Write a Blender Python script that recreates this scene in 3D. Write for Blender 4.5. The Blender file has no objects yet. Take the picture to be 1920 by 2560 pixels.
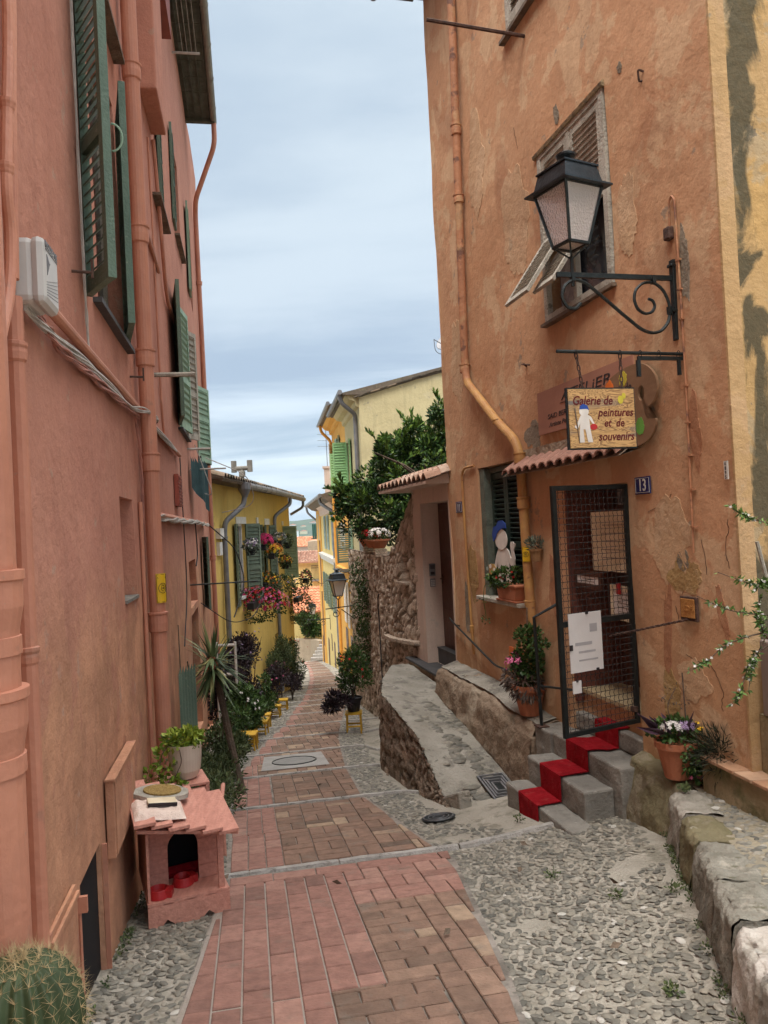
import bpy, bmesh, math, random
from mathutils import Vector, Matrix, noise
R_ = math.radians
random.seed(7)
SC = bpy.context.scene
COL = SC.collection
# ------------------------------------------------------------------ camera
CAMZ = 1.62
cd = bpy.data.cameras.new('camera'); cam = bpy.data.objects.new('camera', cd); COL.objects.link(cam)
cd.sensor_fit = 'VERTICAL'; cd.sensor_height = 36; cd.lens = 36*1923/2560
cd.clip_start = .05; cd.clip_end = 20000
p, r = R_(1.0), R_(2.9)
F = Vector((0, math.cos(p), math.sin(p))); U0 = Vector((0, -math.sin(p), math.cos(p))); X0 = Vector((1, 0, 0))
RX = X0*math.cos(r)-U0*math.sin(r); UP = U0*math.cos(r)+X0*math.sin(r)
cam.matrix_world = Matrix(((RX.x, UP.x, -F.x, 0), (RX.y, UP.y, -F.y, 0), (RX.z, UP.z, -F.z, CAMZ), (0, 0, 0, 1)))
SC.camera = cam
# ------------------------------------------------------------------ sky and sun (overcast)
SUN_EL, SUN_AZ = 58, 200          # degrees; azimuth clockwise from +Y
W = bpy.data.worlds.new('World'); SC.world = W; W.use_nodes = True
nt = W.node_tree; nt.nodes.clear()
def wn(t, **k):
    n = nt.nodes.new(t)
    for a, b in k.items(): setattr(n, a, b)
    return n
out = wn('ShaderNodeOutputWorld'); bg = wn('ShaderNodeBackground'); L = nt.links.new
sky = wn('ShaderNodeTexSky', sky_type='NISHITA', sun_disc=False)
sky.sun_elevation = R_(SUN_EL); sky.sun_rotation = R_(SUN_AZ); sky.air_density = 1.0; sky.dust_density = 2.0
tc = wn('ShaderNodeTexCoord'); sep = wn('ShaderNodeSeparateXYZ'); L(tc.outputs['Generated'], sep.inputs[0])
# cloud deck: noise over direction projected on a flat layer
zc = wn('ShaderNodeMath', operation='MAXIMUM'); zc.inputs[1].default_value = 0.0; L(sep.outputs['Z'], zc.inputs[0])
za = wn('ShaderNodeMath', operation='ADD'); za.inputs[1].default_value = 0.16; L(zc.outputs[0], za.inputs[0])
dx = wn('ShaderNodeMath', operation='DIVIDE'); L(sep.outputs['X'], dx.inputs[0]); L(za.outputs[0], dx.inputs[1])
dy = wn('ShaderNodeMath', operation='DIVIDE'); L(sep.outputs['Y'], dy.inputs[0]); L(za.outputs[0], dy.inputs[1])
cmb = wn('ShaderNodeCombineXYZ'); L(dx.outputs[0], cmb.inputs[0]); L(dy.outputs[0], cmb.inputs[1])
mp = wn('ShaderNodeMapping'); mp.inputs['Scale'].default_value = (.5, 1.25, 1); mp.inputs['Location'].default_value = (3.1, 1.7, 0); L(cmb.outputs[0], mp.inputs[0])
nz = wn('ShaderNodeTexNoise'); nz.inputs['Scale'].default_value = 1.1; nz.inputs['Detail'].default_value = 9; nz.inputs['Roughness'].default_value = .56; nz.inputs['Distortion'].default_value = .35; L(mp.outputs[0], nz.inputs['Vector'])
rmp = wn('ShaderNodeMapRange', interpolation_type='SMOOTHSTEP'); rmp.inputs[1].default_value = .38; rmp.inputs[2].default_value = .66; L(nz.outputs['Fac'], rmp.inputs[0])
# overcast brightness rising with height
gr = wn('ShaderNodeValToRGB'); L(sep.outputs['Z'], gr.inputs[0])
e = gr.color_ramp.elements
e[0].position = 0.0; e[0].color = (.33, .46, .56, 1); e[1].position = 1.0; e[1].color = (4.4, 4.3, 4.2, 1)
for ps, c in ((.04, (.30, .42, .53, 1)), (.11, (.27, .36, .455, 1)), (.2, (.26, .335, .43, 1)), (.34, (.29, .365, .45, 1)), (.62, (.36, .43, .50, 1)), (.80, (1.7, 1.7, 1.7, 1))):
    k = e.new(ps); k.color = c
g2 = wn('ShaderNodeValToRGB'); L(sep.outputs['Z'], g2.inputs[0])
e = g2.color_ramp.elements
e[0].position = 0.0; e[0].color = (.40, .50, .58, 1); e[1].position = 1.0; e[1].color = (5.0, 4.8, 4.6, 1)
for ps, c in ((.10, (.53, .61, .66, 1)), (.15, (.48, .56, .63, 1)), (.22, (.40, .47, .54, 1)), (.36, (.43, .50, .56, 1)), (.62, (.48, .545, .59, 1)), (.80, (2.3, 2.25, 2.2, 1))):
    k = e.new(ps); k.color = c
mx = wn('ShaderNodeMixRGB'); L(rmp.outputs[0], mx.inputs[0]); L(gr.outputs[0], mx.inputs[1]); L(g2.outputs[0], mx.inputs[2])
skm = wn('ShaderNodeVectorMath', operation='SCALE'); skm.inputs['Scale'].default_value = .045; L(sky.outputs[0], skm.inputs[0])
mx2 = wn('ShaderNodeMixRGB'); mx2.inputs[0].default_value = .86; L(skm.outputs[0], mx2.inputs[1]); L(mx.outputs[0], mx2.inputs[2])
L(mx2.outputs[0], bg.inputs[0]); bg.inputs[1].default_value = 1.0; L(bg.outputs[0], out.inputs[0])
sl = bpy.data.lights.new('sun', 'SUN'); sl.energy = 1.5; sl.angle = R_(25); sl.color = (1, .95, .88)
so = bpy.data.objects.new('sun', sl); COL.objects.link(so); so.location = (0, 0, 30)
sdir = Vector((math.sin(R_(SUN_AZ))*math.cos(R_(SUN_EL)), math.cos(R_(SUN_AZ))*math.cos(R_(SUN_EL)), math.sin(R_(SUN_EL))))
so.rotation_euler = sdir.to_track_quat('Z', 'Y').to_euler()
SC.view_settings.view_transform = 'Standard'; SC.view_settings.look = 'None'
SC.view_settings.exposure = 0.88; SC.view_settings.gamma = 1
SC.render.resolution_x = 768; SC.render.resolution_y = 1024
# ------------------------------------------------------------------ materials
def nodes_of(m):
    m.use_nodes = True; t = m.node_tree
    return t, t.nodes, t.links.new, t.nodes['Principled BSDF']
MATS = {}
def mat(name, col, rough=.8, col2=None, scale=6, bump=.15, bscale=40, metal=0, tint=None, spots=None, streak=False, spec=.3, detail=6, coordscale=(1, 1, 1)):
    """plain material: colour varied by noise, fine bump; tint = (dark, light) colours picked per face"""
    if name in MATS: return MATS[name]
    m = bpy.data.materials.new(name); t, N, K, b = nodes_of(m)
    b.inputs['Roughness'].default_value = rough; b.inputs['Metallic'].default_value = metal
    b.inputs['Specular IOR Level'].default_value = spec
    tcn = N.new('ShaderNodeTexCoord'); mpn = N.new('ShaderNodeMapping'); K(tcn.outputs['Object'], mpn.inputs[0])
    mpn.inputs['Scale'].default_value = coordscale if not streak else (1, 1, .12)
    n = N.new('ShaderNodeTexNoise'); n.inputs['Scale'].default_value = scale; n.inputs['Detail'].default_value = detail; K(mpn.outputs[0], n.inputs['Vector'])
    c2 = col2 or tuple(x*.72 for x in col)
    mr = N.new('ShaderNodeMapRange'); mr.inputs[1].default_value = .33; mr.inputs[2].default_value = .67; K(n.outputs['Fac'], mr.inputs[0])
    mix = N.new('ShaderNodeMixRGB'); K(mr.outputs[0], mix.inputs[0])
    mix.inputs[1].default_value = (*c2, 1); mix.inputs[2].default_value = (*col, 1); src = mix.outputs[0]
    if tint:
        at = N.new('ShaderNodeAttribute'); at.attribute_name = 'tint'
        rp = N.new('ShaderNodeValToRGB'); els = rp.color_ramp.elements
        els[0].color = (*tint[0], 1); els[1].color = (*tint[-1], 1)
        for i in range(1, len(tint)-1):
            k = els.new(i/(len(tint)-1)); k.color = (*tint[i], 1)
        K(at.outputs['Fac'], rp.inputs[0])
        m2 = N.new('ShaderNodeMixRGB'); m2.blend_type = 'MULTIPLY'; m2.inputs[0].default_value = .5
        K(rp.outputs[0], m2.inputs[1])
        sc = N.new('ShaderNodeMixRGB'); K(mr.outputs[0], sc.inputs[0]); sc.inputs[1].default_value = (.55, .55, .55, 1); sc.inputs[2].default_value = (1.15, 1.15, 1.15, 1)
        K(sc.outputs[0], m2.inputs[2]); src = m2.outputs[0]
    if spots:
        for (sc_, lo, hi, colr, amt) in spots:
            n2 = N.new('ShaderNodeTexNoise'); n2.inputs['Scale'].default_value = sc_; n2.inputs['Detail'].default_value = 9; n2.inputs['Roughness'].default_value = .62
            mp2 = N.new('ShaderNodeMapping'); mp2.inputs['Location'].default_value = (sc_*3.7, colr[0]*31, 5); K(tcn.outputs['Object'], mp2.inputs[0]); K(mp2.outputs[0], n2.inputs['Vector'])
            m3 = N.new('ShaderNodeMapRange'); m3.inputs[1].default_value = lo; m3.inputs[2].default_value = hi; m3.inputs[4].default_value = amt; K(n2.outputs['Fac'], m3.inputs[0])
            mm = N.new('ShaderNodeMixRGB'); K(m3.outputs[0], mm.inputs[0]); K(src, mm.inputs[1]); mm.inputs[2].default_value = (*colr, 1); src = mm.outputs[0]
    K(src, b.inputs['Base Color'])
    if bump:
        nb = N.new('ShaderNodeTexNoise'); nb.inputs['Scale'].default_value = bscale; nb.inputs['Detail'].default_value = 6; K(tcn.outputs['Object'], nb.inputs['Vector'])
        nb2 = N.new('ShaderNodeTexNoise'); nb2.inputs['Scale'].default_value = bscale/9; nb2.inputs['Detail'].default_value = 4; K(tcn.outputs['Object'], nb2.inputs['Vector'])
        ad = N.new('ShaderNodeMath'); ad.operation = 'MULTIPLY_ADD'; K(nb2.outputs['Fac'], ad.inputs[0]); ad.inputs[1].default_value = 2.5; K(nb.outputs['Fac'], ad.inputs[2])
        bp = N.new('ShaderNodeBump'); bp.inputs['Strength'].default_value = bump; bp.inputs['Distance'].default_value = .02; K(ad.outputs[0], bp.inputs['Height']); K(bp.outputs[0], b.inputs['Normal'])
    MATS[name] = m; return m
def leafmat(name, cols, rough=.5, trans=.25):
    m = mat(name, cols[0], rough, scale=3, bump=0, tint=cols)
    b = m.node_tree.nodes['Principled BSDF']
    return m
def plastermat(name, c1, c2, c3, grey, patch=.6, patchlo=.54, bumpy=.5, low=None, mould=None, wet=None, relief=2.2, fine=60, band=None):
    """old limewash plaster: two washes in large clouds, peeling grey patches, run marks, a tone that differs below a height"""
    m = bpy.data.materials.new(name); t, N, K, b = nodes_of(m); b.inputs['Roughness'].default_value = .9; b.inputs['Specular IOR Level'].default_value = .15
    tcn = N.new('ShaderNodeTexCoord'); O = tcn.outputs['Object']
    def nz_(s, d=6, ro=.55, sc=(1, 1, 1), loc=(0, 0, 0), dist=0):
        mp = N.new('ShaderNodeMapping'); mp.inputs['Scale'].default_value = sc; mp.inputs['Location'].default_value = loc; K(O, mp.inputs[0])
        n = N.new('ShaderNodeTexNoise'); n.inputs['Scale'].default_value = s; n.inputs['Detail'].default_value = d; n.inputs['Roughness'].default_value = ro; n.inputs['Distortion'].default_value = dist
        K(mp.outputs[0], n.inputs['Vector']); return n.outputs['Fac']
    def rng(x, lo, hi, a=0, c=1, smooth=False):
        mr = N.new('ShaderNodeMapRange'); mr.inputs[1].default_value = lo; mr.inputs[2].default_value = hi; mr.inputs[3].default_value = a; mr.inputs[4].default_value = c
        if smooth: mr.interpolation_type = 'SMOOTHSTEP'
        K(x, mr.inputs[0]); return mr.outputs[0]
    def mixc(f, a, c):
        x = N.new('ShaderNodeMixRGB')
        for i, v in ((0, f), (1, a), (2, c)):
            if isinstance(v, tuple): x.inputs[i].default_value = (*v, 1)
            elif isinstance(v, float): x.inputs[i].default_value = v
            else: K(v, x.inputs[i])
        return x.outputs[0]
    def bandn():
        # damp run below a leaking roof edge: a stain band of its own shape, broken up by noise
        sp_ = N.new('ShaderNodeSeparateXYZ'); K(O, sp_.inputs[0]); wob = N.new('ShaderNodeMath'); wob.operation = 'MULTIPLY_ADD'; K(nz_(1.1, 3, .5, sc=(0, 0, 1), loc=(7, 7, 2)), wob.inputs[0]); wob.inputs[1].default_value = .35; K(sp_.outputs['X'], wob.inputs[2])
        d = N.new('ShaderNodeMath'); d.operation = 'SUBTRACT'; K(wob.outputs[0], d.inputs[0]); d.inputs[1].default_value = band[0]+.175
        a = N.new('ShaderNodeMath'); a.operation = 'ABSOLUTE'; K(d.outputs[0], a.inputs[0]); f = rng(a.outputs[0], 0, band[1], band[2], -band[2], True)
        s_ = N.new('ShaderNodeMath'); s_.operation = 'ADD'; K(nz_(3.2, 9, .6, sc=(1, 1, .45), loc=(2.2, .4, 6.1), dist=.8), s_.inputs[0]); K(f, s_.inputs[1]); return s_.outputs[0]
    c = mixc(rng(nz_(.9, 5, .6), .35, .65), c1, c2)
    if low:
        s = N.new('ShaderNodeSeparateXYZ'); K(O, s.inputs[0])
        a = N.new('ShaderNodeMath'); a.operation = 'MULTIPLY_ADD'; K(nz_(1.3, 7, .6, loc=(3, 3, 1)), a.inputs[0]); a.inputs[1].default_value = low[3]; K(s.outputs['Z'], a.inputs[2])
        f = rng(a.outputs[0], low[1], low[2], 1, 0)
        lc = mixc(rng(nz_(2.3, 6, .6, loc=(9, 1, 1)), .4, .6), low[0], tuple(x*.72 for x in low[0]))
        c = mixc(f, c, lc)
    c = mixc(rng(nz_(2.1, 9, .62, loc=(5, 2, 8), dist=.4), patchlo, patchlo+.03, 0, patch), c, c3)
    c = mixc(rng(nz_(7, 8, .65, sc=(1, 1, .14), loc=(1, 7, 2)), .48, .8, 0, .55), c, tuple(x*.62 for x in c1))
    c = mixc(rng(nz_(3.3, 10, .7, loc=(11, 5, 3)), .63, .645, 0, .8), c, grey)
    if mould:
        mc, lo, hi, am = mould
        c = mixc(rng(nz_(1.9 if lo < .5 else 1.0, 9, .55, sc=(1, 1, .3 if lo < .5 else .5), loc=(2.2, .4, 6.1), dist=.9) if not band else bandn(), lo, hi, 0, am), c, mc)
    c = mixc(rng(nz_(40, 3, .6), .3, .7, 0, .16), c, tuple(x*.5 for x in c2))
    K(c, b.inputs['Base Color'])
    n1 = nz_(relief, 4, .5); n2 = nz_(fine, 5, .65); n3 = nz_(13, 5, .55)
    a1 = N.new('ShaderNodeMath'); a1.operation = 'MULTIPLY_ADD'; K(n1, a1.inputs[0]); a1.inputs[1].default_value = 3.; K(n3, a1.inputs[2])
    a2 = N.new('ShaderNodeMath'); a2.operation = 'MULTIPLY_ADD'; K(n2, a2.inputs[0]); a2.inputs[1].default_value = .38; K(a1.outputs[0], a2.inputs[2])
    bp = N.new('ShaderNodeBump'); bp.inputs['Strength'].default_value = bumpy; bp.inputs['Distance'].default_value = .025; K(a2.outputs[0], bp.inputs['Height']); K(bp.outputs[0], b.inputs['Normal'])
    return m
M = {}
M['rose'] = plastermat('rose_plaster', (.52, .25, .178), (.47, .215, .155), (.44, .20, .145), (.44, .28, .21), patch=.5, patchlo=.54, low=((.60, .315, .19), 2.3, 2.9, .3), bumpy=.5, fine=75)  # lower wash more orange, its colour also raised to offset weak light low down
M['orange'] = plastermat('orange_plaster', (.56, .335, .195), (.53, .295, .165), (.59, .40, .245), (.30, .24, .18), patch=.9, patchlo=.52, low=((.48, .285, .145), -.2, 1.9, .9), bumpy=.34, mould=((.33, .15, .08), .57, .63, .5))
M['buff'] = plastermat('buff_plaster', (.50, .32, .13), (.46, .31, .16), (.40, .34, .24), (.16, .14, .11), patch=.6, patchlo=.56, mould=((.065, .062, .042), .50, .58, .92), band=(.64, .20, .125), bumpy=.5, low=((.36, .30, .21), .2, 1.9, .8))
M['yellow'] = plastermat('yellow_plaster', (.74, .52, .16), (.70, .48, .14), (.67, .46, .16), (.5, .36, .12), patch=.3, patchlo=.6, bumpy=.25)
M['amber'] = plastermat('amber_plaster', (.72, .40, .10), (.68, .36, .085), (.66, .40, .13), (.5, .36, .2), patch=.3, patchlo=.6, bumpy=.2)
M['cream'] = plastermat('cream_plaster', (.60, .52, .30), (.56, .48, .27), (.62, .55, .36), (.36, .32, .22), patch=.4, patchlo=.58, bumpy=.4)
M['pale'] = plastermat('pale_yellow_plaster', (.68, .54, .23), (.66, .50, .20), (.62, .47, .2), (.5, .42, .25), patch=.3, patchlo=.6, bumpy=.2)
M['offwhite'] = plastermat('offwhite_render', (.60, .47, .39), (.56, .44, .37), (.62, .5, .43), (.5, .42, .36), patch=.25, patchlo=.6, bumpy=.25)
M['beige'] = plastermat('beige_render', (.42, .34, .25), (.36, .29, .21), (.3, .25, .18), (.25, .21, .16), patch=.5, bumpy=.5)
M['plinth'] = plastermat('rough_plinth_render', (.31, .24, .175), (.25, .185, .13), (.40, .34, .26), (.34, .31, .26), patch=.7, patchlo=.52, bumpy=1.0, relief=5, fine=35, mould=((.07, .07, .045), .58, .66, .5))
M['mossy'] = plastermat('mossy_stone', (.20, .17, .105), (.14, .125, .065), (.27, .23, .17), (.33, .30, .25), patch=.6, bumpy=1.0, relief=4, fine=30, mould=((.07, .08, .03), .5, .62, .6))
M['pipe_rose'] = mat('rose_painted_pipe', (.53, .235, .15), .55, (.44, .185, .12), 3, .2, 30, spots=[(30, .66, .72, (.35, .22, .17), .7), (2.5, .55, .7, (.40, .19, .13), .5), (6, .64, .70, (.30, .17, .12), .5)], spec=.4)
M['pipe_ochre'] = mat('ochre_painted_pipe', (.46, .26, .085), .6, (.36, .17, .07), 7, .2, 30, spots=[(9, .62, .68, (.17, .08, .05), .8)])
M['pipe_orange'] = mat('orange_painted_pipe', (.44, .21, .11), .65, (.33, .15, .08), 5, .3, 30, spots=[(5, .54, .6, (.13, .065, .05), .85), (3, .56, .62, (.46, .30, .16), .6)])
M['zinc'] = mat('grey_zinc', (.23, .23, .235), .5, (.17, .17, .18), 5, .1, 40, metal=.4)
M['green'] = mat('green_paint', (.135, .20, .15), .55, (.095, .15, .112), 9, .3, 60, streak=True, spots=[(22, .62, .68, (.28, .30, .24), .6)])
M['palegreen'] = mat('pale_green_paint', (.27, .40, .29), .55, (.22, .34, .25), 8, .3, 60, streak=True, spots=[(22, .62, .68, (.36, .36, .30), .6)])
M['sage'] = mat('sage_paint', (.26, .33, .20), .6, (.21, .27, .17), 8, .2, 60)
M['mint'] = mat('mint_paint', (.32, .55, .26), .6, (.28, .5, .24), 8, .2, 60)
M['bluegreen'] = mat('blue_green_paint', (.33, .42, .40), .6, (.28, .36, .35), 8, .2, 60)
M['whitepaint'] = mat('white_paint', (.72, .70, .66), .6, (.6, .58, .54), 8, .15, 60)
M['darkgreen'] = mat('dark_green_paint', (.035, .06, .048), .5, (.02, .035, .03), 8, .3, 60, streak=True)
M['greywood'] = mat('weathered_grey_wood', (.43, .40, .34), .8, (.28, .26, .215), 12, .5, 60, streak=True, spots=[(14, .6, .66, (.10, .09, .075), .7)])
M['brownwood'] = mat('weathered_brown_wood', (.18, .13, .09), .8, (.10, .075, .055), 12, .5, 60)
M['doorwood'] = mat('dark_brown_door', (.085, .030, .018), .45, (.05, .018, .012), 6, .2, 50, streak=True)
M['iron'] = mat('dark_iron', (.030, .036, .036), .45, (.02, .024, .024), 14, .2, 60, metal=.5, spots=[(20, .64, .7, (.09, .06, .045), .5)])
M['black'] = mat('unlit_interior', (.012, .011, .012), .95, bump=0)  # near black colour stands in for the shade inside rooms and openings
M['rust'] = mat('rusty_iron', (.10, .055, .04), .8, (.05, .03, .025), 18, .4, 60)
M['terra'] = mat('terracotta', (.42, .155, .08), .8, (.34, .12, .06), 7, .2, 40, spots=[(6, .6, .68, (.45, .30, .22), .5)])
M['rooftile'] = mat('clay_roof_tile', (.40, .19, .13), .85, (.3, .14, .1), 8, .4, 30, tint=((.22, .15, .115), (.40, .23, .155), (.46, .30, .22), (.42, .34, .27)), spots=[(14, .6, .68, (.13, .12, .10), .7)])
M['fartile'] = mat('orange_roof_tile', (.55, .20, .10), .85, (.44, .16, .08), 20, .3, 30, tint=((.42, .15, .08), (.60, .22, .11), (.62, .30, .18)))
M['farbrown'] = mat('brown_roof_tile', (.38, .20, .14), .85, (.30, .16, .11), 20, .3, 30, tint=((.30, .16, .11), (.42, .22, .15), (.48, .30, .22)))
M['oldtile'] = mat('lichened_roof_tile', (.16, .13, .10), .9, (.10, .09, .07), 9, .5, 30, tint=((.06, .055, .045), (.15, .12, .09), (.36, .27, .19)), spots=[(8, .58, .66, (.22, .21, .12), .7)])
M['redcloth'] = mat('red_carpet', (.30, .012, .018), .98, (.21, .008, .012), 9, .6, 160, spec=.05, spots=[(14, .56, .7, (.33, .10, .085), .3)])
M['concrete'] = mat('grey_concrete', (.25, .235, .205), .9, (.17, .16, .14), 4, .5, 50, spots=[(7, .58, .66, (.13, .12, .10), .6), (15, .63, .7, (.36, .34, .3), .6)])
M['slate'] = mat('dark_slate', (.07, .072, .075), .6, (.045, .047, .05), 6, .2, 40)
M['kerb'] = mat('worn_kerb_stone', (.34, .31, .265), .85, (.20, .185, .15), 5, .8, 35, spots=[(5, .55, .62, (.13, .115, .075), .8), (8, .62, .7, (.50, .47, .42), .8)])
M['stripstone'] = mat('pale_strip_stone', (.42, .40, .37), .85, (.30, .285, .26), 9, .8, 60, spots=[(16, .58, .64, (.18, .17, .15), .7)])
M['pinkwood'] = mat('pink_painted_board', (.62, .30, .225), .6, (.49, .22, .165), 6, .35, 50, coordscale=(7, 1.2, 7), spots=[(18, .62, .7, (.33, .15, .12), .5), (5, .58, .7, (.40, .22, .17), .45)])
M['redplastic'] = mat('red_plastic', (.42, .018, .02), .35, (.36, .015, .016), 3, .03, 30, spec=.5)
M['whitepot'] = mat('cream_glazed_pot', (.62, .52, .42), .4, (.55, .45, .36), 3, .05, 30, spec=.5)
M['whiteplastic'] = mat('grey_white_plastic', (.55, .54, .52), .45, (.5, .49, .47), 3, .05, 30)
M['cable'] = mat('pale_cable', (.50, .47, .43), .6, (.36, .33, .3), 12, .05, 30)
M['cableb'] = mat('black_cable', (.03, .03, .032), .6, bump=0)
M['cabler'] = mat('rose_painted_cable', (.42, .18, .13), .7, (.25, .12, .10), 12, .1, 30)
M['paper'] = mat('aged_paper', (.78, .71, .54), .9, (.58, .47, .3), 4, .05, 30)
M['paperw'] = mat('white_paper', (.68, .66, .64), .9, (.6, .58, .57), 4, .05, 30)
M['bluepaint'] = mat('blue_paint', (.02, .07, .33), .6, (.015, .05, .25), 6, .05, 30)
M['cutout'] = mat('painted_white_board', (.78, .74, .68), .7, (.56, .52, .48), 5, .05, 30)
M['boardbrown'] = mat('brown_painted_board', (.25, .145, .08), .7, (.21, .12, .065), 3, .1, 30, coordscale=(1, 1, 6))
M['boardrose'] = mat('terracotta_painted_board', (.38, .19, .13), .75, (.33, .16, .11), 3, .1, 30)
M['maroon'] = mat('maroon_letters', (.13, .012, .012), .7, bump=0)
M['darkink'] = mat('dark_ink', (.035, .028, .03), .7, bump=0)
M['signblue'] = mat('blue_enamel', (.012, .016, .10), .25, (.01, .013, .08), 4, 0, spec=.6)
M['enamelwhite'] = mat('white_enamel', (.68, .66, .6), .3, bump=0)
M['signyellow'] = mat('yellow_sticker', (.72, .46, .02), .5, (.68, .42, .02), 4, 0)
M['yellowpaint'] = mat('yellow_painted_wood', (.60, .36, .04), .55, (.5, .29, .03), 8, .15, 40)
M['bark'] = mat('bark', (.12, .085, .06), .9, (.06, .045, .032), 10, .8, 40)
M['soil'] = mat('dark_soil', (.03, .022, .016), .95, bump=.5)
M['taupe'] = mat('taupe_planter', (.26, .215, .19), .6, (.22, .18, .16), 3, .05, 30)
M['blackpot'] = mat('black_plastic_pot', (.02, .02, .024), .45, bump=.03)
M['yellowspot'] = mat('yellow_dab', (.62, .52, .06), .7, bump=.1)
M['greenspot'] = mat('green_dab', (.16, .42, .07), .7, bump=.1)
M['orangespot'] = mat('orange_dab', (.80, .19, .03), .7, bump=.1)
M['redspot'] = mat('red_dab', (.5, .03, .03), .7, bump=.1)
M['buffspot'] = mat('palette_wood', (.45, .28, .10), .7, bump=.1)
M['orangeboard'] = mat('orange_board', (.62, .16, .045), .6, (.5, .13, .04), 6, .1, 30)
M['towel'] = mat('cream_towel', (.78, .64, .55), .98, (.70, .55, .47), 8, .45, 120, spec=.02)
M['straw'] = mat('straw_mat', (.42, .29, .10), .9, (.28, .18, .06), 60, .8, 160)
M['cactus'] = mat('cactus_skin', (.07, .095, .04), .6, (.035, .055, .025), 8, .2, 30)
M['spine'] = mat('cactus_spine', (.58, .44, .24), .6, bump=0)
M['tealcloth'] = mat('dark_teal_cloth', (.028, .07, .075), .9, (.02, .05, .055), 6, .3, 60)
M['gl'] = bpy.data.materials.new('frosted_lantern_glass')
t, N, K, b = nodes_of(M['gl']); b.inputs['Base Color'].default_value = (.82, .76, .72, 1); b.inputs['Roughness'].default_value = .28; b.inputs['Transmission Weight'].default_value = .5; b.inputs['IOR'].default_value = 1.2
vv = N.new('ShaderNodeTexVoronoi'); vv.inputs['Scale'].default_value = 75; tcn = N.new('ShaderNodeTexCoord'); K(tcn.outputs['Object'], vv.inputs['Vector']); bp = N.new('ShaderNodeBump'); bp.inputs['Strength'].default_value = .5; bp.inputs['Distance'].default_value = .01; K(vv.outputs['Distance'], bp.inputs['Height']); K(bp.outputs[0], b.inputs['Normal'])
M['windowglass'] = mat('dark_window_glass', (.05, .055, .065), .08, bump=0, spec=.8)
M['curtain'] = mat('lace_curtain', (.35, .36, .38), .9, (.2, .2, .21), 12, .4, 40)
M['brick'] = mat('red_brick_paver', (.4, .15, .1), .85, (.3, .1, .07), 16, .35, 60, tint=((.21, .118, .094), (.26, .14, .11), (.31, .165, .13), (.36, .21, .165)), spots=[(5, .58, .7, (.19, .15, .12), .5), (70, .66, .7, (.09, .06, .05), .7)])
M['brickbrown'] = mat('brown_brick_paver', (.4, .15, .1), .88, (.3, .1, .07), 14, .45, 60, tint=((.15, .105, .078), (.21, .135, .098), (.26, .165, .12), (.39, .29, .20)), spots=[(5, .56, .7, (.17, .15, .125), .6), (60, .66, .7, (.07, .05, .04), .7)])
M['pebble'] = mat('grey_pebble', (.3, .3, .3), .6, scale=30, bump=.15, bscale=90, tint=((.10, .096, .08), (.155, .147, .122), (.21, .195, .158), (.285, .258, .205), (.48, .46, .41)), spec=.35)
M['rubble'] = mat('rubble_stone', (.3, .3, .3), .9, scale=14, bump=.9, bscale=45, tint=((.15, .12, .09), (.38, .30, .23), (.52, .42, .33), (.60, .51, .41)), spots=[(6, .58, .66, (.10, .085, .07), .6)])
M['darkrubble'] = mat('dark_rubble_stone', (.3, .3, .3), .9, scale=14, bump=.9, bscale=45, tint=((.10, .08, .06), (.22, .17, .125), (.31, .24, .18), (.40, .32, .25)), spots=[(6, .55, .66, (.035, .032, .02), .7)])  # darker set of tints than the garden wall rubble
M['capstone'] = mat('cracked_capping', (.33, .31, .265), .9, (.22, .205, .17), 3, 1.0, 30, spots=[(4, .52, .6, (.15, .14, .12), .8), (9, .62, .67, (.08, .075, .06), .8), (6, .66, .7, (.42, .39, .34), .7)])
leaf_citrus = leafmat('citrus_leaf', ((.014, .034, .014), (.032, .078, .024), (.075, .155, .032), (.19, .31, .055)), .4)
leaf_dark = leafmat('purple_dark_leaf', ((.012, .010, .012), (.028, .016, .024), (.05, .032, .035)), .5)
leaf_green = leafmat('green_leaf', ((.02, .05, .012), (.05, .10, .022), (.09, .16, .04)), .5)
leaf_weed = leafmat('weed_leaf', ((.035, .055, .02), (.075, .105, .04), (.13, .16, .06)), .6)
leaf_lime = leafmat('lime_leaf', ((.10, .17, .02), (.22, .30, .035), (.36, .42, .06)), .5)
leaf_grey = leafmat('silvery_leaf', ((.06, .08, .06), (.12, .15, .11), (.2, .23, .17)), .6)
leaf_yucca = leafmat('yucca_leaf', ((.05, .085, .035), (.11, .16, .065), (.28, .26, .10)), .5)
FLW = {k: mat(k+'_petal', c, .7, bump=0) for k, c in dict(magenta=(.52, .03, .13), pink=(.62, .16, .30), white=(.75, .72, .68), yellow=(.75, .48, .03), red=(.48, .02, .02), lilac=(.36, .26, .42), orange=(.65, .18, .03)).items()}
# ------------------------------------------------------------------ ground shape (street falls away from the camera)
SA = R_(-10.3); SDX, SDY = math.sin(SA), math.cos(SA)
def su(x, y): return x*SDX+y*SDY, x*SDY-y*SDX
def xy(s, u): return SDX*s+SDY*u, SDY*s-SDX*u
def prof(s):
    if s < 22: return -.147*s
    if s < 50: return -3.234-.1335*(s-22)
    if s < 260: return -6.97-.128*(s-50)
    return -33.9-.02*(s-260)
def sm(x, a, b):
    x = min(1, max(0, (x-a)/(b-a))); return x*x*(3-2*x)
def gz(x, y):
    s, u = su(x, y); z = prof(s)
    if -3 < s < 9: z += .14*sm(u, 1.35, 2.75)*(1-sm(s, 6.3, 8.0))
    if 7.5 < s < 15: z -= .09*math.exp(-((u-1.78-.03*(s-9))/.17)**2)*sm(s, 7.5, 8.5)*(1-sm(s, 12.6, 14.2))
    return z
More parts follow.
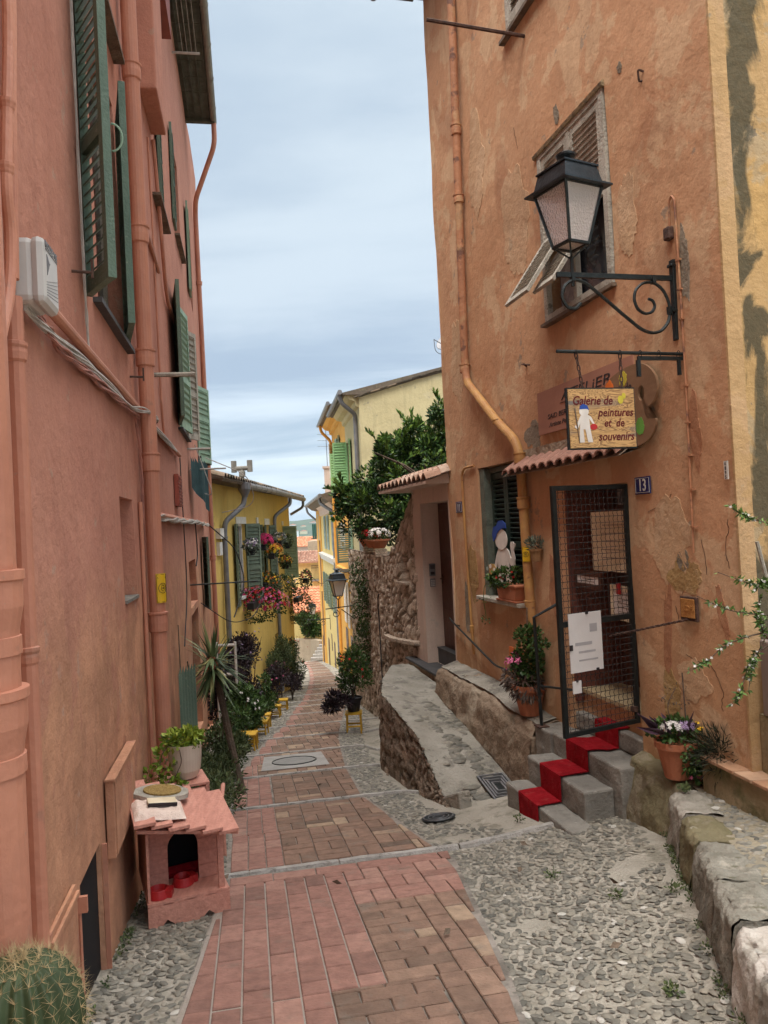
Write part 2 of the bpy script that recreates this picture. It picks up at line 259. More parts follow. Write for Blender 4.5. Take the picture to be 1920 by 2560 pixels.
# ------------------------------------------------------------------ frames and mesh builder
class Fr:
    def __init__(s, o, hd, sg):
        a = R_(hd); s.o = Vector((o[0], o[1], 0)); s.t = Vector((math.sin(a), math.cos(a), 0)); s.n = Vector((s.t.y, -s.t.x, 0))*sg
    def p(s, t, n, z): return s.o+s.t*t+s.n*n+Vector((0, 0, z))
Z = Vector((0, 0, 1))
LW = Fr((-.85, 0), -10.1, 1); RW = Fr((2.183, 4.765), -14, -1)
YA = Fr((-4.05, 18.2), 3, 1); PH = Fr((-1.73, 32), -8.3, -1)
class MB:
    def __init__(s): s.v = []; s.f = []; s.mi = []; s.t = []; s.m = 0; s.tn = .5
    def add(s, vs, fs, tint=None):
        b = len(s.v); s.v += [Vector(q) for q in vs]
        for f in fs: s.f.append([b+i for i in f]); s.mi.append(s.m); s.t.append(s.tn if tint is None else tint)
        return s
    def quad(s, a, b, c, d, tint=None): return s.add([a, b, c, d], [(0, 1, 2, 3)], tint)
    def obox(s, c, ax, ay, az, tint=None):
        c = Vector(c); vs = [c+ax*i+ay*j+az*k for i in (-1, 1) for j in (-1, 1) for k in (-1, 1)]
        return s.add(vs, [(0, 1, 3, 2), (4, 6, 7, 5), (0, 4, 5, 1), (2, 3, 7, 6), (0, 2, 6, 4), (1, 5, 7, 3)], tint)
    def fbox(s, fr, t0, t1, n0, n1, z0, z1, tint=None):
        return s.obox(fr.p((t0+t1)/2, (n0+n1)/2, (z0+z1)/2), fr.t*((t1-t0)/2), fr.n*((n1-n0)/2), Z*((z1-z0)/2), tint)
    def tube(s, pts, r, n=8, cap=True, tint=None):
        pts = [Vector(q) for q in pts]; rs = r if isinstance(r, (list, tuple)) else [r]*len(pts); vs = []; up = None
        for i, q in enumerate(pts):
            a = pts[max(0, i-1)]; c = pts[min(len(pts)-1, i+1)]; d = (c-a).normalized() if (c-a).length > 1e-9 else Z
            if up is None: up = d.orthogonal().normalized()
            up = (up-d*up.dot(d)); up = up.normalized() if up.length > 1e-6 else d.orthogonal().normalized()
            w = d.cross(up)
            for k in range(n):
                g = 2*math.pi*k/n; vs.append(q+up*math.cos(g)*rs[i]+w*math.sin(g)*rs[i])
        fs = [(i*n+k, i*n+(k+1) % n, (i+1)*n+(k+1) % n, (i+1)*n+k) for i in range(len(pts)-1) for k in range(n)]
        if cap: fs += [tuple(range(n)), tuple((len(pts)-1)*n+k for k in range(n))]
        return s.add(vs, fs, tint)
    def lathe(s, c, prof_, n=20, ax=Z, tint=None):
        c = Vector(c); a = ax.orthogonal().normalized(); b = ax.cross(a); vs = []
        for (r, z) in prof_:
            for k in range(n):
                g = 2*math.pi*k/n; vs.append(c+ax*z+a*r*math.cos(g)+b*r*math.sin(g))
        m = len(prof_)
        return s.add(vs, [(i*n+k, i*n+(k+1) % n, (i+1)*n+(k+1) % n, (i+1)*n+k) for i in range(m-1) for k in range(n)]+[tuple(range(n)), tuple((m-1)*n+k for k in range(n))], tint)
    def prism(s, poly, o, ex, ey, ez, tint=None):
        o = Vector(o); n = len(poly); vs = [o+ex*x+ey*y for x, y in poly]+[o+ex*x+ey*y+ez for x, y in poly]
        return s.add(vs, [tuple(range(n)), tuple(range(2*n-1, n-1, -1))]+[(i, (i+1) % n, n+(i+1) % n, n+i) for i in range(n)], tint)
    def blob(s, c, rx, ry, rz, tint=None, ax=0, seg=8, ring=5, top=False):
        ca, sa = math.cos(ax), math.sin(ax); vs = []; c = Vector(c)
        lat = [math.pi/2*i/ring for i in range(ring)] if top else [-math.pi/2+math.pi*(i+1)/(ring+1) for i in range(ring)]
        for la in lat:
            for k in range(seg):
                g = 2*math.pi*k/seg; x, y, z = rx*math.cos(la)*math.cos(g), ry*math.cos(la)*math.sin(g), rz*math.sin(la)
                vs.append(c+Vector((x*ca-y*sa, x*sa+y*ca, z)))
        vs.append(c+Z*rz); fs = [(i*seg+k, i*seg+(k+1) % seg, (i+1)*seg+(k+1) % seg, (i+1)*seg+k) for i in range(ring-1) for k in range(seg)]
        fs += [((ring-1)*seg+k, (ring-1)*seg+(k+1) % seg, ring*seg) for k in range(seg)]
        if not top:
            vs.append(c-Z*rz); fs += [(k, (k+1) % seg, ring*seg+1) for k in range(seg)]
        return s.add(vs, fs, tint)
    def build(s, name, mats, parent=None, smooth=False, label=None, cat=None, group=None, kind=None, bevel=0, loc=None):
        mats = mats if isinstance(mats, (list, tuple)) else [mats]
        me = bpy.data.meshes.new(name)
        if parent is not None: o0 = parent_world(parent)
        elif loc is not None: o0 = Vector(loc)
        else:
            xs = [v.x for v in s.v]; ys = [v.y for v in s.v]; zs = [v.z for v in s.v]
            o0 = Vector(((min(xs)+max(xs))/2, (min(ys)+max(ys))/2, min(zs)))
        me.from_pydata([v-o0 for v in s.v], [], s.f)
        me.polygons.foreach_set('material_index', s.mi)
        at = me.attributes.new('tint', 'FLOAT', 'FACE'); at.data.foreach_set('value', s.t)
        for m in mats: me.materials.append(m)
        bm = bmesh.new(); bm.from_mesh(me); bmesh.ops.recalc_face_normals(bm, faces=bm.faces); bm.to_mesh(me); bm.free()
        if smooth: me.polygons.foreach_set('use_smooth', [True]*len(me.polygons))
        me.update()
        o = bpy.data.objects.new(name, me); COL.objects.link(o)
        if parent is not None: o.parent = parent; o.location = (0, 0, 0)
        else: o.location = o0
        if bevel:
            b = o.modifiers.new('bevel', 'BEVEL'); b.width = bevel; b.segments = 2; b.limit_method = 'ANGLE'
        tag(o, label, cat, group, kind); return o
def parent_world(o):
    v = Vector(o.location)
    while o.parent: o = o.parent; v = v+o.location
    return v
def tag(o, label=None, cat=None, group=None, kind=None):
    for k, v in (('label', label), ('category', cat), ('group', group), ('kind', kind)):
        if v: o[k] = v
    return o
def thing(name, loc, label, cat, group=None):
    o = bpy.data.objects.new(name, None); COL.objects.link(o); o.location = Vector(loc); o.empty_display_size = .1
    return tag(o, label, cat, group)
def place_copy(src, loc, rz=0, label=None, scale=1):
    c = src.copy(); COL.objects.link(c); c.location = Vector(loc); c.rotation_euler = (0, 0, rz); c.scale = (scale,)*3
    if label: c['label'] = label
    for ch in list(src.children):
        d = ch.copy(); COL.objects.link(d); d.parent = c
        for g in list(ch.children):
            h = g.copy(); COL.objects.link(h); h.parent = d
    return c
def text(name, body, o, ex, ey, size, m, parent=None, align='LEFT', shear=0, extrude=.002, label=None, cat=None, bold=0, sx=1, width=None):
    """lettering laid on a surface: o = lower left, ex = reading direction, ey = up"""
    cu = bpy.data.curves.new(name, 'FONT'); cu.body = body; cu.size = size; cu.extrude = extrude; cu.align_x = align; cu.shear = shear; cu.offset = bold; cu.resolution_u = 3
    tmp = bpy.data.objects.new('tmp', cu); COL.objects.link(tmp); dg = bpy.context.evaluated_depsgraph_get()
    me = bpy.data.meshes.new_from_object(tmp.evaluated_get(dg)); bpy.data.objects.remove(tmp)
    ex = ex.normalized(); ey = ey.normalized(); ez = ex.cross(ey)
    base = parent_world(parent) if parent else Vector((0, 0, 0)); oo = Vector(o)
    if width:
        xs = [v.co.x for v in me.vertices]; sx = width/(max(xs)-min(xs))
    for v in me.vertices: v.co = oo+ex*v.co.x*sx+ey*v.co.y+ez*v.co.z-base
    me.materials.clear(); me.materials.append(m); me.name = name
    ob = bpy.data.objects.new(name, me); COL.objects.link(ob); ob.parent = parent
    return tag(ob, label, cat)
# walls with openings, slightly uneven
def wall(mb, fr, t0, t1, z0, z1, holes=(), depth=.3, step=.5, amp=.012, zbot=None, ztop=None):
    ts = {t0, t1}; zs = {z0, z1}
    for h in holes: ts |= {h[0], h[1]}; zs |= {h[2], h[3]}
    def fill(vals, st):
        vals = sorted(vals); out_ = []
        for a, c in zip(vals, vals[1:]):
            n = max(1, int(math.ceil((c-a)/st))); out_ += [a+(c-a)*i/n for i in range(n)]
        return out_+[vals[-1]]
    ts = fill(ts, step); zs = fill(zs, step)
    def P(t, z):
        n = amp*noise.noise(Vector((t*.9, z*.9, fr.o.x*3)))*2
        if zbot and z == zs[0]: z = zbot(t)
        if ztop and z == zs[-1]: z = ztop(t)
        return fr.p(t, n, z)
    idx = {}; vs = []
    for i, t in enumerate(ts):
        for j, z in enumerate(zs): idx[i, j] = len(vs); vs.append(P(t, z))
    fs = []
    for i in range(len(ts)-1):
        for j in range(len(zs)-1):
            tc_, zc_ = (ts[i]+ts[i+1])/2, (zs[j]+zs[j+1])/2
            if any(h[0] < tc_ < h[1] and h[2] < zc_ < h[3] for h in holes): continue
            fs.append((idx[i, j], idx[i+1, j], idx[i+1, j+1], idx[i, j+1]))
    mb.add(vs, fs)
    for h in holes:
        d = h[4] if len(h) > 4 else depth
        c = [(h[0], h[2]), (h[1], h[2]), (h[1], h[3]), (h[0], h[3])]
        for (a, b2) in zip(c, c[1:]+c[:1]):
            n = max(1, int(math.hypot(a[0]-b2[0], a[1]-b2[1])/step+.99))
            # one reveal face per grid segment so edges meet
            if a[0] == b2[0]: seg = [z for z in zs if min(a[1], b2[1]) <= z <= max(a[1], b2[1])]; pts = [(a[0], z) for z in seg]
            else: seg = [t for t in ts if min(a[0], b2[0]) <= t <= max(a[0], b2[0])]; pts = [(t, a[1]) for t in seg]
            for q0, q1 in zip(pts, pts[1:]):
                A, B = P(*q0), P(*q1); mb.quad(A, B, fr.p(q1[0], -d, q1[1]), fr.p(q0[0], -d, q0[1]))
def shutter(name, fr, a, b, z0, z1, m, parent, th=.035, lou=.06, gap=None, mid=None, sub=None, flip=False):
    """louvred shutter from hinge a=(t,n) to free edge b=(t,n)"""
    A = fr.p(a[0], a[1], 0); B = fr.p(b[0], b[1], 0); e = (B-A); w = e.length; e.normalize(); nn = Vector((e.y, -e.x, 0)); mb = MB()
    st = min(.055, w*.14)
    def bx(x0, x1, za, zb, t=th): mb.obox(A+e*(x0+x1)/2+Z*((za+zb)/2), e*((x1-x0)/2), nn*(t/2), Z*((zb-za)/2))
    bx(0, st, z0, z1); bx(w-st, w, z0, z1)
    rails = [(z0, z0+.09), (z1-.07, z1)]
    mids = mid if mid is not None else [z0+(z1-z0)*.42]
    for q in mids: rails.append((q-.035, q+.035))
    for za, zb in rails: bx(st, w-st, za, zb, th*.92)
    rs = sorted(rails)
    if lou >= .085 or lou == .048: bx(st, w-st, z0+.05, z1-.05, .006)
    for (q0, q1) in zip(rs, rs[1:]):
        lo, hi = q0[1], q1[0]; n = max(1, int((hi-lo)/lou))
        for i in range(n):
            zc_ = lo+(hi-lo)*(i+.5)/n; sl = (nn*(-.8 if flip else .8)+Z*.75).normalized()
            mb.obox(A+e*(w/2)+Z*zc_, e*(w/2-st), sl*(th*.62 if lou < .065 else lou*.42), sl.cross(e)*.004)
    return mb.build(name, m, parent)
def panel(fr, t0, t1, n, z0, z1, th=.02):
    mb = MB(); mb.fbox(fr, t0, t1, n-th/2, n+th/2, z0, z1); return mb
def pipe(name, pts, r, m, parent, collars=(), label=None, n=12):
    mb = MB(); mb.tube(pts, r, n)
    for (c, rr, h) in collars: mb.lathe(c, [(r, -h/2-.01), (rr, -h/2), (rr*1.04, 0), (rr, h/2-.01), (rr*1.12, h/2), (rr*1.12, h/2+.012), (r, h/2+.016)], n)
    return mb.build(name, m, parent, smooth=False, label=label)
def arc(pts, k=6):
    """rounds the corners of a polyline"""
    pts = [Vector(q) for q in pts]; o = [pts[0]]
    for a, b, c in zip(pts, pts[1:], pts[2:]):
        la = min((b-a).length, (c-b).length)*.4; s = b+(a-b).normalized()*la; e_ = b+(c-b).normalized()*la
        for i in range(k+1):
            t = i/k; o.append(s*(1-t)**2+b*2*t*(1-t)+e_*t*t)
    return o+[pts[-1]]
def leaf(mb, p_, d, l, w, tint):
    d = d.normalized(); s = d.cross(Vector((random.uniform(-1, 1), random.uniform(-1, 1), random.uniform(-1, 1)))); s = s.normalized()*w if s.length > 1e-6 else d.orthogonal()*w
    mid = p_+d*l*.5+s.cross(d).normalized()*l*.08
    mb.add([p_, mid+s, p_+d*l, mid-s], [(0, 1, 2, 3)], tint)
def rv(): 
    while True:
        v = Vector((random.uniform(-1, 1), random.uniform(-1, 1), random.uniform(-1, 1)))
        if .05 < v.length < 1: return v
def clump(mb, c, rx, ry, rz, n, l, w, lo=0, hi=1, up=.3, shell=.5):
    c = Vector(c)
    for _ in range(n):
        v = rv().normalized(); k = random.uniform(shell, 1)**.6*(1+.22*noise.noise(v*2.3+c)); q = c+Vector((v.x*rx, v.y*ry, v.z*rz))*k
        d = v*.7+rv()*.8+Z*up
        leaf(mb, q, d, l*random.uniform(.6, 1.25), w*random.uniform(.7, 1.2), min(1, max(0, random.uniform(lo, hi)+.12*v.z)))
def flowers(mb, c, rx, ry, rz, n, s, up=True):
    c = Vector(c)
    for _ in range(n):
        v = rv().normalized()
        if up and v.z < -.2: v.z *= -1
        q = c+Vector((v.x*rx, v.y*ry, v.z*rz))*random.uniform(.85, 1.12)
        a = v.orthogonal().normalized(); b_ = v.cross(a); k = 5; ph = random.random()*6
        vs = [q+v*s*.2]+[q+(a*math.cos(ph+g*math.pi/k)+b_*math.sin(ph+g*math.pi/k))*s*(1 if g % 2 else .55)+v*s*.35*(g % 2) for g in range(2*k)]
        mb.add(vs, [(0, 1+i, 1+(i+1) % (2*k)) for i in range(2*k)])
def bloom(par, col, c, rx, ry, rz, n, s):
    """few blooms become parts one by one, many blooms one part"""
    if n > 46:
        m2 = MB(); flowers(m2, c, rx, ry, rz, n, s); m2.build('flower', FLW[col], par); return
    for _ in range(n):
        m2 = MB(); flowers(m2, c, rx, ry, rz, 1, s); m2.build('flower', FLW[col], par)
def potlathe(mb, c, rt, rb, h, rim=.012, n=20):
    mb.lathe(c, [(rb*.9, 0), (rb, .004), (rt*.97, h*.82), (rt*1.08, h*.83), (rt*1.1, h), (rt*1.0, h), (rt*.96, h*.9), (rt*.5, h*.88)], n)
# ================================================================== THE SETTING
def G(x, y, dz=0): return Vector((x, y, gz(x, y)+dz))
def U(s, u, dz=0): x, y = xy(s, u); return G(x, y, dz)
def frange(a, b, st):
    n = int(round((b-a)/st)); return [a+(b-a)*i/n for i in range(n+1)]
mb = MB()
uu = [-1800, -700, -250, -90, -35, -16, -9, -6.5]+frange(-5, 4.2, .1)+[4.8, 6, 9, 16, 35, 90, 250, 700, 1800]
ss = [-60, -20, -8, -4]+frange(-2, 16, .1)+frange(16.3, 52, .3)[0:]+[54, 58, 64, 75, 90, 120, 160, 210, 260, 320, 420]
idx = {}
for i, s in enumerate(ss):
    for j, u in enumerate(uu): idx[i, j] = len(mb.v); mb.v.append(U(s, u, -.012+.006*noise.noise(Vector((s*3, u*3, 0)))))
for i in range(len(ss)-1):
    for j in range(len(uu)-1): mb.f.append([idx[i, j], idx[i+1, j], idx[i+1, j+1], idx[i, j+1]]); mb.mi.append(0); mb.t.append(.5)
gm = mat('street_cement', (.37, .34, .285), .92, (.27, .25, .205), 3, .7, 45, spots=[(5, .55, .62, (.13, .12, .085), .55), (2.2, .6, .66, (.34, .32, .28), .5)])
t, N, K, b = nodes_of(gm)
# far-off cobbles drawn by a cell pattern in the cement itself
mb.build('ground', gm, kind='structure', smooth=True, loc=(0, 0, 0))
mb = MB(); mb.quad((-9000, 330, -35.2), (9000, 330, -35.2), (9000, 14000, -35.2), (-9000, 14000, -35.2))
mb.build('sea', mat('sea_water', (.10, .30, .36), .25, (.09, .27, .33), .004, .02, .3, spec=.5), kind='structure')
# headland across the bay
mb = MB(); xs = frange(-2600, 1500, 60); ys = frange(3600, 4500, 90); idx = {}
for i, x in enumerate(xs):
    for j, y in enumerate(ys):
        f = math.sin(min(1, (y-3600)/330)*math.pi/2)*(1 if y < 4100 else (4500-y)/400)
        idx[i, j] = len(mb.v); mb.v.append(Vector((x, y, -38+f*(88+20*noise.noise(Vector((x/420, y/500, 0)))+7*noise.noise(Vector((x/60, y/60, 3)))))))
for i in range(len(xs)-1):
    for j in range(len(ys)-1): mb.f.append([idx[i, j], idx[i+1, j], idx[i+1, j+1], idx[i, j+1]]); mb.mi.append(0); mb.t.append(.5)
mb.build('hills', mat('wooded_hill', (.035, .075, .03), .95, (.018, .042, .018), .02, .8, .05, spots=[(.012, .62, .66, (.3, .29, .25), .6)]), kind='structure', smooth=True)
# villas along the far shore
def far_villa(x, y, z, w, h, m, label):
    o = thing('villa', (x, y, z), label, 'house', 'villas on the far headland')
    mb = MB(); mb.obox((x, y, z+h/2), Vector((w/2, 0, 0)), Vector((0, 6, 0)), Z*(h/2)); mb.build('wall', m, o)
    mb = MB(); mb.prism([(-w*.55, 0), (w*.55, 0), (0, w*.16)], (x, y-7, z+h), Vector((1, 0, 0)), Z, Vector((0, 14, 0))); mb.build('roof', M['fartile'], o)
for i, (x, y, z, w, h, mm, lb) in enumerate([(-478, 3610, -34, 44, 24, 'offwhite', 'pinkish villa beside the yellow house edge at the far shore'), (-420, 3605, -34, 30, 30, 'whitepaint', 'tall white block on the far shore above the bright water'), (-385, 3650, -24, 34, 18, 'cream', 'cream villa a little above the far shore, nearest the green awning'), (-448, 3760, 12, 34, 15, 'whitepaint', 'white villa in the woods high on the headland, leftmost up there'), (-395, 3740, 5, 26, 14, 'cream', 'small cream villa halfway up the wooded headland'), (-350, 3790, 22, 36, 12, 'whitepaint', 'long low white villa near the crest of the headland')]):
    far_villa(x, y, z, w, h, M[mm], lb)
# ------------------------------------------------------------------ brick carpet of the lane
STR = [5.68, 7.95, 9.8, 11.72, 13.6, 15.48, 17.9, 20.05, 21.7, 23.9, 26, 28.2, 30.5, 33, 36, 39, 42, 45, 48, 51]
EL = [(1, -.52), (3.5, -.38), (5.68, -.22), (7.95, -.25), (9.8, -.25), (11.8, .0), (13.6, .22), (15.5, .56), (17.9, .84), (20, 1.08), (21.7, 1.33), (24, 1.58), (26, 1.8), (32, 2.35), (40, 2.9), (51, 3.4)]
ER = [(1, .62), (3.5, 1.1), (5.68, 1.38), (5.7, 1.30), (7.95, 1.06), (9.8, 1.12), (11.8, 1.28), (13.6, 1.46), (15.5, 1.74), (17.9, 2.08), (20, 2.39), (21.7, 2.62), (24, 2.9), (26, 3.12), (32, 3.4), (40, 3.9), (51, 4.3)]
def itp(tab, s):
    if s <= tab[0][0]: return tab[0][1]
    for (a, va), (b_, vb) in zip(tab, tab[1:]):
        if s <= b_: return va+(vb-va)*(s-a)/(b_-a)
    return tab[-1][1]
mred, mbro = MB(), MB()
def paver(s0, s1, u0, u1, red, tint):
    g = .0035 if s0 < 12 else .006
    gu = .0042 if (s0 < 5.4 and u1 < .57 and u1-u0 < .15) else g
    L0 = itp(EL, (s0+s1)/2); R0_ = itp(ER, (s0+s1)/2)
    if min(u1, R0_)-max(u0, L0) < .03 or s1-s0 < .02: return
    h = .012+random.uniform(-.002, .002); tl = random.uniform(-.0015, .0015); c = .005
    a, b_ = s0+g, s1-g
    da, db = max(u0, itp(EL, s0))+gu, max(u0, itp(EL, s1))+gu; ea, eb = min(u1, itp(ER, s0))-gu, min(u1, itp(ER, s1))-gu
    top = [U(a+c, da+c, h+tl), U(b_-c, db+c, h-tl), U(b_-c, eb-c, h-tl), U(a+c, ea-c, h+tl)]
    mid = [U(a, da, h-c), U(b_, db, h-c), U(b_, eb, h-c), U(a, ea, h-c)]
    bot = [q-Z*.025 for q in mid]
    (mred if red else mbro).add(top+mid+bot, [(0, 1, 2, 3)]+[(i, 4+i, 4+(i+1) % 4, (i+1) % 4) for i in range(4)]+[(4+i, 8+i, 8+(i+1) % 4, 4+(i+1) % 4) for i in range(4)], tint)
def rt(bias=0): return min(1, max(0, random.gauss(.45+bias, .22)))
def running(s0, s1, u0, u1, w, l, red, bias=0):
    k = 0; u = u0
    while u < u1-.02:
        s = s0-(l*.5 if k % 2 else 0)
        while s < s1: paver(max(s, s0), min(s+l, s1), u, min(u+w, u1), red, rt(bias)); s += l
        u += w; k += 1
def across(s0, s1, u0, u1, w, l, red, bias=0):
    s = s0; k = 0
    while s < s1-.02:
        u = u0-(l*.5 if k % 2 else 0)
        while u < u1: paver(s, min(s+w, s1), max(u, u0), min(u+l, u1), red, rt(bias)); u += l
        s += w; k += 1
def basket(s0, s1, u0, u1, b_, red, bias=0):
    ns = max(1, round((s1-s0)/b_)); bs = (s1-s0)/ns; i = 0
    for i in range(ns):
        u = u0; j = 0
        while u < u1-.02:
            ue = min(u+b_, u1); sa = s0+i*bs
            bb = bias+(.45 if random.random() < .07 else 0)
            if (i+j) % 2:
                paver(sa, sa+bs/2, u, ue, red, rt(bb)); paver(sa+bs/2, sa+bs, u, ue, red, rt(bb))
            else:
                paver(sa, sa+bs, u, (u+ue)/2, red, rt(bb)); paver(sa, sa+bs, (u+ue)/2, ue, red, rt(bb))
            u += b_; j += 1
# nearest tread: long red courses on the left, brown pattern on the right
running(1.2, 3.6, -.52, .29, .135, .265, True); running(3.6, 5.42, -.52, .56, .135, .265, True)
across(1.2, 3.6, .29, .80, .118, .25, False); running(1.2, 3.6, .80, 1.5, .13, .25, False, .1)
across(3.6, 4.72, .56, .92, .118, .25, False); running(3.6, 4.72, .92, 1.5, .13, .25, False, .1)
basket(4.72, 5.42, .56, 1.5, .25, True, .3)
across(5.42, 5.60, -.52, 1.5, .17, .3, True, .25)
for k, (a, c_) in enumerate(zip(STR, STR[1:])):
    s0, s1 = a+.09, c_-.08; uL, uR = min(itp(EL, s0), itp(EL, s1)), max(itp(ER, s0), itp(ER, s1))
    wz = .40 if k == 0 else .42 if k == 1 else .2
    for (p0, p1) in ((s0, (s0+s1)/2), ((s0+s1)/2, s1)):
        q = itp(EL, (p0+p1)/2)
        running(p0, p1, q, q+wz, .135 if k < 3 else .2, .26, True, .3)
        if k < 12: basket(p0, p1, q+wz, uR, .25, False, -.05 if k else .05)
        else: across(p0, p1, q+wz, uR, .2, .4, False, 0)
mred.build('red_brick_paving', M['brick'], kind='structure', loc=(0, 0, 0))
mbro.build('brown_brick_paving', M['brickbrown'], kind='structure', loc=(0, 0, 0))
mm = MB()
# cement bed under the bricks, a strip between the courses
for s in frange(1.2, 51, .3)[:-1]:
    e1 = min(s+.3, 51); mm.quad(U(s, itp(EL, s)-.03, -.001), U(s, itp(ER, s)+.03, -.001), U(e1, itp(ER, e1)+.03, -.001), U(e1, itp(EL, e1)-.03, -.001))
m3 = MB()
for s in frange(1.2, 5.4, .3)[:-1]:
    e1 = s+.3; m3.quad(U(s, itp(EL, s)-.02, .003), U(s, .29 if s < 3.55 else .56, .003), U(e1, .29 if s < 3.55 else .56, .003), U(e1, itp(EL, e1)-.02, .003))
m3.build('pale_mortar_bed', mat('pale_mortar', (.33, .295, .25), .95, (.32, .29, .26), 12, .5, 60), kind='structure', loc=(0, 0, 0))
mm.build('mortar_bed', mat('mortar', (.30, .27, .235), .95, (.2, .18, .155), 12, .5, 60, spots=[(3, .5, .6, (.10, .09, .075), .7)]), kind='structure', loc=(0, 0, 0))
# stone strips across the lane
for k, s in enumerate(STR):
    far = s > 14
    mbs = MB(); w = .085 if not far else .09
    u0 = max(-.95, itp(EL, s)-(.55 if k else .5)); u1 = itp(ER, s)+(1.35 if k == 0 else .75 if k < 6 else .3)
    u = u0
    while u < u1:
        l = random.uniform(.5, .95) if not far else 1.2; e_ = min(u+l, u1); n = max(2, int((e_-u)/.08)); rows = []
        for i in range(n+1):
            q = u+.006+(e_-u-.012)*i/n; sh = .012*noise.noise(Vector((q*2, s, 0))); wd = w*.5*(1+.18*noise.noise(Vector((q*5, s, 4)))); hh = .020+.006*noise.noise(Vector((q*6, s, 9)))
            off = .09*sm(q, itp(ER, s), itp(ER, s)+1.5)*-1 if k == 0 else 0
            rows.append([U(s+sh+off-wd, q, -.01), U(s+sh+off-wd*.75, q, hh), U(s+sh+off, q, hh+.006), U(s+sh+off+wd*.75, q, hh), U(s+sh+off+wd, q, -.03)])
        for a, c_ in zip(rows, rows[1:]):
            for j in range(4): mbs.quad(a[j], a[j+1], c_[j+1], c_[j])
        mbs.add(rows[0], [(0, 1, 2, 3, 4)]); mbs.add(rows[-1], [(0, 1, 2, 3, 4)])
        u = e_
    mbs.build('stone_strip', M['stripstone'], kind='structure', loc=U(s, 0), smooth=False)
# pebbles set in cement
def pebbles(areas, name, seed):
    random.seed(seed); mb = MB()
    for (s0, s1, fl, fr_, dens, sz, seg) in areas:
        wmax = max(fr_(s)-fl(s) for s in frange(s0, s1, .5)); n = int((s1-s0)*wmax*dens*2.4); cell = {}
        for _ in range(n):
            s = random.uniform(s0, s1); a, c_ = fl(s), fr_(s)
            u = a+random.random()*wmax
            if u > c_: continue
            L_ = sz*random.uniform(.45, 1.3); w_ = L_*random.uniform(.4, .78)
            key = (int(s/(sz*.66)), int((u+.5*sz*(int(s/(sz*.66)) % 2))/(sz*1.02)))
            if key in cell: continue
            cell[key] = 1
            s = (key[0]+.5+random.uniform(-.34, .34))*sz*.66; u = (key[1]+.5+random.uniform(-.34, .34))*sz*1.02-.5*sz*(key[0] % 2)
            if noise.noise(Vector((s*2.1, u*2.1, 3))) < -.5: continue
            q = U(s, u); h = w_*random.uniform(.09, .24)
            tv = random.gauss(.40, .24); tv = 1 if random.random() < .012 else min(.82, max(0, tv))
            mb.blob(q-Z*(h*.35+.004), L_*.5, w_*.5, h, tv, ax=-SA*-1+random.gauss(.25, .8), seg=seg, ring=3, top=True)
    mb.build(name, M['pebble'], kind='stuff', smooth=True, loc=(0, 0, 0), label='grey river pebbles set on edge in the cement '+('right of the bricks' if 'x' == 'y' else 'beside the brick lane'), cat='pebbles')
LWu = lambda s: -.84+.0*s
kerbu = [(1.5, 1.8), (2.6, 1.83), (3.0, 1.93), (3.7, 2.13), (4.7, 2.5), (5.5, 2.75)]
pebbles([(1.6, 5.6, lambda s: itp(ER, s)+.03, lambda s: itp(kerbu, s), 1500, .052, 8),
         (5.8, 9.0, lambda s: itp(ER, s)+.04, lambda s: itp([(5.8, 1.9), (6.4, 1.62), (7.9, 1.5), (9, 1.42)], s), 800, .06, 7),
         (9.0, 14.0, lambda s: itp(ER, s)+.04, lambda s: itp(ER, s)+.36, 600, .065, 6),
         (14.0, 26.0, lambda s: itp(ER, s)+.04, lambda s: itp(ER, s)+.5, 220, .09, 5)], 'cobbles', 3)
pebbles([(1.6, 5.6, lambda s: -.86, lambda s: itp(EL, s)-.03, 1300, .056, 8),
         (5.8, 9.8, lambda s: -.86, lambda s: itp(EL, s)-.03, 650, .06, 7),
         (9.8, 16, lambda s: -.75, lambda s: itp(EL, s)-.03, 330, .075, 6),
         (16, 27, lambda s: itp(EL, s)-1.0, lambda s: itp(EL, s)-.03, 180, .09, 5)], 'cobbles', 5)
random.seed(11)
# ------------------------------------------------------------------ drains
o = thing('drain_cover', RW.p(2.9, .72, -.96), 'square dark grated drain cover at the foot of the ramp beside the red steps', 'drain')
c = Vector((1.02, 7.18, 0)); ex = (RW.t*1).normalized(); ey = RW.n
def zc(x, y): return gz(x, y)
def gratex(cx, cy, w, l, o, circ=False):
    mb = MB()
    def P(a, b_, dz=0): q = Vector((cx, cy, 0))+RW.t*a+RW.n*b_; return Vector((q.x, q.y, itp([(2.4, -1.04), (3.1, -.92), (4, -.76)], (q-RW.o).dot(RW.t))+dz+.02))
    mb.quad(P(-l, -w), P(l, -w), P(l, w), P(-l, w)); mb.build('frame', M['iron'], o)
    mb = MB()
    for r_ in (.92, .72, .52, .32):
        for k in range(4):
            a = [(-1, -1), (1, -1), (1, 1), (-1, 1)][k]; b_ = [(-1, -1), (1, -1), (1, 1), (-1, 1)][(k+1) % 4]
            mb.tube([P(a[0]*l*r_, a[1]*w*r_, .006), P(b_[0]*l*r_, b_[1]*w*r_, .006)], .012, 4)
    mb.build('grate', M['zinc'], o)
o.location = G(.93, 7.5); gratex(.97, 7.42, .14, .25, o)
o = thing('drain_cover', G(.34, 6.77), 'small round dark iron cover in the cobbles near the ramp tip', 'drain')
mb = MB()
mb.add([G(.34, 6.77, .014)]+[G(.34+.15*math.cos(k/24*math.tau), 6.77+.15*math.sin(k/24*math.tau), .012) for k in range(24)], [(0, 1+k, 1+(k+1) % 24) for k in range(24)])
mb.build('lid', M['iron'], o)
mb = MB()
for rr in (.13, .09, .05): mb.tube([G(.34+rr*math.cos(k/20*math.tau), 6.77+rr*math.sin(k/20*math.tau), .018) for k in range(21)], .005, 4, cap=False)
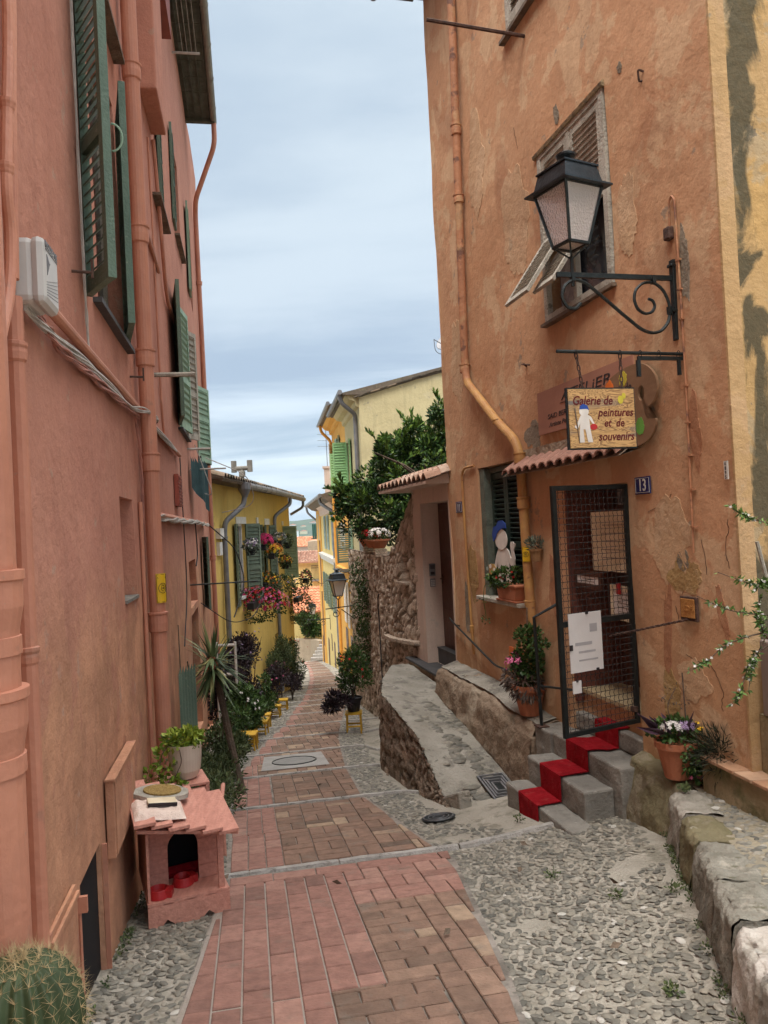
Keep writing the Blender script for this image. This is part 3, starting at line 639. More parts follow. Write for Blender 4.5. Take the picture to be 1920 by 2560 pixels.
mb.build('ring', M['zinc'], o)
# pale slab with a round lid in the brick lane
o = thing('manhole', U(10.7, .45), 'pale concrete slab with a round lid set in the brick lane', 'manhole')
mb = MB(); NS = 8
mb.quad(U(10.15, .06, .02), U(10.15, .95, .02), U(11.4, .95, .02), U(11.4, .12, .02)); mb.build('slab', mat('pale_slab', (.36, .35, .33), .9, (.28, .27, .25), 5, .4, 50), o)
mb = MB(); mb.tube([U(10.75+.36*math.sin(k/28*math.tau), .52+.3*math.cos(k/28*math.tau), .024) for k in range(29)], .010, 4, cap=False); mb.build('lid_ring', M['iron'], o)
mb = MB(); cpt = U(10.75, .52, .027); mb.add([cpt]+[U(10.75+.34*math.sin(k/28*math.tau), .52+.28*math.cos(k/28*math.tau), .026) for k in range(28)], [(0, 1+k, 1+(k+1) % 28) for k in range(28)]); mb.build('lid', mat('grey_lid', (.27, .265, .25), .8, (.2, .2, .19), 9, .4, 40), o)

# ================================================================== ROSE HOUSE (left)
H = thing('house', LW.p(8, -.2, gz(-2.3, 8)), 'tall rose plastered house with green shutters and painted pipes filling the left side', 'house')
holes = [(4.72, 5.78, 3.05, 4.85), (4.72, 5.78, 5.27, 7.1), (5.31, 5.90, 1.19, 1.91, .16), (10.3, 11.55, 3.05, 4.75), (14.2, 15.3, 3.05, 4.7), (10.85, 12.25, .60, 1.25, .22), (10.85, 12.3, -1.3, .5, .3), (11.2, 12.2, 5.95, 7.4), (14.1, 15.0, 5.9, 7.5), (9.6, 10.6, 8.6, 9.7), (3.66, 4.16, -.72, .02, .03), (13.6, 15.4, -2.1, -.6, .4)]
mb = MB(); wall(mb, LW, -3, 18.3, -2.4, 10.0, holes, .22, .35, .012)
mb.m = 0
E = LW.p(18.3, 0, 0); far = [LW.p(18.3, 0, -3), LW.p(18.3, -6, -3), LW.p(18.3, -6, 10), LW.p(18.3, 0, 10)]; mb.quad(*far)
mb.build('wall', M['rose'], H)
mb = MB()
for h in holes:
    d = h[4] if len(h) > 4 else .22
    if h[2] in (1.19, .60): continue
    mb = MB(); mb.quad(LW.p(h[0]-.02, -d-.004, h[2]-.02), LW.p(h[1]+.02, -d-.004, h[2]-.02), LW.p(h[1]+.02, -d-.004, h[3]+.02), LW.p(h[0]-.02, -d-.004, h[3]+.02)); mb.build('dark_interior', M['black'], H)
mb = MB(); mb.fbox(LW, 5.29, 5.92, -.19, -.155, 1.17, 1.93); mb.fbox(LW, 10.8, 12.3, -.25, -.21, .58, 1.27); mb.build('niche_back', M['rose'], H)
mb = MB(); mb.fbox(LW, 5.315, 5.895, -.15, .012, 1.175, 1.197); mb.build('niche_sill', M['concrete'], H)
# eave: planked underside, fascia and gutter
ev = MB()
for i in range(30):
    t0 = .5+i*.5
    if t0 > 15.2: break
    ev.fbox(LW, t0, t0+.488, 0, .50, 9.93+.002*(i % 2), 9.96)
for k in range(4): ev.fbox(LW, .5, 15.4, .06+k*.13, .075+k*.13, 9.905, 9.93)
ev.fbox(LW, 15.4, 15.5, -.02, .56, 9.86, 10.05)
ev.build('eave', mat('dark_eave_boards', (.10, .105, .085), .85, (.06, .065, .05), 6, .3, 40), H)
rf = MB(); rf.fbox(LW, -3, 15.6, -3, .54, 10.06, 10.16); rf.build('roof', M['rooftile'], H)
g = MB(); gp = [LW.p(t_, .545, 9.93) for t_ in frange(-1, 15.55, .5)]; g.tube(gp, .062, 10)
for t_ in frange(1, 15, 1.0): g.tube([LW.p(t_, .545, 9.93), LW.p(t_+.03, .545, 9.93)], .07, 10)
g.build('gutter', mat('greyed_gutter', (.24, .23, .19), .6, (.18, .17, .15), 5, .1, 40), H)
pipe('downpipe', arc([LW.p(15.5, .545, 9.9), LW.p(15.5, .545, 9.45), LW.p(16.0, .10, 8.55), LW.p(16.2, .07, 8.3), LW.p(16.9, .07, 1.6), LW.p(17.2, .07, -2.2)], 5), .05, M['pipe_rose'], H, [(LW.p(16.35, .07, 6.9), .065, .06), (LW.p(16.62, .07, 4.2), .065, .06), (LW.p(16.95, .07, 1.1), .065, .1)])
# protruding flue shaft
mb = MB(); mb.fbox(LW, 7.45, 8.35, 0, .17, 5.95, 9.92); mb.build('flue_shaft', M['rose'], H, bevel=.015)
# big cast pipe, medium pipe, bends
C_ = lambda z: LW.p(2.10, .11, z)
mb = MB(); mb.tube([C_(-.9), C_(4.6)], .098, 24)
for z_, h_ in ((1.49, .10), (1.17, .1)):
    mb.lathe(C_(z_), [(.098, -.12), (.100, -.10), (.111, -.04), (.112, .03), (.118, .035), (.118, .06), (.098, .062)], 24)
    mb.lathe(C_(z_-.17), [(.098, 0), (.104, .002), (.104, .05), (.098, .052)], 24)
mb.tube(arc([C_(1.42)+LW.n*.02, LW.p(2.12, .16, 1.36), LW.p(2.17, .13, 1.20)]), .05, 12)
mb.build('soil_pipe', M['pipe_rose'], H, smooth=False)
pipe('downpipe', [LW.p(2.765, .05, -.5), LW.p(2.765, .05, 2.50)], .033, M['pipe_rose'], H, [(LW.p(2.765, .05, 1.22), .037, .04), (LW.p(2.765, .05, 2.3), .04, .05)])
pipe('bent_pipe', arc([LW.p(2.85, .07, 5.2), LW.p(2.785, .07, 3.46), LW.p(2.723, .07, 3.158), LW.p(2.668, .07, 2.84), LW.p(2.703, .07, 2.72), LW.p(2.687, .07, 2.58), LW.p(2.636, .07, 2.45), LW.p(2.53, .07, 2.30)]), .021, M['pipe_rose'], H, [(LW.p(2.727, .07, 3.17), .025, .02), (LW.p(2.68, .07, 2.92), .025, .02)])
pipe('bent_pipe', arc([LW.p(3.1, .03, 5.2), LW.p(2.985, .03, 3.60), LW.p(2.94, .03, 3.34), LW.p(2.90, .03, 2.9), LW.p(2.87, .03, 2.6)]), .018, M['pipe_rose'], H)
# middle downpipe with thick collars
DP = lambda z: LW.p(6.32-.015*(z-1)*2, .09, z)
pipe('downpipe', [DP(-1.1), DP(.95), DP(4), DP(9.8)], .062, M['pipe_rose'], H, [(DP(5.35), .073, .11), (DP(4.05), .074, .12), (DP(3.06), .074, .12), (DP(2.22), .072, .13), (DP(.93), .074, .14)], n=18)
pipe('thin_pipe', [LW.p(6.15, .02, -1.0), LW.p(6.10, .02, 1.9)], .016, M['pipe_rose'], H)
# yellow sticker with an eye on the pipe
st = thing('sticker', LW.p(6.25, .15, 1.05), 'yellow neighbourhood watch sticker with an eye on the rose downpipe', 'sticker')
def eye_sticker(st, o, ex, ey, w, h):
    nz_ = ex.cross(ey).normalized()
    mb = MB(); N_ = 7
    for i in range(N_):
        def P(a, z, off=0):
            q = (a-.5)*w; bend = -(q*q)*9 if w > .05 else 0
            return o+ex*q+ey*z+nz_*(bend+off)
        mb.quad(P(i/N_, 0), P((i+1)/N_, 0), P((i+1)/N_, h), P(i/N_, h))
    mb.build('sheet', M['signyellow'], st)
    mb = MB()
    def Q(a, z): q = a*w; return o+ex*q+ey*z+nz_*(.0025-(q*q)*9)
    mb.tube([Q(.36*math.cos(k/20*math.tau), h*.5+h*.17*math.sin(k/20*math.tau)) for k in range(21)], w*.022, 4, cap=False)
    mb.tube([Q(.14*math.cos(k/16*math.tau), h*.5+h*.11*math.sin(k/16*math.tau)) for k in range(17)], w*.02, 4, cap=False)
    mb.blob(Q(0, h*.5), w*.06, w*.06, w*.07, seg=6, ring=3)
    for z_ in (.03, .97): mb.tube([Q(-.47, h*z_), Q(0, h*z_), Q(.47, h*z_)], w*.02, 4)
    for a in (-.47, .47): mb.tube([Q(a, h*.03), Q(a, h*.97)], w*.02, 4)
    mb.build('eye_symbol', M['darkink'], st)
    text('lettering', 'VOISINS', Q(-.40, h*.82), ex, ey, w*.2, M['darkink'], st, extrude=.001, bold=.001, width=w*.8)
dirp = (Vector((0, 0, CAMZ))-DP(1.2)); dirp.z = 0; dirp.normalize(); sd_ = (dirp*.75+LW.n*.66).normalized()
ex_ = Z.cross(sd_).normalized()
eye_sticker(st, DP(1.09)+sd_*.077, ex_, Z, .098, .235)
# windows with shutters
def lwin(t0, t1, z0, z1, th=.03):
    w = MB(); w.fbox(LW, t0, t0+.05, -.15, -.10, z0, z1); w.fbox(LW, t1-.05, t1, -.15, -.10, z0, z1); w.fbox(LW, t0+.05, t1-.05, -.15, -.10, z1-.05, z1); w.fbox(LW, (t0+t1)/2-.03, (t0+t1)/2+.03, -.152, -.10, z0, z1-.05)
    f = w.build('window', M['greywood'], H)
    w = MB(); w.fbox(LW, t0+.05, t1-.05, -.135, -.125, z0, z1-.05); w.build('pane', M['windowglass'], f)
lwin(4.72, 5.78, 3.05, 4.85); lwin(10.3, 11.55, 3.05, 4.75); lwin(14.2, 15.3, 3.05, 4.7); lwin(11.2, 12.2, 5.95, 7.4)
def sill(fr, t0, t1, z, n=.07, m='slate', th=.03, par=None):
    w = MB(); w.fbox(fr, t0, t1, -.1, n, z-th, z); w.build('sill', M[m], par or H)
sill(LW, 4.55, 5.90, 3.045, .06); sill(LW, 4.55, 5.9, 5.27, .08, 'brownwood'); sill(LW, 10.2, 11.7, 3.045); sill(LW, 14.1, 15.4, 3.045); sill(LW, 11.1, 12.3, 5.95, .08, 'brownwood'); sill(LW, 8.2, 9.3, 5.27, .1, 'brownwood')
shutter('shutter', LW, (4.40, .01), (4.06, .20), 3.0, 4.95, M['green'], H, lou=.060, th=.045, flip=True)
shutter('shutter', LW, (5.80, .02), (5.22, .135), 3.07, 4.72, M['green'], H, lou=.060, th=.045)
shutter('shutter', LW, (10.28, .02), (9.45, .13), 3.08, 4.75, M['green'], H, lou=.085, th=.045)
shutter('shutter', LW, (10.38, .03), (11.08, .115), 3.06, 4.74, M['palegreen'], H, lou=.085, mid=[3.75])
shutter('shutter', LW, (11.6, .03), (11.95, .17), 3.06, 4.7, M['greywood'], H, lou=.085)
shutter('shutter', LW, (14.15, .02), (14.75, .21), 2.95, 4.35, M['palegreen'], H, lou=.085, mid=[3.75])
shutter('shutter', LW, (15.35, .02), (15.0, .2), 2.95, 4.35, M['green'], H, lou=.085)
shutter('shutter', LW, (11.15, .02), (10.7, .04), 6.0, 7.35, M['green'], H, lou=.085); shutter('shutter', LW, (14.05, .02), (13.5, .05), 5.9, 7.45, M['palegreen'], H, lou=.085)
shutter('shutter', LW, (9.2, .02), (8.75, .05), 5.35, 6.8, M['green'], H, lou=.085)
shutter('shutter', LW, (14.3, .02), (13.75, .13), .3, 1.58, M['green'], H, lou=.085); shutter('shutter', LW, (9.55, .02), (9.15, .16), 8.65, 9.75, M['green'], H, lou=.08)
# handle ring on the shutter edge
mb = MB(); A_ = LW.p(4.13, .215, 3.78); mb.tube([A_+LW.n*(.055*math.sin(k/12*math.pi))+Z*(.075*math.cos(k/12*math.pi)) for k in range(13)], .006, 6); mb.build('shutter_handle', M['palegreen'], H)
mb = MB()
for (t_, n_, z_) in ((4.05, .0, 3.02), (6.0, .0, 2.86)):
    mb.tube([LW.p(t_-.02, 0, z_), LW.p(t_, .10, z_)], .008, 6); mb.obox(LW.p(t_, .10, z_+.02), LW.t*.006, LW.n*.006, Z*.05)
mb.build('shutter_stop', M['rust'], H)
mb = MB(); mb.fbox(LW, 9.4, 10.3, 0, .14, 8.25, 8.85); mb.build('window_box', mat('dark_red_panel', (.26, .075, .055), .7, (.2, .06, .045), 4, .1, 30), H)
# painted conduit along the wall and the bundle of cables tied to it
mb = MB(); mb.tube([LW.p(t_, .03, 2.64) for t_ in frange(3.2, 9.9, .4)], .026, 10); mb.build('conduit', M['pipe_rose'], H)
mb = MB(); mb.tube([LW.p(6.4, .03, 4.55), LW.p(8.3, .03, 4.45)], .022, 8); mb.build('conduit', M['pipe_rose'], H)
mb = MB(); mb.tube(arc([LW.p(8.35, .03, 5.9), LW.p(8.6, .05, 4.9), LW.p(9.1, .03, 4.4), LW.p(12.4, .03, 4.4), LW.p(13.6, .03, 3.9), LW.p(15.4, .03, 3.3)]), .022, 8); mb.tube([LW.p(7.9, .02, 5.7), LW.p(8.05, .02, 3.0), LW.p(8.2, .02, 2.62)], .012, 6); mb.build('conduit', M['pipe_rose'], H)
def cables(name, path, n, spread, r_, m, par, seed, ties=True, label=None):
    random.seed(seed); mb = MB(); P_ = [Vector(q) for q in path]; NN = 46
    def at(x):
        x = x*(len(P_)-1); i = min(int(x), len(P_)-2); return P_[i].lerp(P_[i+1], x-i)
    for k in range(n):
        ph, fr1, am = random.random()*9, random.uniform(3, 7), random.uniform(.3, 1)*spread; pts = []
        for i in range(NN+1):
            x = i/NN; q = at(x); pinch = .35+.65*abs(math.sin(x*math.pi*7))
            pts.append(q+LW.n*(am*.6*math.cos(fr1*x*3+ph)*pinch+spread*.5)+Z*(am*math.sin(fr1*x*3+ph)*pinch))
        mb.tube(pts, r_*random.uniform(.7, 1.2), 5)
    return mb.build(name, m, par, label=label)
cables('cable_bundle', [LW.p(2.95, .03, 2.52), LW.p(3.4, .02, 2.53), LW.p(4.4, .02, 2.57), LW.p(5.6, .03, 2.57), LW.p(6.2, .09, 2.62), LW.p(6.45, .13, 2.60), LW.p(6.9, .05, 2.6), LW.p(9.2, .04, 2.62)], 9, .028, .006, M['cable'], H, 21)
cables('cable_bundle', [LW.p(3.0, .02, 2.60), LW.p(3.5, .02, 2.50), LW.p(4.6, .02, 2.53), LW.p(6.1, .03, 2.56)], 6, .030, .008, M['cabler'], H, 23)
cables('cable_drop', [LW.p(6.0, .02, 2.56), LW.p(6.12, .03, 2.2), LW.p(6.15, .02, 1.75)], 5, .018, .008, M['cabler'], H, 25)
cables('cable_bundle', [LW.p(6.7, .03, 1.80), LW.p(9.5, .04, 1.80), LW.p(12.5, .05, 1.82), LW.p(15.2, .08, 1.80)], 9, .035, .009, M['cable'], H, 27)
mb = MB(); mb.tube([LW.p(6.6, .03, 1.82), LW.p(15.2, .04, 1.83)], .03, 8); mb.build('conduit', M['pipe_rose'], H)
cables('cable_drop', [LW.p(4.12, .02, 6), LW.p(4.20, .02, 4.4), LW.p(4.22, .02, 2.95), LW.p(4.28, .02, 2.64)], 4, .012, .005, M['cable'], H, 29)
mb = MB(); mb.tube(arc([LW.p(9.8, .04, 2.6), LW.p(9.9, .05, .9), LW.p(9.0, .06, .35)]), .007, 5); mb.build('hanging_cable', M['cableb'], H)
mb = MB(); mb.tube(arc([LW.p(15.1, .1, 1.8), LW.p(15.6, .6, 1.3), LW.p(15.5, .75, .6), LW.p(15.0, .5, .0)], 8), .012, 6); mb.tube(arc([LW.p(12.3, .06, .55), LW.p(13, .5, .1), LW.p(13.9, .9, .1), LW.p(14.4, 1.1, .55)], 8), .008, 5); mb.tube(arc([LW.p(12.0, .05, 1.8), LW.p(12.2, .05, 1.3), LW.p(11.9, .04, 1.15)], 5), .01, 5); mb.build('hanging_cable', M['cableb'], H)
mb = MB(); mb.tube(arc([LW.p(13.0, .2, 2.9), LW.p(13.3, .9, 2.6), LW.p(13.7, 1.0, 2.1), LW.p(14.0, .4, 2.0)], 8), .008, 5); mb.tube(arc([LW.p(11.9, .1, 3.0), LW.p(12.0, .35, 2.2), LW.p(12.3, .1, 2.3)], 8), .008, 5); mb.tube([LW.p(12.0, 0, 2.63), LW.p(12.0, .55, 2.63)], .014, 5); mb.tube([LW.p(11.6, 0, 2.9), LW.p(11.6, .35, 2.9)], .02, 5); mb.build('wall_bracket', M['cable'], H)
mb = MB(); mb.fbox(LW, 7.5, 7.53, 0, .0, 3.1, 3.1) if 0 else None
mb.tube([LW.p(7.25, 0, 3.13), LW.p(7.25, .42, 3.13)], .022, 6); mb.build('wooden_beam', M['greywood'], H)
mb = MB(); mb.tube([LW.p(11.0, -.05, .92), LW.p(11.0, .95, .92)], .011, 6); mb.build('iron_rod', M['iron'], H)
# clotheslines under the eave
mb = MB()
for n_ in (.18, .25, .32, .39): mb.tube([LW.p(9.8, n_, 9.3), LW.p(12.2, n_, 9.25)], .004, 4)
mb.tube([LW.p(12.2, 0, 9.25), LW.p(12.2, .44, 9.25)], .02, 6); mb.tube([LW.p(9.8, 0, 9.3), LW.p(9.8, .44, 9.3)], .02, 6); mb.build('clothesline', M['cable'], H)
# small vents, cabinet, hatch and open cellar door
mb = MB(); mb.fbox(LW, 9.3, 9.75, .0, .05, 1.98, 2.36)
for i in range(9): mb.fbox(LW, 9.3, 9.75, .05, .058, 2.0+i*.04, 2.015+i*.04)
mb.build('vent_grille', mat('red_vent', (.34, .09, .06), .7, (.25, .07, .05), 9, .2, 40), H)
mb = MB(); mb.fbox(LW, 4.31, 5.08, .0, .045, -.13, .29); mb.fbox(LW, 4.30, 5.10, .0, .058, .29, .306); mb.fbox(LW, 4.34, 4.36, .045, .052, -.12, .28); cb = mb.build('meter_cabinet', M['rose'], H, bevel=.004)
mb = MB(); mb.fbox(LW, 3.02, 3.46, .004, .02, -.42, .115); mb.fbox(LW, 3.02, 3.47, .02, .034, .06, .085); mb.build('hatch', M['rose'], H, bevel=.003)
mb = MB(); mb.obox(LW.p(3.465, .045, .02), LW.t*.01, LW.n*.02, Z*.035); mb.tube([LW.p(3.47, .03, .05), LW.p(3.47, .03, -.38)], .008, 6); mb.build('hatch_hinge', M['pipe_rose'], H)
mb = MB(); mb.obox(LW.p(4.17, .012, -.36), LW.t*.006, LW.n*.012, Z*.37); mb.build('cellar_door', M['pipe_rose'], H)
# telecom box
TB = thing('junction_box', LW.p(2.98, .07, 2.56), 'off white plastic junction box above the cables on the rose wall', 'box')
mb = MB(); mb.fbox(LW, 2.91, 3.13, .0, .09, 2.53, 2.78); mb.build('backplate', M['whiteplastic'], TB, bevel=.025)
mb = MB(); mb.fbox(LW, 2.905, 3.135, .075, .13, 2.525, 2.785); lid = mb.build('cover', M['whiteplastic'], TB, bevel=.04)
mb = MB()
for i in range(8): mb.fbox(LW, 2.94+.006*i, 2.942+.006*i+.002, .1302, .132, 2.64+.008*i, 2.72-.004*i)
for i in range(6): mb.tube([LW.p(2.93, .1305, 2.56+.010*i), LW.p(3.10, .1305, 2.58+.016*i)], .0012, 4)
mb.fbox(LW, 2.925, 3.11, .1302, .132, 2.735, 2.738)
mb.build('moulded_ribs', M['zinc'], lid)
text('lettering', 'MODE NE', LW.p(2.925, .1305, 2.743), LW.t, Z, .040, M['zinc'], lid, bold=.0005, width=.18)
# cloth hung from the pole
mb = MB(); pr = None
for i in range(8):
    a = i/8; b_ = (i+1)/8
    def q(x, z): return LW.p(11.6+.9*x, .05+.22*x*(1-.2*math.sin(x*9)), z)
    mb.quad(q(a, 1.98+.35*(1-a)), q(b_, 1.98+.35*(1-b_)), q(b_, 2.72), q(a, 2.80))
tag(mb.build('hanging_cloth', M['tealcloth']), 'dark teal furled cloth hanging by the far shutters of the rose house', 'cloth')
# ================================================================== ORANGE HOUSE (right, number 13)
RH = thing('house', RW.p(2.6, -.2, -.3), 'tall orange plastered house number 13 with a gallery door and hanging sign', 'house')
rh = [(1.21, 2.30, -.42, 1.86, .55), (1.21, 2.42, 3.40, 4.97, .16), (3.23, 4.40, .74, 2.23, .16), (1.55, 2.92, 6.42, 8.1, .16)]
mb = MB(); wall(mb, RW, 0, 5.47, -1.3, 9.0, rh, .16, .22, .016); mb.build('wall', M['orange'], RH)
mb = MB(); EW = Fr((2.183, 4.765), 76+2, 1); wall(mb, EW, 0.0, 3.5, -1.3, 9.0, (), .1, .3, .01); mb.build('side_wall', M['buff'], RH)
mb = MB(); FW = Fr(tuple(RW.p(5.47, 0, 0))[:2], 76, -1); wall(mb, FW, 0.0, 6, -1.3, 9.0, (), .1, .5, .01); mb.build('rear_wall', M['orange'], RH)
mb = MB(); mb.fbox(RW, -.02, .0, -.10, .012, -.3, 8.6); mb.m = 0; mb.build('corner_strip', plastermat('ochre_corner', (.50, .33, .17), (.45, .29, .14), (.5, .33, .19), (.3, .25, .18), bumpy=.5), RH)
mb = MB()
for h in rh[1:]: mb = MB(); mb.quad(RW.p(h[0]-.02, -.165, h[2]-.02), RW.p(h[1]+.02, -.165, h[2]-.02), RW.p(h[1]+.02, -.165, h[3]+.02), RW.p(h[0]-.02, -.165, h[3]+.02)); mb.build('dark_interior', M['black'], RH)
# the shop recess: side walls, back and ceiling
mb = MB(); a, b_ = 1.21, 2.30
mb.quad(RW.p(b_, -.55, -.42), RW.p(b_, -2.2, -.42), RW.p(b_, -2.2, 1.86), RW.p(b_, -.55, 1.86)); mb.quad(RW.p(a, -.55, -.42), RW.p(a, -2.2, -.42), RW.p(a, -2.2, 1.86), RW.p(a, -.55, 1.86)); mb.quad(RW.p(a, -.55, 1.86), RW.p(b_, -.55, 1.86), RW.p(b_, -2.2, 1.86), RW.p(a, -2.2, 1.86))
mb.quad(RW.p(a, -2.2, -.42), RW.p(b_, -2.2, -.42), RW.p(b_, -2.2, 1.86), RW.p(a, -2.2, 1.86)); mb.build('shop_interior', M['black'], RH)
mb = MB(); mb.fbox(RW, 2.27, 2.298, -.62, -.02, -.05, 1.85); mb.build('door_frame', mat('maroon_jamb', (.17, .06, .04), .8, (.12, .04, .03), 5, .4, 40), RH)
dr = MB(); dr.obox(RW.p(1.98, -.56, .9), (RW.t*.95+RW.n*.3).normalized()*.26, (RW.t*-.3+RW.n*.95).normalized()*.015, Z*.9); dr.build('door', M['doorwood'], RH)
mb = MB(); mb.fbox(RW, 1.215, 2.295, -.65, -.06, .035, .068); mb.build('threshold', mat('beige_threshold', (.44, .35, .21), .8, (.36, .28, .16), 6, .3, 40), RH)
mb = MB(); mb.fbox(RW, 1.215, 2.295, -.62, -.10, -.42, .034); mb.build('threshold_riser', M['orange'], RH)
# eave far above, left corner
mb = MB(); mb.fbox(RW, 4.0, 6.0, -.6, .50, 8.92, 8.98)
for i in range(8): mb.fbox(RW, 4.1+i*.25, 4.16+i*.25, 0, .50, 8.82, 8.92)
mb.build('eave', mat('dark_eave_wood', (.09, .075, .06), .85, (.05, .042, .035), 7, .3, 40), RH)
mb = MB(); mb.tube([RW.p(3.8, .53, 8.92), RW.p(6.05, .53, 8.92)], .06, 10); mb.build('gutter', M['zinc'], RH)
# downpipe: upper run, doglegs, lower run behind the tile canopy
pts = arc([RW.p(4.22, .07, 8.6), RW.p(4.32, .07, 6.2), RW.p(4.44, .07, 3.45), RW.p(4.40, .07, 3.25), RW.p(3.55, .07, 2.66), RW.p(3.13, .07, 2.42), RW.p(3.02, .07, 2.25), RW.p(2.98, .07, 1.2), RW.p(2.92, .07, -.2)], 5)
pipe('downpipe', pts[:16], .048, M['pipe_orange'], RH, [(RW.p(4.32, .07, 6.2), .06, .10), (RW.p(4.355, .07, 5.4), .06, .08), (RW.p(4.45, .07, 3.42), .06, .08)], n=16)
pipe('downpipe', pts[15:], .048, M['pipe_ochre'], RH, [(RW.p(3.02, .07, 2.22), .062, .09), (RW.p(2.995, .07, 1.77), .062, .10), (RW.p(2.97, .07, .78), .052, .03), (RW.p(3.55, .07, 2.66), .055, .03)], n=16)
pipe('gas_pipe', arc([RW.p(4.45, .02, 2.27), RW.p(4.86, .03, 2.27), RW.p(4.84, .03, 1.3), RW.p(4.76, .03, .0)]), .016, M['pipe_ochre'], RH, [(RW.p(4.78, .03, .30), .025, .07)], n=8)
st = thing('sticker', RW.p(2.95, .12, 1.3), 'yellow watch sticker with an eye on the ochre downpipe', 'sticker')
dirp = (Vector((0, 0, CAMZ))-RW.p(2.98, .07, 1.3)); dirp.z = 0; dirp.normalize(); sd_ = (dirp*.9+RW.n*.3).normalized()
eye_sticker(st, RW.p(2.975, .07, 1.19)+sd_*.0525, Z.cross(sd_).normalized(), Z, .08, .15)
# upper window: frame, two leaves of louvres, lower halves tilted out
win = MB(); W0, W1, V0, V1 = 1.23, 2.40, 3.41, 4.96
for bx in ((W0, W0+.06, V0, V1), (W1-.06, W1, V0, V1), (W0+.06, W1-.06, V0, V0+.06), (W0+.06, W1-.06, V1-.05, V1)): win.fbox(RW, bx[0], bx[1], -.03, .025, bx[2], bx[3])
wf = win.build('window', M['greywood'], RH)
mb = MB(); mb.fbox(RW, W0+.06, W1-.06, -.158, -.14, V0+.06, V1-.05); mb.build('pane', M['windowglass'], wf)
mb = MB(); mb.tube([RW.p(W0-.03, .02, V1+.015), RW.p(W1+.05, .02, V1+.015)], .028, 6); mb.build('roller_housing', mat('ochre_flaking', (.33, .25, .14), .8, (.15, .12, .08), 20, .5, 50), wf)
mb = MB(); mb.fbox(RW, 1.79, 1.85, -.028, .02, V0+.06, V1-.05); mb.build('mullion', M['greywood'], wf)
shutter('shutter', RW, (1.29, .0), (1.80, .0), 4.15, 4.91, M['greywood'], RH, lou=.048, mid=[], th=.03)
shutter('shutter', RW, (1.84, .0), (2.34, .0), 4.15, 4.91, M['greywood'], RH, lou=.048, mid=[], th=.03)
# tilted lower leaves hinge along their top edge
def tilted(t0, t1, zt, out, drop):
    mb = MB(); A = RW.p(t0, .02, zt); e = RW.t; w = t1-t0; d = (RW.n*out-Z*drop); Ld = d.length; d.normalize(); nn = e.cross(d)
    for x0, x1, y0, y1 in ((0, .05, 0, Ld), (w-.05, w, 0, Ld), (.05, w-.05, 0, .05), (.05, w-.05, Ld-.06, Ld)): mb.obox(A+e*(x0+x1)/2+d*(y0+y1)/2, e*(x1-x0)/2, d*(y1-y0)/2, nn*.014)
    n = int((Ld-.11)/.045)
    for i in range(n):
        sl = (d*.6+nn*.8).normalized(); mb.obox(A+e*w/2+d*(.05+(Ld-.11)*(i+.5)/n), e*(w/2-.05), sl*.018, sl.cross(e)*.003)
    mb.build('shutter', M['greywood'], RH)
tilted(1.86, 2.33, 4.14, .42, .60); tilted(1.30, 1.80, 4.14, .10, .42) if 0 else None
mb = MB(); mb.fbox(RW, 1.95, 2.3, -.12, -.1, 3.5, 4.1); mb.build('lace_curtain', M['curtain'], wf)
mb = MB(); mb.fbox(RW, W0-.04, W1+.05, -.1, .05, V0-.03, V0-.002); mb.build('sill', M['brownwood'], RH)
tilted(1.62, 2.0, 3.98, .30, .42)
# third-floor window at the top edge
f3 = MB(); f3.fbox(RW, 1.55, 2.92, -.03, .02, 6.42, 6.48); f3.fbox(RW, 2.86, 2.92, -.03, .02, 6.48, 8.0); w3 = f3.build('window', M['greywood'], RH)
mb = MB(); mb.fbox(RW, 1.5, 3.0, -.05, .07, 6.38, 6.415); mb.build('sill', M['brownwood'], RH)
shutter('shutter', RW, (2.28, .0), (2.85, .0), 6.5, 8.0, M['greywood'], RH, lou=.06, th=.03); shutter('shutter', RW, (1.62, .0), (2.24, .0), 6.5, 8.0, M['greywood'], RH, lou=.06, th=.03)
mb = MB(); mb.tube([RW.p(2.55, .0, 6.20), RW.p(2.62, .95, 6.30)], .018, 6); mb.build('iron_bar', M['rust'], RH)
# small wall marks that stand proud: hook, spike
mb = MB(); mb.tube(arc([RW.p(.68, 0, 4.75), RW.p(.70, .05, 4.78), RW.p(.72, .03, 4.70), RW.p(.70, 0, 4.70)]), .008, 5); mb.tube([RW.p(2.9, 0, 3.12), RW.p(2.85, .05, 3.13)], .012, 5); mb.tube([RW.p(2.9, .05, 3.14), RW.p(2.75, .04, 3.10)], .008, 5); mb.build('iron_hook', M['rust'], RH)
# lower window with closed shutters behind the painted figure
l0, l1, m0, m1 = 3.24, 4.39, .75, 2.22
f = MB(); f.fbox(RW, l1-.14, l1-.005, -.14, -.02, m0, m1-.005); f.fbox(RW, l0+.005, l0+.05, -.14, -.02, m0, m1-.005); f.fbox(RW, l0+.05, l1-.14, -.14, -.09, m1-.06, m1-.006); fw = f.build('window', mat('grey_green_frame', (.13, .15, .12), .7, (.09, .105, .085), 12, .4, 50), RH)
shutter('shutter', RW, (l1-.14, -.12), (3.84, -.12), m0+.01, m1-.07, M['darkgreen'], RH, lou=.052, th=.03); shutter('shutter', RW, (3.83, -.12), (l0+.05, -.12), m0+.01, m1-.07, M['darkgreen'], RH, lou=.052, th=.03)
mb = MB(); mb.fbox(RW, l0-.02, l1+.03, -.15, .09, m0-.045, m0-.002); mb.build('sill', M['greywood'], RH, bevel=.006)
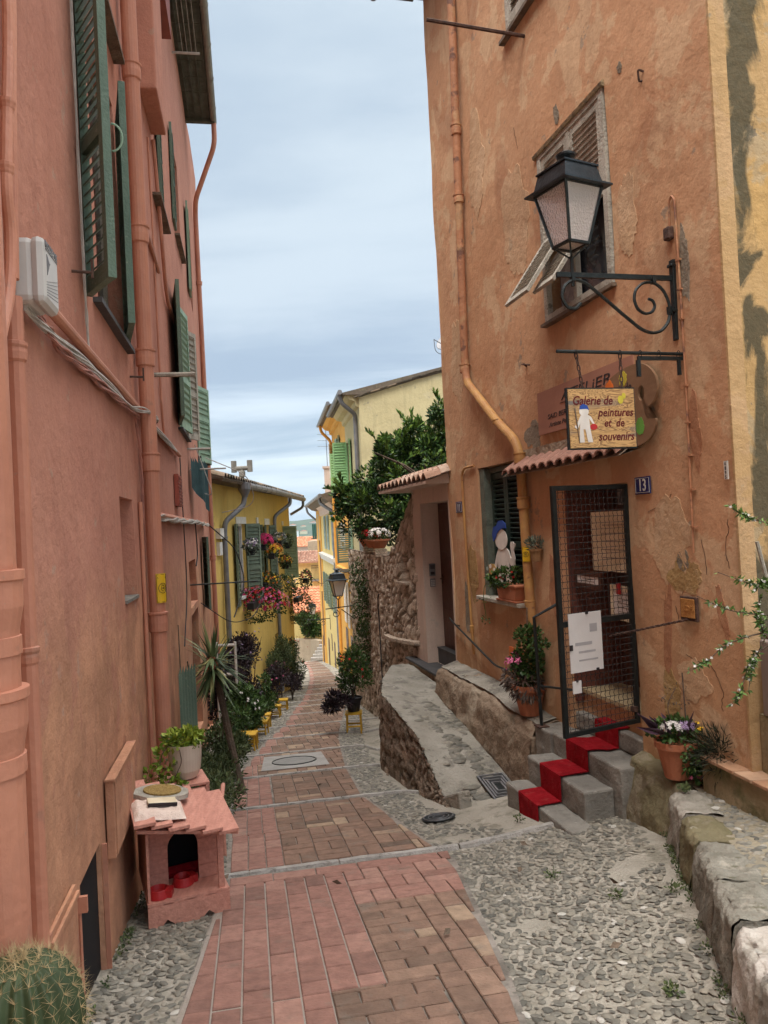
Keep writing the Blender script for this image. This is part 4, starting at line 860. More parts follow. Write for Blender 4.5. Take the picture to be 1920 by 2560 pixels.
# painted cut-out of a white figure with beret and palette, standing in the window
FG = thing('painted_cutout', RW.p(3.9, .0, .76), 'flat white painter cut-out with blue beret and palette in the lower window', 'figure')
def flat(name, poly, fr, n, th, m, par, t_off=0, z_off=0, flip=-1):
    mb = MB(); mb.prism([(flip*x*1.4, y) for x, y in poly], fr.p(t_off, n, z_off), fr.t, Z, fr.n*th); return mb.build(name, m, par)
def ell(cx, cy, rx, ry, n=24, a0=0, a1=math.tau): return [(cx+rx*math.cos(a0+(a1-a0)*k/n), cy+ry*math.sin(a0+(a1-a0)*k/n)) for k in range(n)]
body = [(-.115, 0), (-.05, 0), (-.045, .13), (-.035, .22), (0, .25), (.035, .22), (.075, .02), (.15, .02), (.125, .17), (.11, .30), (.09, .40), (.12, .36), (.165, .33), (.215, .35), (.225, .42), (.205, .50), (.235, .55), (.245, .585), (.225, .575), (.205, .60), (.165, .60), (.15, .56), (.16, .49), (.165, .43), (.15, .42), (.11, .50), (.06, .535), (-.02, .535), (-.09, .52), (-.14, .44), (-.185, .33), (-.23, .26), (-.25, .30), (-.27, .27), (-.235, .20), (-.19, .21), (-.13, .34), (-.105, .38), (-.115, .27), (-.125, .13)]
ox, oz = 3.86, .775
flat('body', body, RW, -.055, .012, M['cutout'], FG, ox, oz)
flat('head', ell(-.015, .625, .125, .115), RW, -.042, .006, M['cutout'], FG, ox, oz)
flat('beret', [(-.16, .60), (-.175, .68), (-.15, .76), (-.08, .78), (-.04, .83), (.04, .835), (.10, .80), (.11, .745), (.06, .755), (-.02, .73), (-.08, .69), (-.12, .63)], RW, -.034, .008, M['bluepaint'], FG, ox, oz)
pl = flat('palette', [(-.36, .19), (-.38, .27), (-.35, .33), (-.30, .36), (-.27, .32), (-.24, .345), (-.17, .345), (-.12, .29), (-.12, .22), (-.17, .165), (-.26, .14), (-.33, .155)], RW, -.03, .008, M['buffspot'], FG, ox, oz)
for (x, y, mm_) in ((-.31, .285, 'bluegreen'), (-.24, .315, 'cutout'), (-.16, .28, 'cutout'), (-.19, .215, 'redspot'), (-.27, .21, 'yellowspot')): flat('paint_dab', ell(x, y, .022, .024, 12), RW, -.0215, .003, M[mm_], pl, ox, oz)
# window box with red flowers
WB = thing('flower_box', RW.p(3.55, .0, .75), 'terracotta window box with small red flowers on the lower sill', 'flower box')
mb = MB(); mb.prism([(-.22, .02), (.22, .02), (.26, .17), (-.26, .17)], RW.p(3.51, -.07, .75), RW.t, Z, RW.n*.16); mb.fbox(RW, 3.24, 3.78, -.08, .10, .91, .932); mb.build('trough', M['terra'], WB, bevel=.006)
mb = MB(); mb.fbox(RW, 3.25, 3.78, -.075, .10, .751, .768); mb.build('tray', M['terra'], WB, bevel=.003)
mb = MB(); clump(mb, RW.p(3.50, .02, 1.00), .26, .12, .10, 560, .05, .016); mb.build('foliage', leaf_green, WB)
bloom(WB, 'red', RW.p(3.50, .02, 1.00), .26, .13, .11, 22, .016)
mb = MB(); mb.tube(arc([RW.p(3.92, .08, .93), RW.p(4.1, .1, .90), RW.p(4.16, .1, .74), RW.p(4.1, .1, .5)]), .004, 4); clump(mb, RW.p(4.08, .11, .50), .05, .04, .04, 20, .04, .012); clump(mb, RW.p(4.05, .11, .72), .10, .03, .02, 18, .03, .01); mb.build('trailing_stem', leaf_green, WB)
# painted boards and signs on the wall
AT = thing('sign_board', RW.p(1.8, .02, 2.4), 'long terracotta painted board lettered for the workshop, behind the hanging sign', 'sign')
mb = MB(); mb.fbox(RW, 1.0, 2.645, .012, .030, 2.40, 2.80); mb.build('board', M['boardrose'], AT)
text('lettering', 'ATELiER', RW.p(2.16, .031, 2.655), -RW.t, Z, .118, M['darkink'], AT, shear=.15, width=.85)
text('lettering', 'SAïD BER', RW.p(2.44, .031, 2.525), -RW.t, Z, .064, M['darkink'], AT, shear=.15, width=.36); text('lettering', 'Artiste Pei', RW.p(2.42, .031, 2.45), -RW.t, Z, .058, M['darkink'], AT, shear=.3, width=.36)
mb = MB(); mb.tube([RW.p(2.18, .033, 2.635), RW.p(1.35, .033, 2.635)], .003, 4); mb.build('underline', M['darkink'], AT)
PA = thing('palette_sign', RW.p(1.0, .05, 2.12), 'big brown board cut like a painter palette with colour dabs, behind the hanging sign', 'sign')
pal = [(.66, 2.47), (.67, 2.57), (.75, 2.66), (.86, 2.71), (1.0, 2.72), (1.18, 2.70), (1.33, 2.66), (1.45, 2.58), (1.50, 2.45), (1.45, 2.30), (1.30, 2.19), (1.15, 2.13), (1.0, 2.11), (.85, 2.12), (.74, 2.18), (.70, 2.25), (.705, 2.285), (.76, 2.285), (.805, 2.29), (.83, 2.32), (.82, 2.36), (.78, 2.38), (.72, 2.40)]
for _ in range(2):
    q_ = []
    for a, c_ in zip(pal, pal[1:]+pal[:1]): q_ += [(a[0]*.75+c_[0]*.25, a[1]*.75+c_[1]*.25), (a[0]*.25+c_[0]*.75, a[1]*.25+c_[1]*.75)]
    pal = q_
bmf = MB()
# palette with its thumb hole: ring of quads between outline and hole
hc = (.865, 2.49); hole = []
for x, y in pal:
    a = math.atan2(y-hc[1], x-hc[0]); hole.append((hc[0]+.042*math.cos(a), hc[1]+.055*math.sin(a)))
n_ = len(pal)
def PP(x, y, n): return RW.p(x, n, y)
for i in range(n_):
    j = (i+1) % n_
    for n in (.062, .042): bmf.quad(PP(*pal[i], n), PP(*pal[j], n), PP(*hole[j], n), PP(*hole[i], n))
    bmf.quad(PP(*pal[i], .042), PP(*pal[j], .042), PP(*pal[j], .062), PP(*pal[i], .062)); bmf.quad(PP(*hole[i], .042), PP(*hole[j], .042), PP(*hole[j], .062), PP(*hole[i], .062))
bmf.build('board', M['boardbrown'], PA)
def dab(cx, cy, rx, ry, m, seed):
    random.seed(seed); pts = [(cx+rx*(1+random.uniform(-.16, .16))*math.cos(k/26*math.tau), cy+ry*(1+random.uniform(-.16, .16))*math.sin(k/26*math.tau)) for k in range(26)]
    mb = MB(); mb.prism(pts, RW.p(0, .0625, 0), RW.t, Z, RW.n*.002); mb.build('paint_dab', m, PA)
dab(1.09, 2.635, .055, .055, M['yellowspot'], 1); dab(1.29, 2.60, .06, .06, M['orangespot'], 2); dab(.90, 2.25, .05, .065, M['greenspot'], 3); dab(1.15, 2.19, .04, .04, M['bluepaint'], 4)
for tx, z_ in (('Galerie de', 2.535), ('peintures', 2.455), ('et de', 2.375), ('souvenirs', 2.295)): text('lettering', tx, RW.p(.985, .063, z_), -RW.t, Z, .092, M['darkink'], PA, align='RIGHT', shear=.15)
# hanging sign on its iron bar
HS = thing('hanging_sign', RW.p(.42, .65, 2.05), 'square wooden gallery sign with white painter figure hanging by two chains', 'sign')
mb = MB(); mb.fbox(RW, .412, .432, .405, .90, 2.045, 2.447); mb.build('frame', M['iron'], HS)
wd = bpy.data.materials.new('painted_wood_grain'); t, N, K, b = nodes_of(wd); b.inputs['Roughness'].default_value = .45
tcn = N.new('ShaderNodeTexCoord'); mpn = N.new('ShaderNodeMapping'); mpn.inputs['Scale'].default_value = (2.2, 2.2, 14); K(tcn.outputs['Object'], mpn.inputs[0])
n1 = N.new('ShaderNodeTexNoise'); n1.inputs['Scale'].default_value = 1.6; n1.inputs['Detail'].default_value = 3; n1.inputs['Distortion'].default_value = 1.6; K(mpn.outputs[0], n1.inputs['Vector'])
wv = N.new('ShaderNodeMath'); wv.operation = 'MULTIPLY'; wv.inputs[1].default_value = 60; K(n1.outputs['Fac'], wv.inputs[0]); sn = N.new('ShaderNodeMath'); sn.operation = 'SINE'; K(wv.outputs[0], sn.inputs[0])
r1 = N.new('ShaderNodeValToRGB'); e = r1.color_ramp.elements; e[0].position = 0; e[0].color = (.20, .10, .035, 1); e[1].position = 1; e[1].color = (.56, .34, .13, 1); k_ = e.new(.35); k_.color = (.46, .27, .10, 1)
mr = N.new('ShaderNodeMapRange'); mr.inputs[1].default_value = -1; K(sn.outputs[0], mr.inputs[0]); K(mr.outputs[0], r1.inputs[0])
n2 = N.new('ShaderNodeTexNoise'); n2.inputs['Scale'].default_value = .55; n2.inputs['Detail'].default_value = 2; K(mpn.outputs[0], n2.inputs['Vector']); m2 = N.new('ShaderNodeMapRange'); m2.inputs[1].default_value = .52; m2.inputs[2].default_value = .60; K(n2.outputs['Fac'], m2.inputs[0])
mxn = N.new('ShaderNodeMixRGB'); K(m2.outputs[0], mxn.inputs[0]); K(r1.outputs[0], mxn.inputs[1]); mxn.inputs[2].default_value = (.15, .13, .115, 1); K(mxn.outputs[0], b.inputs['Base Color'])
mb = MB(); mb.fbox(RW, .404, .44, .415, .89, 2.055, 2.437); mb.build('painted_board', wd, HS)
ff = .4035; EX = -RW.n; EZ = RW.t*-1
def ST(x, z): return RW.p(ff, .89-x, z)
for tx, x, z_, sz, wd_ in (('Galerie de', .025, 2.335, .082, .285), ('peintures', .205, 2.258, .075, .262), ('et  de', .245, 2.19, .075, .145), ('souvenirs', .20, 2.10, .078, .262)): text('lettering', tx, ST(x, z_), -RW.n, Z, sz, M['maroon'], HS, shear=.25, bold=.0014, width=wd_, extrude=.001)
def sflat(name, poly, m, off=0): 
    mb = MB(); mb.prism([(x, y) for x, y in poly], RW.p(ff-off, .89, 2.055), -RW.n, Z, -RW.t*.002); mb.build(name, m, HS)
sflat('painter_figure', [(.065, .035), (.10, .035), (.095, .12), (.11, .12), (.125, .035), (.16, .035), (.145, .12), (.14, .19), (.16, .16), (.175, .14), (.18, .15), (.155, .20), (.13, .215), (.10, .215), (.08, .21), (.06, .17), (.05, .14), (.04, .15), (.035, .135), (.055, .12), (.075, .16), (.07, .12)], M['cutout']); sflat('painter_head', ell(.105, .235, .034, .03), M['cutout'], .001)
sflat('painter_beret', [(.075, .25), (.078, .272), (.10, .285), (.13, .275), (.142, .245), (.125, .252)], M['bluepaint'], .0015); sflat('painter_palette', ell(.17, .135, .026, .02), M['redspot'], .001); sflat('paintbrush', [(.062, .03), (.067, .03), (.046, .26), (.036, .26)], M['brownwood'], .0025)
sflat('lemon', ell(.375, .31, .02, .027), M['yellowspot']); sflat('lemon', ell(.40, .335, .014, .02), M['yellowspot'])
def chain(a, b_, n, m, par, r_=.0045, lk=.035):
    mb = MB(); a = Vector(a); b_ = Vector(b_); d = (b_-a).normalized(); s1 = d.orthogonal().normalized(); s2 = d.cross(s1)
    for i in range(n):
        c = a.lerp(b_, (i+.5)/n); w = s1 if i % 2 else s2; h = (b_-a).length/n*.62
        mb.tube([c+d*h*math.cos(k/12*math.tau)+w*h*.42*math.sin(k/12*math.tau) for k in range(13)], r_, 5, cap=False)
    return mb.build('chain', m, par)
chain(RW.p(.42, .81, 2.67), RW.p(.42, .775, 2.447), 6, M['rust'], HS); chain(RW.p(.42, .49, 2.67), RW.p(.42, .49, 2.447), 6, M['rust'], HS)
BR = thing('sign_bracket', RW.p(.42, 0, 2.6), 'dark iron bar and clamped flat bracket carrying the gallery sign', 'bracket')
mb = MB(); mb.tube([RW.p(.42, 0, 2.672), RW.p(.42, .945, 2.686)], .012, 8); mb.build('bar', M['iron'], BR)
mb = MB(); mb.fbox(RW, .41, .43, .0, .36, 2.63, 2.655); mb.fbox(RW, .41, .43, .345, .37, 2.52, 2.63); mb.fbox(RW, .41, .43, .04, .06, 2.53, 2.63); mb.build('flat_bracket', M['iron'], BR)
mb = MB()
for n in (.34, .2, .05, .81, .49): mb.tube([RW.p(.42+.02*math.cos(k/10*math.tau), n, 2.668+.028*math.sin(k/10*math.tau)) for k in range(11)], .003, 4, cap=False)
mb.build('clamp', M['iron'], BR)
# number plates
def plate(fr, t0, t1, z0, z1, num, label, sz):
    o = thing('house_number', fr.p((t0+t1)/2, 0.02, z0), label, 'number plate')
    mb = MB(); mb.fbox(fr, t0, t1, .008, .018, z0, z1); mb.build('plate', M['signblue'], o, bevel=.003)
    mb = MB(); 
    for q in ((t0+.012, z0+.012, t1-.012, z0+.012), (t1-.012, z0+.012, t1-.012, z1-.012), (t1-.012, z1-.012, t0+.012, z1-.012), (t0+.012, z1-.012, t0+.012, z0+.012)): mb.tube([fr.p(q[0], .0185, q[1]), fr.p(q[2], .0185, q[3])], .0016, 4)
    mb.build('border', M['enamelwhite'], o)
    text('numeral', num, fr.p((t0+t1)/2, .0185, z0+(z1-z0)*.2), -fr.t, Z, sz, M['enamelwhite'], o, align='CENTER', bold=.0015, extrude=.001, sx=.85)
plate(RW, .885, 1.085, 1.755, 1.885, '13', 'dark blue enamel plate with white number 13 beside the shop door', .125)
plate(RW, 4.95, 5.17, 1.73, 1.87, '11', 'dark blue enamel plate with white number 11 by the white doorway', .12)
o = thing('meter_number', RW.p(.05, .01, 1.8), 'small white vertical strip with digits on the ochre wall corner', 'number plate')
mb = MB(); mb.fbox(RW, .03, .066, .018, .024, 1.80, 1.915); mb.build('strip', M['enamelwhite'], o)
for i, ch in enumerate('6895'): text('numeral', ch, RW.p(.059, .0245, 1.888-i*.028), -RW.t, Z, .030, M['darkink'], o, bold=.0008, extrude=.0005)
# metre hatch with raised letters and its chain to the gate
EB = thing('utility_hatch', RW.p(.5, 0, .86), 'small square ochre cast hatch in a rough frame right of the gate', 'hatch')
mb = MB(); mb.fbox(RW, .425, .605, .0, .02, .865, 1.03); mb.build('frame', M['rust'], EB, bevel=.004); mb = MB(); mb.fbox(RW, .44, .59, .02, .028, .885, 1.015); mb.build('plate', mat('ochre_cast_plate', (.42, .20, .06), .7, (.34, .15, .04), 9, .3, 50), EB, bevel=.006)
text('lettering', 'EDF', RW.p(.55, .028, .935), -RW.t, Z, .05, mat('ochre_cast_plate', (.4, .2, .06)), EB, bold=.001, extrude=.004)
# wires and old switch on the wall
mb = MB(); mb.tube(arc([RW.p(.48, .02, 3.55), RW.p(.47, .02, 3.73), RW.p(.44, .02, 3.76), RW.p(.41, .02, 3.72), RW.p(.40, .02, 3.1), RW.p(.40, .02, 2.45), RW.p(.42, .02, 1.33)]), .008, 5)
for z_ in (3.3, 3.1, 2.9, 2.45, 2.2, 1.98, 1.75, 1.5): mb.fbox(RW, .385, .425, .0, .03, z_, z_+.012)
mb.build('wall_wire', M['pipe_orange'], RH)
mb = MB(); mb.fbox(RW, .455, .52, .0, .05, 3.47, 3.56); mb.build('switch_box', M['rust'], RH, bevel=.012)
# flaked and patched areas of the old plaster, a film thick
def patch(t_, z_, rt_, rz, m, seed, lean=0, thick=.0022, n_=44):
    pts = []
    for k in range(n_):
        a = k/n_*math.tau; rr = 1+.42*noise.noise(Vector((math.cos(a)*1.5, math.sin(a)*1.5, seed)))+.18*noise.noise(Vector((math.cos(a)*5, math.sin(a)*5, seed+3))); x = rt_*rr*math.cos(a); z = rz*rr*math.sin(a); pts.append((t_+x+lean*z, z_+z))
    mb = MB(); c = (t_, z_)
    def Pw(x, z, o=0): return RW.p(x, .0125*0+amp_(x, z)+thick*(1-o), z)
    vs = [Pw(*c)]+[Pw(c[0]+(x-c[0])*.5, c[1]+(z-c[1])*.5) for x, z in pts]+[Pw(x, z) for x, z in pts]+[Pw(x, z, 3) for x, z in pts]
    fs = [(0, 1+k, 1+(k+1) % n_) for k in range(n_)]
    for r_ in (1, 1+n_): fs += [(r_+k, r_+(k+1) % n_, r_+n_+(k+1) % n_, r_+n_+k) for k in range(n_)]
    mb.add(vs, fs); mb.build('plaster_patch', m, RH)
def amp_(t, z): return .016*noise.noise(Vector((t*.9, z*.9, RW.o.x*3)))*2+.0015
pm1 = plastermat('bare_cement', (.26, .22, .17), (.21, .175, .13), (.30, .26, .2), (.16, .13, .1), bumpy=.9); pm2 = plastermat('old_red_wash', (.42, .21, .12), (.38, .185, .10), (.46, .25, .145), (.3, .2, .14), bumpy=.5); pm3 = plastermat('ochre_render', (.42, .27, .12), (.36, .23, .10), (.46, .32, .17), (.25, .2, .14), bumpy=.9); pm4 = plastermat('faded_peach', (.56, .37, .23), (.52, .34, .2), (.6, .42, .27), (.4, .3, .2), bumpy=.5)
for a_ in ((1.98, 5.14, .045, .09, pm1, 1.1, .2), (.98, 4.96, .028, .04, pm1, 2.3), (.355, 3.26, .05, .26, pm1, 3.7), (.55, 1.16, .17, .13, pm3, 4.1), (.57, 1.27, .07, .07, pm1, 4.9), (.20, .95, .045, .16, pm2, 5.2, .2), (.80, .28, .10, .22, pm3, 6.6), (.80, .78, .045, .36, pm2, 7.4, -.12), (2.82, 2.42, .16, .13, pm1, 8.8), (.70, 1.42, .22, .30, pm4, 9.9), (3.0, 4.6, .35, .5, pm4, 10.2), (1.0, 3.9, .12, .3, pm4, 11.7), (4.7, 1.0, .16, .35, pm3, 12.3), (4.95, .55, .12, .3, pm1, 13.1), (.55, .45, .16, .12, pm4, 14.6), (.35, 2.15, .06, .22, pm2, 15.1), (2.55, 1.0, .10, .28, pm2, 16.8), (4.9, 3.6, .2, .5, pm4, 17.2), (3.9, 5.6, .25, .5, pm4, 18.9)):
    patch(*a_)
mb = MB()
def crack(pts, seed):
    random.seed(seed); P = []
    for (a, c_) in zip(pts, pts[1:]):
        for k in range(7): f = k/7; P.append((a[0]+(c_[0]-a[0])*f+random.uniform(-.012, .012), a[1]+(c_[1]-a[1])*f))
    mb = MB(); mb.tube([RW.p(x, amp_(x, z)+.0008, z) for x, z in P], .0018, 3); mb.build('crack', M['soil'], RH)
for i, c_ in enumerate((((.36, 1.42), (.32, 1.15)), ((.37, .62), (.25, .45), (.27, .28)), ((.08, 1.55), (.13, 1.35), (.10, 1.22)), ((.62, .62), (.45, .58), (.36, .62)), ((.7, .95), (.66, .82)), ((.95, 1.62), (.72, 1.68), (.66, 1.75)), ((3.5, .35), (3.42, .18), (3.5, .05)), ((2.9, 5.5), (2.8, 5.2)))): crack(c_, i)
# clay tile canopy over the shop door
CN = thing('tile_canopy', RW.p(2.1, .1, 2.05), 'narrow canopy of curved clay tiles over the shop door', 'canopy')
tl = MB(); nT = 13
for i in range(nT):
    tc_ = 1.02+(3.2-1.02)*(i+.5)/nT; w = (3.2-1.02)/nT
    zt = 2.20; zb = 2.07
    for j in range(7):
        a0, a1 = math.pi*j/7, math.pi*(j+1)/7
        def q(a, n, z, r_): return RW.p(tc_+math.cos(a)*r_, n, z+math.sin(a)*r_*.62)
        r0 = w*.52; tn = random.random()
        tl.quad(q(a0, .0, zt, r0), q(a1, .0, zt, r0), q(a1, .20, zb, r0), q(a0, .20, zb, r0), tn); tl.quad(q(a0, .20, zb, r0), q(a1, .20, zb, r0), q(a1, .20, zb, r0*.78), q(a0, .20, zb, r0*.78), tn); tl.quad(q(a0, .20, zb, r0*.78), q(a1, .20, zb, r0*.78), q(a1, .0, zt, r0*.78), q(a0, .0, zt, r0*.78), tn)
tl.build('tiles', mat('rose_clay_tile', (.36, .19, .14), .85, (.26, .135, .10), 9, .4, 40, spots=[(12, .6, .68, (.14, .10, .09), .6)]), CN)
mb = MB(); mb.quad(RW.p(1.0, .0, 2.17), RW.p(3.22, .0, 2.17), RW.p(3.22, .185, 2.05), RW.p(1.0, .185, 2.05)); mb.quad(RW.p(1.0, .0, 2.10), RW.p(3.22, .0, 2.10), RW.p(3.22, .185, 2.05), RW.p(1.0, .185, 2.05)); mb.fbox(RW, .98, 3.1, 0, .03, 2.20, 2.30); mb.build('mortar', M['plinth'], CN)
# mesh gate
GT = thing('mesh_gate', RW.p(1.21, .0, .08), 'dark iron gate of woven wire mesh standing open outside the shop door', 'gate')
ga, gb = RW.p(1.215, .01, 0), RW.p(1.045, .73, 0); ge = (gb-ga); GW = ge.length; ge.normalize(); gn = Vector((ge.y, -ge.x, 0)); z0, z1 = .01, 1.845
def GP(x, z, n=0): return ga+ge*x+gn*n+Z*z
mb = MB()
for x0, x1, a, c_ in ((0, .035, z0, z1), (GW-.038, GW, z0, z1), (.035, GW-.038, z0, z0+.032), (.035, GW-.038, z1-.036, z1), (.035, GW-.038, .81, .85)): mb.obox(GP((x0+x1)/2, (a+c_)/2), ge*(x1-x0)/2, gn*.014, Z*(c_-a)/2)
mb.build('frame', M['iron'], GT)
mb = MB(); nx, nzz = 15, 38
def wv_(pts, r_): mb.tube(pts, r_, 3)
for i in range(nx):
    x = .04+(GW-.08)*(i+.5)/nx; wv_([GP(x+.0025*(-1)**k, z0+.03+(z1-z0-.06)*k/76, .003*(-1)**k) for k in range(77)], .0027)
for j in range(nzz):
    z = z0+.03+(z1-z0-.06)*(j+.5)/nzz; wv_([GP(.036+(GW-.074)*k/42, z, .003*(-1)**(k+1)) for k in range(43)], .0027)
mb.build('wire_mesh', mat('dull_wire', (.045, .042, .040), .7, (.03, .028, .026), 20, 0, metal=0), GT)
chain(RW.p(.51, .035, .875), GP(.25, .70, .0), 30, M['rust'], RH)
mb = MB(); mb.obox(GP(.045, .12), ge*.02, gn*.02, Z*.02); mb.build('hinge', M['rust'], GT)
# papers and pictures behind the mesh
def board(name, fr, t0, t1, n, z0, z1, m, label, cat, tilt=0, frame=None, lines=0, group=None):
    o = thing(name, fr.p((t0+t1)/2, n, z0), label, cat, group); mb = MB(); c = fr.p((t0+t1)/2, n, (z0+z1)/2); e = (fr.t*math.cos(tilt)+Z*math.sin(tilt)); u = (Z*math.cos(tilt)-fr.t*math.sin(tilt))
    w, h = (t1-t0)/2, (z1-z0)/2; mb.obox(c, e*w, fr.n*.008, u*h); mb.build('sheet', m, o)
    if frame:
        mb = MB()
        for s_ in (-1, 1): mb.obox(c+e*s_*w, e*.022, fr.n*.014, u*(h+.022)); mb.obox(c+u*s_*h, e*(w-.022), fr.n*.014, u*.022)
        mb.build('frame', frame, o)
    if lines:
        mb = MB(); random.seed(lines)
        for k in range(lines):
            y = h*.6-k*h*1.2/max(1, lines-1); l = w*random.uniform(.4, .7); mb.obox(c+u*y+fr.n*.0085, e*l, fr.n*.001, u*.004)
        mb.build('faded_lines', mat('faded_ink', (.32, .28, .24), .9, bump=0), o)
    return o
INN = Fr(tuple(RW.p(2.27, -.05, 0))[:2], 73, 1)
board('notice_board', RW, 1.22, 1.98, -.12, 1.16, 1.62, M['paper'], 'large cream framed sheet high in the doorway behind the gate', 'notice', .0, M['paper'], 5)
board('notice_board', RW, 1.22, 1.72, -.12, .76, 1.00, M['paperw'], 'white sheet with a red clip below the cream sheet', 'notice', .03, M['paper'], 5)
board('framed_notice', RW, 1.80, 2.22, -.06, 1.00, 1.11, M['paperw'], 'small red wood framed notice inside the doorway', 'notice', .02, M['doorwood'], 4)
mb = MB(); mb.fbox(RW, 1.56, 1.60, -.10, -.08, .96, 1.05); tag(mb.build('clip', M['redspot']), 'red clip holding the white sheet in the doorway', 'clip')
o = thing('notice_board', GP(.5, .5, -.03), 'big white paper poster clipped low inside the mesh gate', 'notice'); mb = MB(); mb.obox(GP(.515, .69, -.03), ge*.155, gn*.004, Z*.215); mb.build('sheet', M['paperw'], o)
for cx_, cz_, ch_ in ((.50, .905, .012), (.66, .66, .02), (.42, .48, .01)): mb = MB(); mb.obox(GP(cx_, cz_, -.036), ge*.012, gn*.006, Z*ch_); mb.build('clip', M['darkink'], o)
mb = MB()
for (x, z, w, h) in ((.44, .79, .035, .03), (.54, .68, .08, .012), (.51, .62, .08, .008), (.50, .56, .09, .006)): mb.obox(GP(x, z, -.0345), ge*w, gn*.0008, Z*h)
mb.build('faded_print', mat('pale_print', (.45, .44, .45), .9, bump=0), o)
o = thing('price_card', GP(.62, .33, -.03), 'small white card clipped near the foot of the mesh gate', 'card'); mb = MB(); mb.obox(GP(.62, .37, -.03), ge*.04, gn*.003, Z*.045); mb.build('sheet', M['paperw'], o); mb = MB(); mb.obox(GP(.62, .415, -.034), ge*.008, gn*.006, Z*.008); mb.build('clip', M['darkink'], o)
o = thing('warning_sign', RW.p(1.42, -.08, 1.68), 'small grey sheet with a warning triangle under the door lintel', 'sign'); mb = MB(); mb.fbox(RW, 1.34, 1.50, -.09, -.082, 1.69, 1.83); mb.build('sheet', mat('grey_sheet', (.16, .155, .15), .8, bump=0), o)
mb = MB(); T_ = [RW.p(1.365, -.08, 1.71), RW.p(1.475, -.08, 1.71), RW.p(1.42, -.08, 1.81)]; mb.tube([T_[0], T_[1], T_[2], T_[0]], .004, 4); mb.tube([RW.p(1.42, -.08, 1.725), RW.p(1.42, -.08, 1.775)], .005, 4); mb.build('triangle', M['darkink'], o)
mb = MB(); mb.tube([RW.p(1.62, -.35, .85), RW.p(1.38, -.3, .10)], .018, 6); tag(mb.build('wooden_pole', M['brownwood']), 'thin wooden pole leaning inside the dark doorway', 'pole')
# ------------------------------------------------------------------ steps with the red carpet
SP = thing('steps', RW.p(1.75, .5, -.9), 'three grey concrete steps with a red carpet rising to the shop door', 'steps')
mb = MB()
# each tread (t0,t1,n_out,n_in,z_top,z_bottom)
TR = [(1.02, 2.57, .46, .25, -.675, -1.1), (1.545, 2.62, .25, .02, -.47, -1.1), (1.50, 2.62, .02, -.25, -.295, -1.1)]
def stepbox(mb, a, b_, n0, n1, zt, zb): mb.fbox(RW, a, b_, n1, n0, zb, zt)
stepbox(mb, 1.05, 2.26, .71, .502, -.675, -1.15); stepbox(mb, 1.23, 2.25, .50, .252, -.47, -1.16); stepbox(mb, 1.12, 2.245, .25, -.09, -.295, -1.0)
stepbox(mb, 2.25, 2.565, .275, .0, -.30, -1.2); mb.fbox(RW, 1.225, 2.285, -.095, -.005, -.29, -.14)
o = mb.build('step', M['concrete'], SP, bevel=.016)
sb = o.modifiers.new('cuts', 'SUBSURF'); sb.subdivision_type = 'SIMPLE'; sb.levels = 4; sb.render_levels = 4
tx_ = bpy.data.textures.new('worn', 'CLOUDS'); tx_.noise_scale = .12; dm = o.modifiers.new('worn', 'DISPLACE'); dm.texture = tx_; dm.strength = .022; dm.mid_level = .5; dm.texture_coords = 'GLOBAL'
cp = MB(); c0, c1 = 1.59, 1.955
prof_ = [(.724, -.885), (.724, -.660), (.516, -.656), (.516, -.454), (.266, -.451), (.266, -.280), (.010, -.277), (.010, -.124), (-.10, -.124)]
pf = []
for (na, za), (nb, zb) in zip(prof_, prof_[1:]):
    for f in (0, .08, .35, .65, .92): pf.append((na+(nb-na)*f, za+(zb-za)*f))
pf.append(prof_[-1]); k = 10
for (n_, z_) in pf:
    for i in range(k+1):
        a = c0+(c1-c0)*i/k; cp.v.append(RW.p(a-.05*(n_ < .1)+.003*math.sin(n_*60), n_+.004*noise.noise(Vector((a*9, z_*9, 1))), z_+.004*noise.noise(Vector((a*11, n_*13, 5)))+.003))
for j in range(len(pf)-1):
    for i in range(k): cp.f.append([j*(k+1)+i, j*(k+1)+i+1, (j+1)*(k+1)+i+1, (j+1)*(k+1)+i]); cp.mi.append(0); cp.t.append(.5)
o = cp.build('red_carpet', M['redcloth']); tag(o, 'red carpet runner laid down the grey concrete steps', 'carpet')
s_ = o.modifiers.new('thick', 'SOLIDIFY'); s_.thickness = .008; s_.offset = 0
# handrails
HR = thing('handrail', RW.p(2.5, .25, -.3), 'black iron handrail post standing between the big pot and the gate', 'handrail')
mb = MB(); mb.tube([RW.p(2.48, .24, -.30), RW.p(2.52, .24, .70), RW.p(2.44, -.0, .83)], .016, 8); mb.build('rail', M['iron'], HR); mb = MB(); mb.tube([RW.p(2.49, .24, .07), RW.p(2.2, .05, .07)], .011, 8); mb.build('crossbar', M['iron'], HR); mb = MB(); mb.fbox(RW, 2.42, 2.54, .19, .29, -.302, -.29); mb.build('foot_plate', M['rust'], HR)
HR = thing('handrail', RW.p(4.6, .04, .0), 'thin dark handrail sloping down the wall beside doorway 11', 'handrail')
mb = MB(); mb.tube(arc([RW.p(5.55, .05, .36), RW.p(5.42, .06, .33), RW.p(4.0, .06, -.01), RW.p(3.75, .02, -.02)]), .012, 8); mb.tube([RW.p(5.3, 0, .28), RW.p(5.3, .06, .30)], .008, 6); mb.build('rail', M['iron'], HR)
mb = MB(); mb.fbox(RW, 3.27, 3.68, .0, .02, -.14, .25); tag(mb.build('orange_panel', M['orangeboard']), 'small orange board against the wall behind the big potted plant', 'panel')
